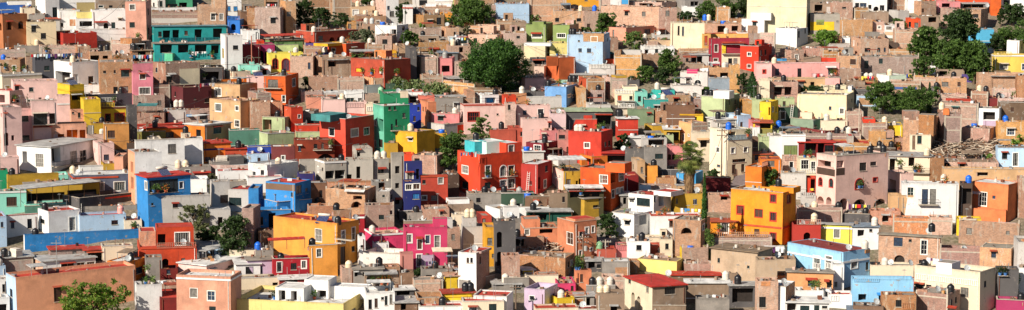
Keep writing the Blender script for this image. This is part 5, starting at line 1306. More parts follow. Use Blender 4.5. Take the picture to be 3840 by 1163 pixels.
1262 1440 78 170 yellow D8 rred p0.1 o1327,125,44,54 o1380,120,24,40 F1262,1440,78,goldenyellow | yellow rooftop storey with red roof
1258 1480 150 340 apricot c1355 D9 kapricot fbrick rgrey p0.2 W1290,255,20,50 W1333,240,12,16 | apricot house flank with yellow top storey
1470 1700 120 230 lgrey D8 rwhite p0 W1487,160,20,44 W1553,170,24,50 c1545 T1525,200,black o1670,180,60,30 | white upper house with frayed white roof
1600 1800 90 220 paleblue c1700 D7 rwhite p0.2 w1730,165,20,50 T1655,115,black | powder blue house with black tank
1350 1500 215 420 cream D7 rgrey p0.2 c1360 v1448,300,50,66 t1440,262,90,tan | cream house with red arched door and balcony
1490 1810 200 560 cream c1620 fcreamy D10 rwhite p0.1 W1550,350,24,36 w1556,470,24,18 W1665,355,28,40 W1760,347,28,36 d1672,495,30,70 d1740,485,26,60 V1560,1805,265 w1710,430,100,24 o1640,235,90,40 o1700,235,70,40 T1632,262,blue P1780,250 | large cream corner house with roof railing on sloping street
1760 1870 130 260 rose D7 c1815 rred p0.1 | rose house beside yellow arched room
1810 1870 180 270 white D5 T1828,185,white | small white block beside rose house
1815 1960 140 260 yellow D7 rterra p0 o1890,165,120,50 U1870,1960,190,260,olive | yellow open room with terracotta canopy roof
1860 1960 250 380 palegreen D6 w1895,355,30,30 V1880,1960,262 rgrey | lime green house with lattice balcony
1810 1860 260 440 brown D6 w1836,310,30,40 o1836,400,30,40 | brown narrow house with small window
1170 1290 320 500 rose D8 rrubble v1188,405,26,44 v1222,405,26,44 | rose house with two small arches by palm
1240 1440 530 620 skyb c1385 D7 rwhite p0.1 | sky blue low house behind palm trunk
1240 1440 625 700 tan D6 rgrey | tan wall beneath sky blue house
1200 1440 680 820 mustard c1230 D7 rgrey p0.2 v1240,735,20,40 w1380,740,30,40 | mustard house at foot of palm
1090 1240 560 630 brickd D6 rgrey | dark brick base behind tall palm
1120 1300 500 560 dgrey D6 rrubble | scrap timber shack left of palm
955 1200 620 700 brick D6 rgrey p0.6 U960,1045,615,650,paleblue | brick terrace wall with curved white sheet
880 1200 695 860 white c1068 D8 rred p0.2 W905,732,34,34 w992,745,100,60 w1078,725,14,50 o1125,740,36,70 U1070,1200,665,700,white | white house with red roof and wide grid window
820 895 690 780 grey D5 rtin p0 o850,735,24,50 | narrow grey annexe with tin roof
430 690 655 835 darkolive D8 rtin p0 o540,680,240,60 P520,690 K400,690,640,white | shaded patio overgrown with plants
434 690 715 850 mustard c545 fmustard D8 p0 w635,775,50,20 w480,770,20,20 rgrey | mustard yellow house below plant filled patio
265 435 675 800 stone c285 D7 rrubble w390,725,20,44 | rough grey stone house with little window
100 280 700 800 brown D7 rrubble T45,760,bluelow | scrap roofed shack with bent metal sheets
0 110 690 790 darkgreen D6 rrubble T55,670,grey | dark green wall with small grey tank
-20 280 780 830 white D6 rgrey p0.2 T10,780,white | low white roofed house with tin skylight
1760 1960 480 660 orange c1880 D8 rgrey V1820,1960,400 w1920,460,20,40 p0.2 | orange house with tiled parapet on street corner
1820 1960 380 490 tan D7 rterra p0 w1850,410,40,40 W1920,450,24,30 U1850,1960,420,490,cream | cream house with tiled red rooftop canopy
1480 1720 690 800 brick2 D7 rrubble o1600,710,50,40 U1600,1700,680,700,brick | climbing vine covered brick house
1710 2120 690 860 amber c1730 D9 rred p0.3 | low amber terrace wall of amber house
1440 1650 560 680 maroon D6 rrubble c1450 | maroon gate wall below street bush
@2880 388
-60 80 -10 200 yellow D8 rgrey c20 o15,60,20,60 | stepped yellow house by green houses
-60 105 190 250 palegreen c80 D7 rgrey p0.3 T160,185,blue | pale lime wall with vivid blue tank
80 225 30 130 darkgreen D7 rgrey W107,90,48,60 l180,10,110 | dark green house with white barred window
195 340 65 130 cream D6 c330 rred p0.2 | cream house with orange awning roof
340 465 60 120 greyd D6 rgrey p0.3 o400,80,60,30 P420,100 | dark rooftop pergola with plants
170 465 125 190 greengrey c340 fseagreen D7 rgrey p0.3 w358,172,20,16 | long sage and sea green house
60 200 -40 60 palegreen D7 rgrey | light green block above dark green house
225 650 -60 150 sand c590 D9 rgrey p0.3 W558,62,28,40 w470,38,20,26 | large sand coloured house with one small window
400 600 130 190 cream D5 rgrey T440,220,pipe p0.1 | cream strip house with white vent pipes
590 720 60 190 brick2 D6 rrubble | brick house below sand coloured house
105 690 200 260 maroon D7 rmaroon p0.6 c430 | long maroon walled roof terrace
105 285 235 410 white D8 rgrey p0.1 w172,360,104,88,green F105,285,236,white | white house with sea green curtained window
10 110 245 400 white D7 rgrey p0.1 | blank white wall beside curtained window
110 225 400 530 brick2 D7 rgrey V125,220,412 | brick house with diagonal brick lattice
-60 100 420 620 orange D8 w25,452,50,40 rterra p0.1 | orange house behind tree with barred window
-60 40 370 420 pinkbrick D5 rterra p0 w15,400,30,20 | tiny pink room with tiled eave
100 290 525 700 whitewash D7 rgrey p0.2 | tall stained whitewashed wall
275 700 225 290 brick D6 rrubble p0.2 T590,225,black T608,245,white T520,262,black | brick rooftop with black and white tanks
230 500 290 420 darkred D7 rredslab p0 o320,330,90,110 o400,340,50,90 w460,340,66,50 T475,262,grey | dark open kitchen under red awning roof
500 775 300 380 brick2 D7 rred p0.2 U600,645,245,300,cement | brick attic with red roof paint
228 365 410 570 creamy D7 rgrey p0.3 W280,462,56,70 W345,475,36,70 V250,360,510,520 P280,405 P320,405 | cream stair bay with bright window band
290 365 560 700 redorange D6 o338,610,34,100 L315,355,640 | red doorway house with hanging washing
365 908 398 830 pinkm c505 frosepink D11 rgrey p0.2 w715,475,52,62 w793,452,46,30 Zv395,590,26,60 Zv475,600,30,66 Zv687,605,60,76 Z807,573,30,30 v395,730,50,60 v458,735,40,60 v505,745,24,50 v570,760,70,90 v690,765,110,90 v850,755,110,80 o435,458,120,52 o542,458,56,52 G368,504,488,540,brownwood G506,576,488,540,brownwood P690,640 P710,640 T875,375,black T760,775,black | large pink house with arched windows and wooden gallery
775 960 335 380 darkbrown D6 rrubble T840,335,black T985,330,black | dark rooftop patio with black tanks
908 1220 390 540 cream D8 rgreyslab p0 o933,465,46,100 o1080,440,44,66 B1060,520,310 P990,480 P1110,520 P1140,520 T1195,540,cream F908,1180,390,pinkm | cream house with plant filled balcony
905 1100 530 700 pinkm D8 o940,625,50,100 w1035,590,30,10 c1000 B950,690,100 | pink storey below plant filled balcony
905 1000 690 800 tan D7 c920 | tan wall with small shed under pink storey
1000 1130 690 860 tan D6 | tan outside stair wall
710 900 150 270 brick2 D7 rrubble T890,195,cream p0.1 U720,810,120,148,redorange | stepped brick house with little red cupola
900 1015 165 250 yellow D6 rgrey p0.1 | bright yellow wall between brick houses
770 950 210 340 brick2 D6 rrubble w915,240,50,60 U895,950,205,260,brick | brick wall house with louvred vent
945 1015 260 340 brickd D6 rrubble o980,310,40,40 P980,350 | shaded brick alcove with plants
1018 1290 130 370 brick c1215 fbrickd D10 kbrick2 rrubble p0.5 d1100,290,20,110 W1143,265,34,70 W1184,253,14,26 U1130,1245,85,240,brick | unfinished brick house with small white windows
1285 1460 80 330 brickd c1325 D9 rrubble p0.2 U1030,1140,60,130,brick T1135,45,cream T1180,85,orangebox | tall unfinished brick tower with orange cistern
1070 1230 235 380 cream D5 rrubble d1100,290,22,110 w1143,270,34,70 | cream plaster ground room of unfinished house
1295 1600 0 180 brick2 D8 rrubble c1580 p0.1 K1380,1440,25,teal | long brick house beneath bare rooftop
1460 1720 190 320 brickd c1665 D8 fbrick2 rrubble T1555,180,bluelow | wide dusky brick wall below lilac terrace
1575 1760 40 195 white c1740 D7 rgrey p0.1 o1668,95,90,60 W1570,55,10,30 U1620,1730,130,195,lilac | white house with lilac lower wall and dark porch
1720 1960 140 320 brick2 c1730 D8 rrubble W1833,215,56,50 t1780,120,0,blue T1790,138,blue | brick house with blue and white window
1740 1960 -10 150 rubbled D8 rrubble | rubbly dark mound house with blue chairs
1730 1960 335 480 paleblue D8 rgrey p0.1 w1786,395,40,50 W1868,425,38,100 | powder blue house with white door at photo edge
1230 1740 440 520 brick2 D7 rrubble p0.1 w1460,480,50,50 o1350,470,40,40 | low brick house under heap of dry timber
1220 1330 410 560 brickd D7 rrubble | dark grey walled stair by balcony pots
1320 1960 490 640 tan D7 rrubble o1615,535,90,30 | long tan stone wall below timber heap
1380 1580 510 640 brick2 D6 rrubble | pink toned brick wall
1575 1800 545 640 tangerine D7 rwhite p0.2 | tangerine wall at back of orange house
1005 1440 600 860 white c1010 D9 rwhite p0.1 W1076,672,46,76 w1184,705,46,116 w1244,705,46,116 B1210,765,150 T1325,575,white P1340,590 | bright white house with two tall balcony doors
1440 1540 600 860 darkbrown D7 rgrey c1442 T1512,590,blue o1490,700,80,120 | shaded recess house with blue tank
1535 1905 610 880 tangerine c1800 fbrickd D9 rwhite p0.1 W1617,720,56,100 w1700,705,24,24 t1510,660,190,white | orange house with striped awning and white window
1880 2010 560 840 brick D9 rrubble | tall brick side wall at photo edge
248 360 690 760 lgrey D6 rgrey V280,340,690 | grey terrace with brick lattice beside amber house
@0 775
50 1025 535 870 peach c133 kpaleblue rred p0.5 D8 w440,665,60,110 w88,650,20,60 | long peach plastered wall house with flat red roof
-40 55 545 680 white rgrey w30,615,24,60 | white house with small barred window beside peach wall
-40 70 690 860 white rwhite o20,770,60,70 | low white house below barred window at photo edge
-60 40 450 560 paleblue rred T30,438,black T-5,470,white | pale blue shack with red patched roof
247 720 410 520 white c325 kbrick2 rtin p0 W510,452,100,50 W610,445,60,50 W685,440,60,50 D9 | white rooftop house with broad corrugated roof and three windows
20 250 385 490 brick2 rtin p0 T20,435,black T120,400,box | low brick shed carrying a boxy white cistern
380 640 320 420 brick rred p0 w560,350 | rough brick shed under a faded red roof
640 800 325 425 grey rred p0 o720,380,110,70 | open grey lean-to with thin red awning
180 1050 215 330 blue c186 kwhite rred D7 p0.5 T270,300,black w870,285,60,14 | long peeling bright blue terrace wall
770 1000 300 420 cream p0.2 D4 | smooth cream wall under the bright blue terrace
-60 45 75 300 paleblue rred w14,135,20,40 | pale sky house at photo edge with red roof
30 285 70 215 white c40 kpaleblue rred D6 | white plaster house with red roof behind blue tarp
285 605 38 215 white c370 rred D6 p0.3 w320,110,46,32 W545,130,44,100 T340,30,black | square white house with tall black door on terrace
605 950 70 195 paleblue rred p0.4 D8 w865,120,50,34 T925,45,pink | pale blue house with water stained wall and red roof
940 1070 105 190 cream rred D5 P1010,175 | tiny cream stair hut with potted plants
1050 1480 305 470 rust rred D9 U1052,1172,185,296,brick3 U1180,1458,150,296,rust W1370,240,105,95 o1215,245,60,80 F1060,1475,308,rust V1180,1475,292 v1245,425,50,70 w1380,395,30,20 | rust red house with perforated brick screen and balcony
1100 1220 385 560 grey c1104 D6 rbrick | plain grey cement gable wall
808 1105 420 580 orange c975 D6 rwhite p0.15 o828,410,26,22 o870,420,36,26 o922,430,34,24 w1050,480,48,50 T988,410,black S965,425 P1110,500 | small orange rooftop house with a large black tank
1030 1215 590 850 white rgrey p0.3 D6 P1100,590 P1150,590 | white wall house with potted cacti along its roof
1215 1340 470 560 dred rred w1270,490 | dark maroon house in a shaded gap
1210 1500 690 860 dred rred p0.1 D9 | low dark red roof in a shaded courtyard
1205 1330 585 690 brick rgrey D4 | bare brick wall above the dark red courtyard
1325 1815 525 880 dustypeach c1740 rwhite p0.5 D8 F1325,1740,530,white W1458,650,54,70 W1590,670,54,70 w1600,770,50,40 | peach house with two big white framed windows
1345 1900 440 525 palepink c1560 rwhite p0 D8 w1458,500,44,56 w1600,500,44,56 o1745,490,50,90 S1640,540 T1480,392,white T1540,395,black | pale pink rooftop storey under flat whitewashed slab
1780 1960 430 530 white rwhite p0 D7 w1880,480,60,56 | small white rooftop room with wide barred window
1480 1680 295 370 paleblue rtin p0 D6 w1600,345,30,36 | ruined pale blue hut with peeling paint
1730 1960 330 385 cream rwhite p0.3 D7 | low cream block with white terrace roof
1580 1735 20 160 lgrey rtin p0.1 D5 o1660,118,36,80 | grey hut with dark doorway among bushes
1210 1440 95 145 white D5 rrubble | crumbling white parapet wall above rust house
@960 775
-160 830 730 900 softyellow c660 D12 rwhite p0.9 U145,360,610,715,white U365,545,550,690,white U545,830,600,690,white w150,660,20,50 o195,670,50,80 o285,675,44,80 o495,670,66,80 P140,700 P440,700 S430,520 w735,775,60,20 l640,590,700 | large pale yellow building with white rooftop terrace rooms
-200 180 545 620 cream rgrey D6 o145,585,40,24 p0.2 | cream flat roofed room behind the white terrace
180 420 545 620 dred rwhite p0 D6 o270,570,90,60 | low room with white awning and dark red wall
-60 128 400 520 lilac rgrey p0 D6 w32,480,40,60 | dusty lilac house with one barred window
128 400 395 545 crimson c130 D7 rgrey p0.6 W175,455,34,80 W360,435,32,54 w283,450,44,50 T190,530,black O205,375,300,orange | crimson house with blocky stepped parapet and white windows
0 130 330 400 grey rrubble D6 T15,330,blue | cluttered rooftop shed with blue barrel
400 615 295 530 ochre c410 rwhite p0.3 D8 X478,350,36,60 T375,290,black T415,300,black K95,375,255,red | ochre house wing below the three storey ochre block
130 775 130 460 ochre c615 D11 rred p0.3 X472,220,48,95 X657,232,26,95 B667,285,46 X735,205,26,95 B745,265,40 w733,320,24,40 w655,370,36,130 Q500,120 S590,128 S750,110 T790,210,black w590,455,30,60 V560,655,410 | big ochre house with solar heater on its red roof
202 320 60 120 yellow D5 rred p0.2 | small yellow stair tower behind ochre roof
320 480 60 110 brick rwhite p0 D5 | brick room with glazed lean-to roof
-10 260 30 200 blue c20 D8 w40,108,24,60 o120,105,54,120 p0.6 | weathered blue house with dark open doorway
20 165 180 300 brown D5 | brown adobe base beneath weathered blue house
580 725 30 180 brick c590 D6 T555,70,black | shaded brick house with black tank beside ochre roof
390 600 -5 110 brick3 D5 | orange brick rooftop wall near weathered blue house
728 830 75 200 crimson c820 D6 F728,830,72,white w772,110,24,36 | narrow crimson tower edged in white
780 825 225 440 white D5 rgrey w800,300,14,20 | narrow white plaster strip house
822 1120 208 320 magenta c890 rbrick D7 F822,1110,208,white T840,205,white p0.4 N | long magenta walled house with white coping
885 1000 275 350 white rgrey D4 p0.1 | low white lean-to below magenta wall
808 1185 360 500 white c1090 kpeeling D6 rwhite p0.8 | peeling white wall with pink gable end
1090 1184 350 515 rosegrey D1.6 | blank dusky pink gable
1118 1440 155 460 magenta D8 rrubble p0.6 W1155,240,34,60 W1233,285,36,74 W1293,247,34,64 X1365,262,42,90 X1230,405,36,90 U1335,1440,90,160,magenta U1440,1480,90,160,lgrey t1228,225,50,red C1425,75 | hot pink house with white framed windows and stepped roof
1440 1540 155 300 brick D6 w1488,230,26,44 rgrey T1490,290,black | shaded brick wing joined to hot pink house
1250 1480 470 560 grey rrubble D7 o1310,530,60,30 K1330,1480,340,cream L1275,1355,395 T1350,575,black | cement house with draped lilac cloth and patio awning
1250 1340 365 470 lilac D3 rrubble | lilac hung terrace wall over cement house
1430 1575 520 620 yellow c1434 D5 rbrick p0 o1537,580,36,60 | small yellow fronted room with brick surround
1525 1760 350 640 white c1662 kwhite D10 rred p0.2 fbrick w1598,405,10,40 w1626,405,10,40 U1605,1700,335,350,brick | tall brick sided house with white face and two slit windows
1440 1640 460 530 brick2 D5 o1560,500,24,12 | stepped brick wall beside slit windowed house
1430 1800 560 640 grey D4 c1600 | sloping grey cement retaining wall
1560 1730 150 350 lgrey c1562 D8 rrubble p0.4 T1595,68,cream T1630,60,cream U1560,1660,85,160,lgrey | tall pale block house with two cream tanks
1728 1808 155 430 gold D6 w1762,262,38,54 w1787,225,12,24 w1787,370,12,30 rrubble | narrow golden orange house with brown shutters
1660 1775 68 160 vermilion D6 c1700 kdred w1718,120,26,60 | bright red rooftop room beside golden house
1805 1960 110 480 dgrey D9 v1838,250,40,120 v1838,395,40,110 rrubble | tall grey cement house with arched dark openings
1860 1990 370 600 brick D8 rrubble | rough brick house beside arched cement house
1140 1265 45 130 grey rrubble D6 w1155,115,30,40 T1208,105,black | shaded cement house with black tank and red edging
1265 1460 20 150 brick c1460 D6 w1400,50,20,30 | brick house with white painted letters
1080 1260 35 100 dgrey rred p0.2 D5 | shadowy house with long red roof edge
825 1040 -10 170 brick D9 w945,80,40,36 w980,65,30,36 w1018,45,16,34 | big bare brick block with three pale windows
1120 1330 110 160 rubble D5 | cluttered grey terrace behind hot pink parapet
1480 1580 60 160 cream c1484 D5 w1500,50,40,50 | little cream house with barred window
1730 1960 20 110 white D7 rgrey c1840 | whitewashed block above red rooftop room
650 740 465 580 brick2 D4 T700,515,cream | brick pier room holding a cream tank
740 960 470 600 grey rgrey p0 D7 o755,510,26,36 o815,510,16,30 T985,445,black | flat cement house with black tank and dark doors
960 1085 455 560 brick D6 rgrey o1075,500,14,40 | brick annexe beside flat cement house
820 1080 520 610 rubble rrubble D5 o870,560,70,60 o960,560,90,70 K820,1070,515,tin P880,590 P950,590 P1000,590 | ramshackle patio with orange pots and plastic roof
1080 1190 500 600 brown rrubble D6 | brown stone wall below pink gable
1190 1410 555 640 brick2 D6 rgrey p0.1 S1385,640 | low reddish brick wall with grey dish
828 1045 650 880 white c1045 D9 rwhite p0.5 w860,737,26,74 w905,727,24,70 w953,692,22,22 w980,708,18,70 w1017,697,18,70 S1045,610 | white building with five tall dark windows
1045 1215 720 880 brown rtin p0 D7 o1110,755,40,50 | brown adobe shed beneath bluish tin roof
1215 1410 690 850 brick rgrey D9 p0.8 w1250,720,30,40 | roofless brick walls with grey coping
1040 1190 625 680 dgrey rwhite p0 D6 o1110,655,100,30 | dark shed under ragged white roof
1410 1650 650 760 yellow rtile p0.0 D6 o1560,640,30,20 F1410,1620,670,yellow T1578,640,black T1617,650,black | yellow house with sloping red tile roof
1404 1620 712 780 cream D5 rwhite p0.1 | cream ledge with faded mural beneath tile roof
1230 1560 752 900 white rred D7 p0.2 T1405,790,black | low white house with red rimmed roof
1560 1870 715 900 cream rred D7 p0.2 | cream stepped house with maroon roof
1640 1940 680 860 white c1890 rred p0.2 D8 D7 | whitewashed house beneath red flat roof
1790 1960 580 640 grey rtin p0 D7 T1880,590,white | grey shed with crumpled tin sheeting
@1920 775
-60 80 90 210 grey c-56 D8 U-60,55,5,90,white rrubble | grey block wall with bright white rooftop cube
345 640 115 420 salmon c470 D6 rred p0.3 X440,240,48,90 W522,215,26,54 W568,180,22,46 W614,172,20,46  W470,365,26,44 W517,352,20,40 W600,322,16,22 U480,630,90,118,salmon | salmon house with white framed windows on both faces
90 350 165 330 salmon D6 rrubble p0.2 W117,190,34,50 o260,185,100,40 o320,180,40,30 W227,262,26,34 U90,215,95,160,salmon | salmon house part with open stair and low terrace
120 450 35 110 dgreen rwhite p0 D6 o200,80,120,50 T160,78,black K110,455,40,tin | dark green patio room under big white tin canopy
0 240 230 360 brick rrubble p0.2 D6 o50,270,80,60 T40,310,black | cluttered dark brick terrace with debris
100 380 345 395 brick3 c120 D4 p0.5 rrubble | low orange brick parapet with piled chairs
-10 470 385 530 brick c400 D8 rrubble w20,410,40,44 p0.1 | wide bare brick house front with long shadow
0 165 475 550 yellow c80 kgrey rwhite p0 D5 w110,505,26,30 | small yellow house beneath white slab roof
-60 130 540 640 grey rgrey D6 | grey cement shed roof with broken edge
100 350 520 600 cream rrubble D6 p0.3 U190,340,505,525,brick3 | cream plaster wall topped by red bricks
92 345 625 800 white c245 klilac D7 rwhite p0.7 W150,690,36,34 v72,740,30,40 w315,665,22,24 | white house with lilac side and small barred windows
345 480 580 680 magenta D6 rgrey c349 w455,620,14,44 w415,640,20,30 w385,650,14,24 | magenta house wall with narrow dark slots
470 600 480 650 salmon c480 D9 w525,540,22,60 w495,560,14,40 P490,450 P510,380 | narrow salmon house draped with plants
640 785 320 400 terracotta D5 rred p0.3 T590,375,green | terracotta patio wall behind the utility pole
560 690 405 480 dgrey rtin p0 D6 w655,450,30,30 o600,440,50,50 | dark lean-to with blue painted hatch
250 470 690 800 yellow c340 D6 rred p0.3 T370,698,white | low yellow and white room with a white tank
410 560 665 760 brick3 rred p0.3 D6 | orange brick room with red roof edging
180 500 765 900 cream rred p0.2 D7 | cream house below red flat roof at photo bottom
500 700 775 900 white rred p0.2 D7 | white house with red roof under tall cream tanks
480 620 670 760 grey rtin p0 D5 o560,720,60,60 | grey shed roofed by slanted corrugated sheets
640 850 650 900 stone rrubble D7 T665,745,cream T712,765,cream o770,770,50,40 | rubble stone house holding two tall cream tanks
560 780 595 660 grey D6 rrubble p0.2 T605,600,black T660,595,white T740,595,white | cement terrace with a black tank and two round white tanks
680 850 530 640 brick2 D7 rrubble p0.5 | brick walled patio beside red roof
685 890 415 560 grey c690 D7 rwhite p0.2 U780,880,460,540,brick | pale grey plastered wall with brick base
870 1040 260 410 white c1035 D4 rrubble p0.1 T978,395,black | bright white cistern tower with black tank before it
1040 1120 290 350 terracotta D3 V1040,1115,310 | pink balustrade terrace wall
785 880 295 380 rose D4 p0.2 V790,870,310 | pink balustraded patio beside white cistern
640 790 240 300 grey D5 rgrey | grey patio wall with pink posts
755 1060 60 240 white c920 D9 rwhite p0.4 w870,120,40,36 X985,100,120,76 | white two storey house with broad barred window
920 1065 -10 45 white D6 F920,1065,42,black | white ribbed upper storey
1050 1425 70 240 white c1054 D8 rred p0.2 w1205,130,36,50 P1155,40 | white house wing with red terrace roof
950 1210 235 300 cream rrubble D6 U1120,1170,180,230,cream w1145,205,30,30 | rubble topped cream terrace beside white wing
1115 1210 245 380 cream D6 rgrey p0.1 w1168,300,26,44 | small cream house with wooden lattice window
1210 1490 105 400 brick2 c1418 D8 rgrey p0.2 v1312,182,80,50 | tall pale brick house with one arched window
1265 1480 310 440 brick2 c1280 kyellow D6 rbrick p0.8 T1340,325,bluelow o1330,415,40,36 | open brick room with blue basin on top
945 1300 410 500 paleyellow D5 c1240 p0.1 rrubble | pale yellow garden wall in bright sun
885 960 415 490 brick D5 | brick wall end beside pale yellow wall
980 1210 385 430 brick2 D5 rwhite p0.2 | low brick wall with white capping
1300 1500 430 490 brick D6 rrubble p0.3 | tapering brick wall below open brick room
850 1310 600 900 stuccocream c1055 D10 rredslab p0 w885,555,20,44 w1020,625,20,46 v912,700,26,110 v955,730,26,110 w1190,633,80,54 S1250,530 fstone | old cream stone house with bright red slab roof
1310 1640 570 700 stone D9 rwhite p0 T1700,550,white T1767,550,white | ruined stone wall house under white roof sheets
1200 1570 510 560 brown D5 rred p0 | brown shed with faded red roofing
1640 1850 590 740 dgrey D8 rtin p0 o1740,670,160,110 T1700,735,black | dark workshop below corrugated metal roof
1060 1310 745 900 stone D6 rgrey p0.4 w1430,790,50,20 P1180,740 | stone wall ledge with brick heap
1390 1640 695 860 grey D6 rgrey p0.2 | long grey roof terrace wall at photo bottom
1500 1960 340 580 adobe c1845 D13 rdirt p0 w1557,405,12,36 w1780,455,12,24 | weathered adobe block with cracked dirt roof
1845 2000 400 640 adobe D8 rdirt | rough grey adobe end wall
1480 1960 230 340 brick2 D6 rrubble p0.2 V1520,1930,205 | long brick terrace wall below flowering planters
1500 1700 110 230 amber D4 rterra p0 P1560,190 P1660,190 | amber patio wing with potted plants
1650 2140 -105 290 amber c2035 D8 rwhite p0.3 U1940,2120,-150,-108,amber Z1720,25,48,60 Z1858,50,58,60 Z1967,-62,40,56 Z1967,75,42,60 Z1967,228,42,60 Z2085,-60,28,60 T2010,-146,black w1845,190,40,46 F1650,2030,120,terra | bright amber house with red framed windows
1640 1700 500 560 stone rdirt D4 | small rubble outhouse near dirt roof
1845 2010 560 900 brick2 D7 c1850 w1890,720,50,80 U1880,1950,565,600,brick3 | tan brick house with lattice window
@2880 775
-60 210 395 520 adobe D8 rrubble | shaded adobe wall beside blue house
-60 140 520 600 brick D6 rrubble | brown brick wall below shaded adobe
-60 205 605 900 white c130 fbrick D9 rwhite p0.2 w42,745,50,80 S120,600 | white edged brick house with latticed window
205 420 630 720 white D6 rgrey p0.6 P380,620 P340,620 | white terrace wall with potted plants
130 460 715 900 white D9 rwhite p0 o175,760,70,60 w275,765,70,40 w365,765,40,50 w425,755,40,20 | white house with arched openings and tiled eave
150 770 345 600 cornflower c565 D9 rmaroon p0.05 X370,425,48,100 X460,430,48,110 W652,435,46,60 w750,450,24,60 F150,560,335,white V340,400,440 V440,490,440 S690,355 T800,330,white | blue two storey house with dark red roof
140 490 485 660 apricot D2.4 w327,570,56,56 w460,580,36,60 t325,535,90,red t440,545,40,red p0 | apricot lower storey with little red awnings
485 575 435 640 white D4 w512,585,22,36 | white stair tower in front of blue house
420 480 620 700 white D4 w445,668,26,54 | narrow white stair block
455 635 660 740 white D5 rred V475,535,690 | white terrace with red lattice parapet
635 1100 545 770 skyblue D9 c640 rgrey p0.8 V650,840,545 o712,685,60,50 w850,700,30,50 p0.9 t860,650,80,blue | sky blue house with blockwork balustrade and peeling plaster
855 1100 540 600 redorange D2 p0.6 V875,1085,565 | red parapet with brick lattice panels
770 1100 440 545 cream D6 rgrey p0.3 S925,490 S1070,530 T880,490,white | low cream wall with satellite dishes
1110 1720 500 820 stuccocream c1595 D9 rgrey p0.8 V1120,1590,525 w1145,612,66,60 w1215,615,40,50 w1300,620,130,50 w1485,650,60,70 U1270,1390,425,505,graffiti T1175,465,black T1410,490,white S1500,500 | cream building with openwork block parapet
1115 1450 665 900 brick2 c1350 D7 kbrick rgrey p0.2 T1400,655,black t1395,750,70,red | pale brick house with grey roof and huge black tank
855 1120 665 900 brick D7 rgrey p0.2 V1015,1100,750 | brick house with pierced block panel
640 870 745 900 brown D6 rgrey p0.2 | low brown house with grey roof edge
600 860 775 900 white rblueslab p0 D6 | pale blue flat roof at photo bottom
1720 1960 700 800 magentap D4 w1690,740,20,60 T1905,750,black | magenta staggered garden wall
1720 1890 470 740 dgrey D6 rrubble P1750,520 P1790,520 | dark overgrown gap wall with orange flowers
1880 1990 460 660 white D5 | white corner of a wall at photo edge
1870 2000 265 600 lgrey D7 | pale block wall at far photo edge
1600 1880 480 600 stuccocream D5 rgrey w1730,465,50,34 | tan house with square black window
835 1300 225 460 brick2 c1290 D12 rcement p0 w980,265,68,66 w1070,256,24,24 W1175,305,44,105 w1175,425,76,50 v990,410,80,90 T1235,160,black S1213,200 | wide tan brick house with red curtained window
1290 1620 310 460 brick3 D10 rbrick p0.9 o1380,280,130,50 | long orange brick wall with roof ruins
1600 1880 320 520 brick2 D8 rcement p0.1 c1830 v1460,440,100,40 | tan brick house front with arched gate
1440 1900 130 320 brick2 c1890 D9 rrubble p0.3 | large tan brick cube with cement frame
1420 1610 90 205 yellow c1425 kdgrey D6 w1515,142,96,80 | yellow house room with broad dark window
380 640 135 305 lemon c630 D7 rgreyslab p0 X520,205,46,66 F380,635,150,white | lemon yellow house with white cornice
635 835 145 310 white D7 rblueslab p0 o700,200,50,50 w775,180,24,24 U635,760,230,320,white T800,330,white | white annexe beneath pale blue sheet roof
188 400 135 300 rustred D7 rbrick p0.6 v295,225,52,60 V220,400,105 T350,50,cream | rust red house with arched window and brick balustrade
218 560 5 110 brick D8 rrubble p0.5 T350,55,cream T530,70,black | brick walled yard behind rust red house
570 790 60 130 dgrey D6 rrubble c765 T735,90,black o880,95,20,20 | dark brick wall with leaning plank
770 1000 30 120 brick3 D6 rbrick v885,90,50,50 | orange brick house with small gate
940 1215 85 170 brick3 D6 rrubble p0.3 | low orange brick wall before white balcony house
1215 1390 80 190 brick2 D6 rrubble p0.3 | pale brick wall under orange house
1220 1800 20 110 tangerine c1790 D9 rgrey Z1715,15,22,30 | tangerine house base wall

'''
ox = oy = 0; idx = 0
for ln in DATA.strip().splitlines():
    ln = ln.strip()
    if not ln: continue
    if ln[0] == '@': ox, oy = [float(q) for q in ln[1:].split()]; continue
    a_, b_, c_, d_ = [float(q) for q in ln.split()[:4]]; RECTS.append((ox+a_/TS, ox+b_/TS, oy+c_/TS, oy+d_/TS, ln.split('|')[1].strip()))
for ln in DATA.strip().splitlines():
    ln = ln.strip()
    if not ln: continue
    if ln[0] == '@': ox, oy = [float(q) for q in ln[1:].split()]; continue
    idx += 1; house(ln, ox, oy, idx)
print('houses', idx, 'missing colours', MISSING)
for q in WARN[:60]: print('WARN', q)
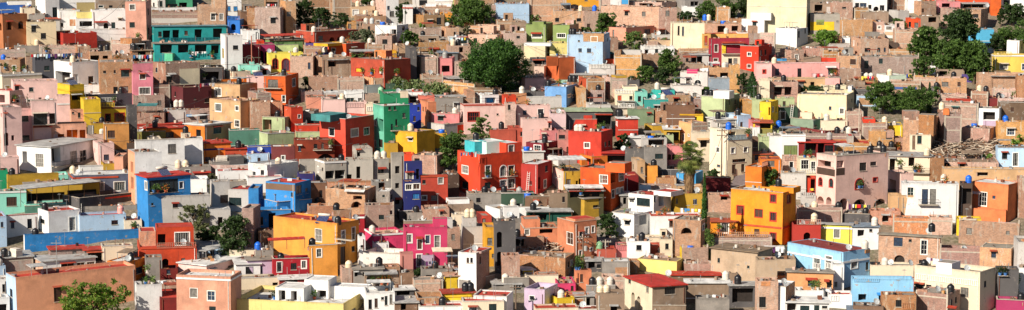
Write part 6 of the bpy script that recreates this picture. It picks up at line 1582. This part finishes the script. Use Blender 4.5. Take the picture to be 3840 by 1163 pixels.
# ---------------------------------------------------------------- trees
def tree(line, ox, oy, k):
    spec, label = [q.strip() for q in line.split('|')]; tk = spec.split(); x0, x1, yt, yb = map(float, tk[:4]); kind = tk[4]
    xa, xb = ox+x0/TS, ox+x1/TS; P = ground((xa+xb)/2, oy+yb/TS); dist = P.y
    Wd = (xb-xa)/FPX*dist; H = z_on_vertical(P, oy+yt/TS)-P.z
    r = np.random.default_rng(100+k); py = random.Random(k)
    t = thing('tree' if kind not in ('vine','reed') else ('climbing_plant' if kind == 'vine' else 'reed_clump'), label, 'tree' if kind not in ('vine','reed') else kind, (P.x, P.y, gz(P.x, P.y)-.1))
    if kind == 'conifer': t.name = 'conifer'
    mats = LEAF.get({'darksparse':'dark','midsparse':'mid','round':'mid','scrubdark':'dark'}.get(kind, kind), LEAF['mid'])
    a = Wd/2; pts = []; lobes = []
    n = int(min(26000, 1200+Wd*H*170)); ls = .2 if Wd*H < 60 else .27
    if kind == 'conifer':
        z = H*(.03+.97*r.random(n)**1.15); rad = a*np.minimum(1, (1-z/H)*2.6+.06)*(.75+.5*r.random(n)**.6*np.sin(z*6+3)**2*.6); ang = r.random(n)*6.283; rr = rad*np.sqrt(.25+.75*r.random(n))
        pts = np.stack([rr*np.cos(ang), rr*np.sin(ang), z], 1); tr = .12
    elif kind == 'reed':
        n = 1500; ang = r.random(n)*6.283; q = np.sqrt(r.random(n))*a; hh = r.random(n); pts = np.stack([q*np.cos(ang)*(1+.3*hh), q*np.sin(ang)*.7*(1+.3*hh), H*hh*(1-.4*(q/a)**2)*(.7+.3*np.sin(ang*7))], 1); tr = .03
    elif kind == 'vine':
        n = 1600; pts = np.stack([(r.random(n)-.5)*Wd*(.6+.4*np.sin(r.random(n)*9)), (r.random(n)-.5)*1.2, H*r.random(n)], 1); tr = .04
        pts = pts[(np.sin(pts[:,0]*2.3+pts[:,2]*1.7)+r.random(n)*1.2) > .1]
    else:
        low = kind in ('scrub','scrubdark','dry','olive') or H < 3.5 or Wd > 1.6*H; z0 = .06 if low else .12
        if kind == 'fore': z0 = .22
        nl = int(12+min(30, Wd*H*.4)); sp = kind in ('darksparse','midsparse','scrub','light','fore','dry','midlight')
        for i in range(nl):
            zc = z0+(1-z0)*(py.random()**.8)*.86+.04; prof = math.sin(math.pi*min(1, max(.08, (zc-z0*.3)/(1.02-z0*.3))))**.6
            th = py.uniform(0, 6.283); q = py.random()**.5*.78*a*(.35+.65*prof); lr = a*py.uniform(.32, .48)*(.8 if sp else 1)*(1.3 if nl < 12 else 1)
            lobes.append((q*math.cos(th), q*math.sin(th)*.85, min(zc*H, H-lr*.7), lr))
        if kind == 'big': lobes = [(l[0]*1.12, l[1], l[2], l[3]*.92) for l in lobes[:22]]
        lobes.append((0, 0, H-a*.32, a*.34)); lobes.append((-a*.62, 0, H*.5, a*.36)); lobes.append((a*.62, 0, H*.52, a*.36))
        n = int(n*.42) if kind == 'fore' else n; tot = sum(l[3]**2 for l in lobes); out = []
        for lx, ly, lz, lr in lobes:
            m_ = max(20, int(n*(.62 if sp else 1)*lr*lr/tot)); d = r.normal(size=(m_,3)); d /= np.linalg.norm(d, axis=1)[:,None]
            # twiggy sub-clumps around the limb end
            sub = r.normal(size=(max(4, m_//26),3)); sub /= np.linalg.norm(sub, axis=1)[:,None]; sub *= lr*(.62+.4*r.random((len(sub),1)))
            idx_ = r.integers(0, len(sub), m_); p = sub[idx_]+d*lr*.34*r.random((m_,1))**.5
            p *= np.array([1,1,.78]); out.append(p+np.array([lx,ly,lz]))
        pts = np.concatenate(out); pts = pts[pts[:,2] > .1]; tr = max(.07, min(.45, H*.028))
    me = leaf_mesh(pts, ls*(1.6 if kind == 'reed' else .8 if kind in ('conifer','vine') else 1.0), mats, k)
    link('crown', me, t)
    mb = MB()
    if kind == 'conifer': mb.tube((0,0,0), (0,0,H*.92), tr*1.3, .03, BARK, 7)
    elif kind in ('vine', 'reed'):
        for i in range(5): x = py.uniform(-a*.5, a*.5); mb.tube((x,0,0), (x*1.2, .1, H*.7), tr, tr*.4, BARK, 5)
    else:
        top = Vector((py.uniform(-.1,.1)*a, 0, H*.42)); mb.tube((0,0,0), top, tr*1.2, tr*.8, BARK, 8)
        for lx, ly, lz, lr in lobes[:14]:
            q = top.lerp(Vector((lx,ly,lz)), .5)+Vector((0,0,.15*lr)); s_ = top if lz > H*.42 else Vector((0,0,H*.25))
            mb.tube(s_, q, tr*.5, tr*.32, BARK, 5, False); mb.tube(q, (lx,ly,lz), tr*.32, tr*.12, BARK, 5, False)
    mb.obj('trunk', t)
TREES = r'''
@960 0
290 450 -10 215 dark | dark tree at left end of the brick tower's grove
430 570 45 225 dark | dark tree in the middle of the upper grove
555 705 80 228 darksparse | thin dark tree at right end of the upper grove
700 790 245 300 olive | low olive shrub beside red arched windows
755 895 222 325 olive | silvery olive tree before white barrel roofed house
1075 1228 235 355 mid | round green tree under white barrel roofed house
1050 1172 5 175 dark | tall dark shrub tree beside white and orange house
1455 1800 -10 195 mid | broad hilltop tree with antenna mast before it
1420 1530 90 195 midlight | lower lighter tree at foot of hilltop tree
1550 1625 195 280 dry | dry brownish shrub between brick boxes
1832 1862 140 240 conifer | small pointed conifer below pale blue wall
1872 1902 158 240 conifer | shorter pointed conifer below pale blue wall
1545 2085 285 715 big | huge deep green tree standing among the brick houses
1228 1272 178 218 bright | small bright bush on upper slope
340 405 575 700 dark | dark shrub beside orange arched porch house
790 880 -20 45 mid | green tree behind cream ridge tanks
1010 1130 570 690 reed | feathery green reed clump beside mesh fence
1130 1290 580 700 reed | tall pale reed clump below the antenna pole
1280 1450 610 720 reed | golden green reed clump at long wall's foot
@1920 0
622 790 95 270 mid | round tree beside the bright blue tank
600 700 215 255 bright | bright low bush under round tree
480 595 200 255 midlight | pale bush between green and salmon houses
820 1003 225 375 light | light green tree before salmon pink house
290 405 330 410 midlight | shrub in front of cream wall
1085 1282 362 570 mid | leafy mesquite tree below scalloped white house
940 1080 500 625 mid | left understory bush beneath the mesquite
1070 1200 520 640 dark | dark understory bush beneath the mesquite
1190 1300 530 640 midlight | pale understory bush beneath the mesquite
870 950 570 620 dark | flowering dark bush beside brick corner house
1240 1390 85 155 dark | low dark hill bush beside white hut
1380 1560 5 160 mid | left tree of the hilltop wood by stair tower
1540 1700 -10 140 mid | middle tree of the hilltop wood
1670 1860 -10 145 dark | dark right tree of the hilltop wood
1765 1855 540 755 conifer | shaggy conifer beside the vermilion house
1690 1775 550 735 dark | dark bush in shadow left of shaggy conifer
1420 1520 650 730 bright | bright bush left of red roofed stair hut
105 212 100 165 midlight | small tree above terracotta canopy house
1125 1195 288 335 midlight | small bush near white rubble terrace
@2880 0
335 540 218 352 bright | round bright tree below yellow painted wall
45 152 95 185 mid | round shrub beside blank yellow building
178 218 248 345 autumn | rust coloured autumn bush by white stairs house
925 1045 135 220 mid | small dark tree on right upper slope
1290 1575 60 440 dark | tallest dark tree of the right hand woods
1040 1340 205 500 midsparse | spreading tree with feathery crown at woods' edge
1050 1260 430 640 midsparse | lower feathery tree over the striped clothes
1250 1510 290 580 mid | middle tree of the right hand woods
1440 1660 300 630 mid | dense tree between woods and yellow villa
1560 1700 440 620 bright | bright tree touching the yellow villa
1690 1960 200 380 mid | bushy slope tree above yellow villa
1640 1770 270 420 dark | dark tree beside small sky blue hut
1840 2000 150 320 midlight | light tree at right photo edge
1745 1935 25 190 dark | dark tree below white ridge building
1725 1780 60 200 dark | narrow dark tree beside burnt orange house
740 985 620 860 mid | left tree of the lower pair by dusky railings
930 1230 630 870 mid | middle tree of the lower pair beside poplar
1193 1235 615 860 conifer | slim dark poplar shaped tree
1225 1300 660 800 mid | small tree right of slim poplar
230 430 640 745 dark | dark vine bush beside open window frames
@960 388
1375 1605 205 510 round | dense round tree beside big red house
1600 1785 85 310 light | airy light green tree behind turquoise rooftop
@1920 388
1590 1725 665 800 vine | green climbing vine beside amber terrace
1825 1960 490 650 mid | bushy tree before orange corner house
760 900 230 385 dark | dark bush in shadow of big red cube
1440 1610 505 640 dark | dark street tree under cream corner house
@2880 388
1590 1725 370 465 bright | bright green bush on timber heap
-60 92 480 640 mid | green tree overlapping orange house
1790 2010 225 335 bright | bright bush above powder blue house
@0 388
1560 1650 530 720 dry | thorny grey green shrub by peeling house
@0 775
415 985 560 930 fore | spreading foreground tree before peach wall
1340 1600 -10 190 scrub | sunlit scrubby shrub below old hut
1480 1680 130 290 dark | dark scrub above ruined pale blue hut
1640 1900 60 370 scrubdark | large dark scrub beside white ledge
@960 775
1190 1255 465 530 dark | dark bush at foot of hot pink house
@1920 775
625 805 50 250 dark | dark leafy tree beside white two storey house
475 545 355 490 vine | vine clump draping narrow salmon house
1440 1530 170 430 vine | flowering creeper below the cypress
@2880 775
50 160 285 365 mid | leafy bush beside amber house base
1830 1895 490 700 vine | tall vine in dark gap at photo's edge
1590 1700 470 560 flower | orange flowering bush in the dark gap

'''
k = 0
for ln in TREES.strip().splitlines():
    ln = ln.strip()
    if not ln: continue
    if ln[0] == '@': ox, oy = [float(q) for q in ln[1:].split()]; continue
    k += 1; tree(ln, ox, oy, k)
# ---------------------------------------------------------------- palm and cypress on the street
def palm():
    ox, oy = 1920, 388
    P = ground(ox+1335/TS, oy+800/TS); H = z_on_vertical(P, oy+305/TS)-P.z; sc = P.y/FPX/TS
    t = thing('palm_tree', 'tall fan palm with shaggy brown skirt of dead fronds', 'palm tree', (P.x, P.y, P.z-.3))
    mb = MB(); ht = z_on_vertical(P, oy+400/TS)-P.z+.3; hs = z_on_vertical(P, oy+660/TS)-P.z+.3
    tm = simple('palm trunk', (112,98,84), .95, 0, .4); dm = simple('dead palm fronds', (128,100,68), .95, 0, .45)
    mb.tube((0,0,0), (0,0,hs), .85, .75, tm, 16); mb.tube((0,0,hs), (0,0,ht), .8, .5, tm, 12); mb.obj('trunk', t)
    r = random.Random(3); sk = MB()
    for i in range(900):
        z = hs-.4+(ht-hs)*r.random(); f = (z-hs)/(ht-hs); a = r.uniform(0, 6.283); R0 = (.62+.5*f)*r.uniform(.85, 1.15); L = r.uniform(.7, 1.5)
        p = Vector((R0*math.cos(a), R0*math.sin(a), z)); q = p+Vector((math.cos(a)*.12, math.sin(a)*.12, -L)); wv = Vector((-math.sin(a), math.cos(a), 0))*r.uniform(.05, .12)
        sk.face([p-wv, p+wv, q+wv*.2, q-wv*.2], dm)
    sk.obj('dead_frond_skirt', t)
    g = [LEAF['palm'][0], LEAF['palm'][1]]; fr = MB(); c = Vector((0,0,ht-.2))
    for i in range(92):
        a = r.uniform(0, 6.283); el = R(r.uniform(-62, 78)); ln = r.uniform(1.3, 2.5); d = Vector((math.cos(a)*math.cos(el), math.sin(a)*math.cos(el), math.sin(el)))
        p = c+d*ln; m = g[i % 2] if el > R(-38) else (g[i % 2] if i % 3 else dm)
        fr.tube(c+d*.2, p, .035, .02, g[0], 4, False)
        side = d.cross(Vector((0,0,1))).normalized(); upv = side.cross(d).normalized()
        for k in range(15):
            th = R(-80+160*k/14); dd = d*math.cos(th)+side*math.sin(th); l = r.uniform(.95, 1.25); w_ = dd.cross(upv)*.06
            mid = p+dd*l*.6; tip = p+dd*l+Vector((0,0,-.42*l))
            fr.face([p, mid-w_, mid+w_], m); fr.face([mid-w_, tip, mid+w_], m)
    fr.obj('crown', t)
palm()
def cypress():
    ox, oy = 1920, 388
    P = ground(ox+1445/TS, oy+1150/TS); H = z_on_vertical(P, oy+520/TS)-P.z; a = 20/TS*P.y/FPX*1.15
    t = thing('cypress_tree', 'slender dark green cypress rising beside the amber house', 'cypress tree', (P.x, P.y, P.z-.2))
    r = np.random.default_rng(5); n = 9000; z = H*(.02+.98*r.random(n)); f = z/H
    rad = a*np.where(f < .55, .8+.2*f/.55, np.clip((1-f)/.45, 0, 1)**.7)*(.86+.22*np.sin(z*2.3+1)*np.sin(z*5)); ang = r.random(n)*6.283; q = rad*np.sqrt(.4+.6*r.random(n))
    link('crown', leaf_mesh(np.stack([q*np.cos(ang), q*np.sin(ang), z], 1), .15, [leafmat('cy a',(.04,.095,.02)), leafmat('cy b',(.07,.15,.03))], 5), t)
    mb = MB(); mb.tube((0,0,0), (0,0,H*.95), .2, .04, BARK, 8); mb.obj('trunk', t)
cypress()
# ---------------------------------------------------------------- poles, lamps, cables
def pole(ox, oy, x, yt, yb, label, kind='pole', arms=1):
    P = ground(ox+x/TS, oy+yb/TS); H = z_on_vertical(P, oy+yt/TS)-P.z
    t = thing('utility_pole' if kind == 'pole' else kind, label, 'utility pole' if kind == 'pole' else kind.replace('_', ' '), (P.x, P.y, P.z-.3))
    m = {'pole':simple('weathered timber', (104,86,72), .9), 'street_lamp':simple('green lamp paint', (90,130,70), .6), 'antenna_mast':STEEL}.get(kind, STEEL)
    if 'concrete' in label or 'pale' in label: m = CONC
    if 'rusty' in label: m = simple('rusty post', (172,104,84), .9)
    mb = MB(); mb.tube((0,0,0), (0,0,H+.3), .15 if kind == 'pole' else .08, .1 if kind == 'pole' else .06, m, 8); mb.obj('shaft', t)
    if kind == 'pole' and arms:
        for i in range(arms):
            mb = MB(); z = H-.1-i*.9; mb.box(-.95, .95, -.06, .06, z-.06, z+.06, m)
            for x_ in (-.85, -.4, .4, .85): mb.lathe([(.05,0),(.08,.08),(.03,.2)], TANK['grey'], 8, (x_, 0, z+.06))
            mb.obj('crossarm', t)
        if 'transformer' in label:
            mb = MB(); mb.lathe([(.05,0),(.3,.05),(.3,.8),(.1,.9)], TANK['grey'], 12, (.45,0,H-2.4)); mb.obj('transformer', t)
    if kind == 'street_lamp':
        mb = MB(); mb.tube((0,0,H+.2), (.5,-.5,H+.4), .05, .04, m, 6); mb.box(.3, .9, -.75, -.4, H+.32, H+.44, TANK['grey']); mb.obj('lamp_head', t)
    if kind == 'antenna_mast':
        mb = MB(); mb.box(-.9, .9, -.04, .04, H-.3, H-.2, STEEL); mb.obj('crossbar', t)
    return Vector((P.x, P.y, P.z+H))
p1 = pole(1920, 388, 1578, 190, 590, 'tall timber utility pole before cream corner house', arms=2)
p2 = pole(1920, 388, 1618, 430, 592, 'pale slim street pole beside the tall timber one', arms=0)
p3 = pole(1920, 775, 535, 215, 440, 'timber utility pole with transformer on brick side street', arms=2)
p4 = pole(1920, 775, 704, 248, 402, 'pale concrete utility pole with double crossarm', arms=1)
p5 = pole(1920, 775, 28, 590, 860, 'thin timber utility pole by white lilac house', arms=1)
p6 = pole(960, 0, 1243, 355, 590, 'dark utility pole in front of plain tall brick house', arms=1)
p7 = pole(960, 0, 1048, 400, 560, 'timber utility pole against large terracotta house', arms=2)
p8 = pole(0, 0, 1900, 270, 600, 'rusty pinkish post rising from mint green house', arms=0)
p9 = pole(960, 388, 401, 245, 470, 'green street lamp before rust brown house', 'street_lamp')
p10 = pole(1920, 775, 845, 15, 235, 'green street lamp before white two storey house', 'street_lamp')
p11 = pole(960, 0, 1524, 95, 200, 'white cross shaped antenna mast before hilltop tree', 'antenna_mast')
p12 = pole(960, 388, 1430, 5, 190, 'dark thin utility pole before rose house', arms=1)
p13 = pole(2880, 0, 455, 640, 800, 'thin utility pole on cream sand house', arms=1)
p14 = pole(2880, 388, 685, 0, 250, 'pale slim pole between sand house and woods', arms=0)
p15 = pole(0, 775, 432, 250, 560, 'lone thin antenna pole on the broad corrugated roof', 'antenna_mast')
p16 = pole(1920, 0, 1850, 640, 800, 'dark utility pole beside shaggy conifer', arms=1)
def at(ox, oy, x, y, P): # point at the depth of P
    d = ray(ox+x/TS, oy+y/TS); return d*(P.y/d.y)
def cable(a, b, label, sag=1.0, r=.035):
    n = 14; mb = MB(); pts = [a.lerp(b, i/n)-Vector((0,0,sag*4*(i/n)*(1-i/n))) for i in range(n+1)]
    for i in range(n): mb.tube(pts[i]-a, pts[i+1]-a, r, r, simple('black cable', (40,38,38), .7), 4, False)
    o = thing('power_cable', label, 'power cable', a, data=mb.mesh('power_cable'))
cable(p1, at(1920, 388, 1800, 330, p1), 'cable from tall timber pole to cream corner house corner')
cable(p1+Vector((0,0,-1)), at(1920, 388, 1480, 470, p1), 'lower cable from tall timber pole toward the arched door')
cable(p3, p4, 'cable slung between transformer pole and concrete pole')
cable(p4, at(1920, 775, 1060, 250, p4), 'cable from concrete pole to white cistern tower')
cable(p7, p6, 'cable between terracotta house pole and dark brick pole', 1.5)
cable(p7, at(960, 0, 720, 470, p7), 'cable along top of large terracotta house')
cable(p9, at(960, 388, 730, 300, p9), 'cable from green street lamp to red corner house')
cable(p12, at(960, 388, 1880, 60, p12), 'cable from thin pole across pale pink house')
cable(p16, at(1920, 0, 1230, 560, p16), 'long cable from dark pole across mesquite garden', 2)
cable(p16, at(2880, 0, 455, 640, p16), 'long cable over framed brick windows', 2)
cable(at(960, 388, 1240, 480, p9), at(960, 388, 1700, 560, p9), 'white looking cable across big red house')
cable(at(0, 388, 0, 450, p9), at(0, 388, 700, 420, p9), 'cable across white house with four tall doors')
# cables strung from house to house over the slope
rc = random.Random(21); HL = [h for h in HOUSES if h[2] > 3]; made = 0
for h in HL:
    if made >= 46: break
    if rc.random() > .14: continue
    near = [g_ for g_ in HL if g_ is not h and 8 < (g_[1]-h[1]).length < 24 and abs(g_[1].x-h[1].x) > 7]
    if not near: continue
    g_ = rc.choice(near); a_ = Vector((h[1].x, h[1].y-.2, h[4]+h[5]+.3)); b_ = Vector((g_[1].x, g_[1].y-.2, g_[4]+g_[5]+.3))
    cable(a_, b_, 'cable over the roof of '+short(h[0], 10), rc.uniform(.4, 1.3), .03); made += 1
# ---------------------------------------------------------------- street
def street():
    ox, oy = 1920, 388; pts = [(1640,640),(1690,560),(1770,520),(1815,510),(1765,560),(1752,670),(1700,700)]
    mb = MB(); V = []
    for x, y in pts:
        P = ground(ox+x/TS, oy+y/TS); V.append((P.x, P.y, gz0(P.x, P.y)+.42))
    me = bpy.data.meshes.new('road'); B0 = [(v[0], v[1], v[2]-2) for v in V]; n = len(V)
    me.from_pydata(V+B0, [], [tuple(range(n))]+[(i, (i+1) % n, n+(i+1) % n, n+i) for i in range(n)]); me.materials.append(simple('cobbled street', (112,100,100), .9, 0, .35))
    o = link('road', me); o['kind'] = 'structure'
street()

# ---------------------------------------------------------------- heaps of timber and scrap lying on the slope
def heap(ox, oy, x0, x1, y0, y1, n, label, cols, hgt=.9):
    P = ground(ox+(x0+x1)/2/TS, oy+y1/TS); r = random.Random(int(x0)); mb = MB()
    for i in range(n):
        Q = ground(ox+r.uniform(x0, x1)/TS, oy+r.uniform(y0, y1)/TS)-P; l = r.uniform(.6, 1.8); w_ = r.uniform(.04, .14)
        M = Matrix.Translation(Q+Vector((0,0,.3+r.random()*hgt))) @ Matrix.Rotation(r.uniform(-.7, .7)+(0 if r.random() < .7 else 1.2), 4, 'Z') @ Matrix.Rotation(r.uniform(-.45, .45), 4, 'Y')
        mb.box(-l, l, -w_, w_, -.03, .05, r.choice(cols), M)
    o = thing('timber_heap', label, 'timber heap', P, data=mb.mesh('timber_heap')); o['kind'] = 'stuff'
tc = [WOOD, simple('grey timber', (170,152,134), .9), simple('pale timber', (206,190,168), .9), simple('dark timber', (80,64,54), .9)]
heap(2880, 388, 1250, 1730, 320, 450, 900, 'large heap of dry grey timber on the open slope', tc, 1.2)
heap(0, 388, 870, 1040, 345, 400, 160, 'small scrap heap between ochre wall and peach house', tc+[STEEL])
heap(1920, 388, 1110, 1290, 470, 540, 240, 'dark scrap timber heap left of the palm', tc+[STEEL])
heap(1920, 775, 60, 390, 330, 400, 240, 'pile of broken furniture and poles on brick terrace', tc, 1.4)
heap(1920, 388, 1250, 1330, 560, 640, 60, 'loose planks at the foot of the palm', tc)

# ---------------------------------------------------------------- weeds and low scrub on the open ground
def weeds():
    r = np.random.default_rng(11); out = []
    for i in range(1500):
        x, y = r.uniform(-210, 210), r.uniform(262, 600)
        z = gz(x, y); s = r.uniform(.3, 1.1); n = int(26*s)+8; p = r.normal(size=(n,3))*np.array([s*.6, s*.6, s*.3]); p[:,2] = np.abs(p[:,2]); out.append(p+np.array([x, y, z]))
    me = leaf_mesh(np.concatenate(out), .16, LEAF['midlight']+LEAF['dry']+LEAF['scrub'], 9); o = link('undergrowth', me); o['kind'] = 'stuff'; o['label'] = 'weeds and low scrub between the houses'; o['category'] = 'undergrowth'
weeds()
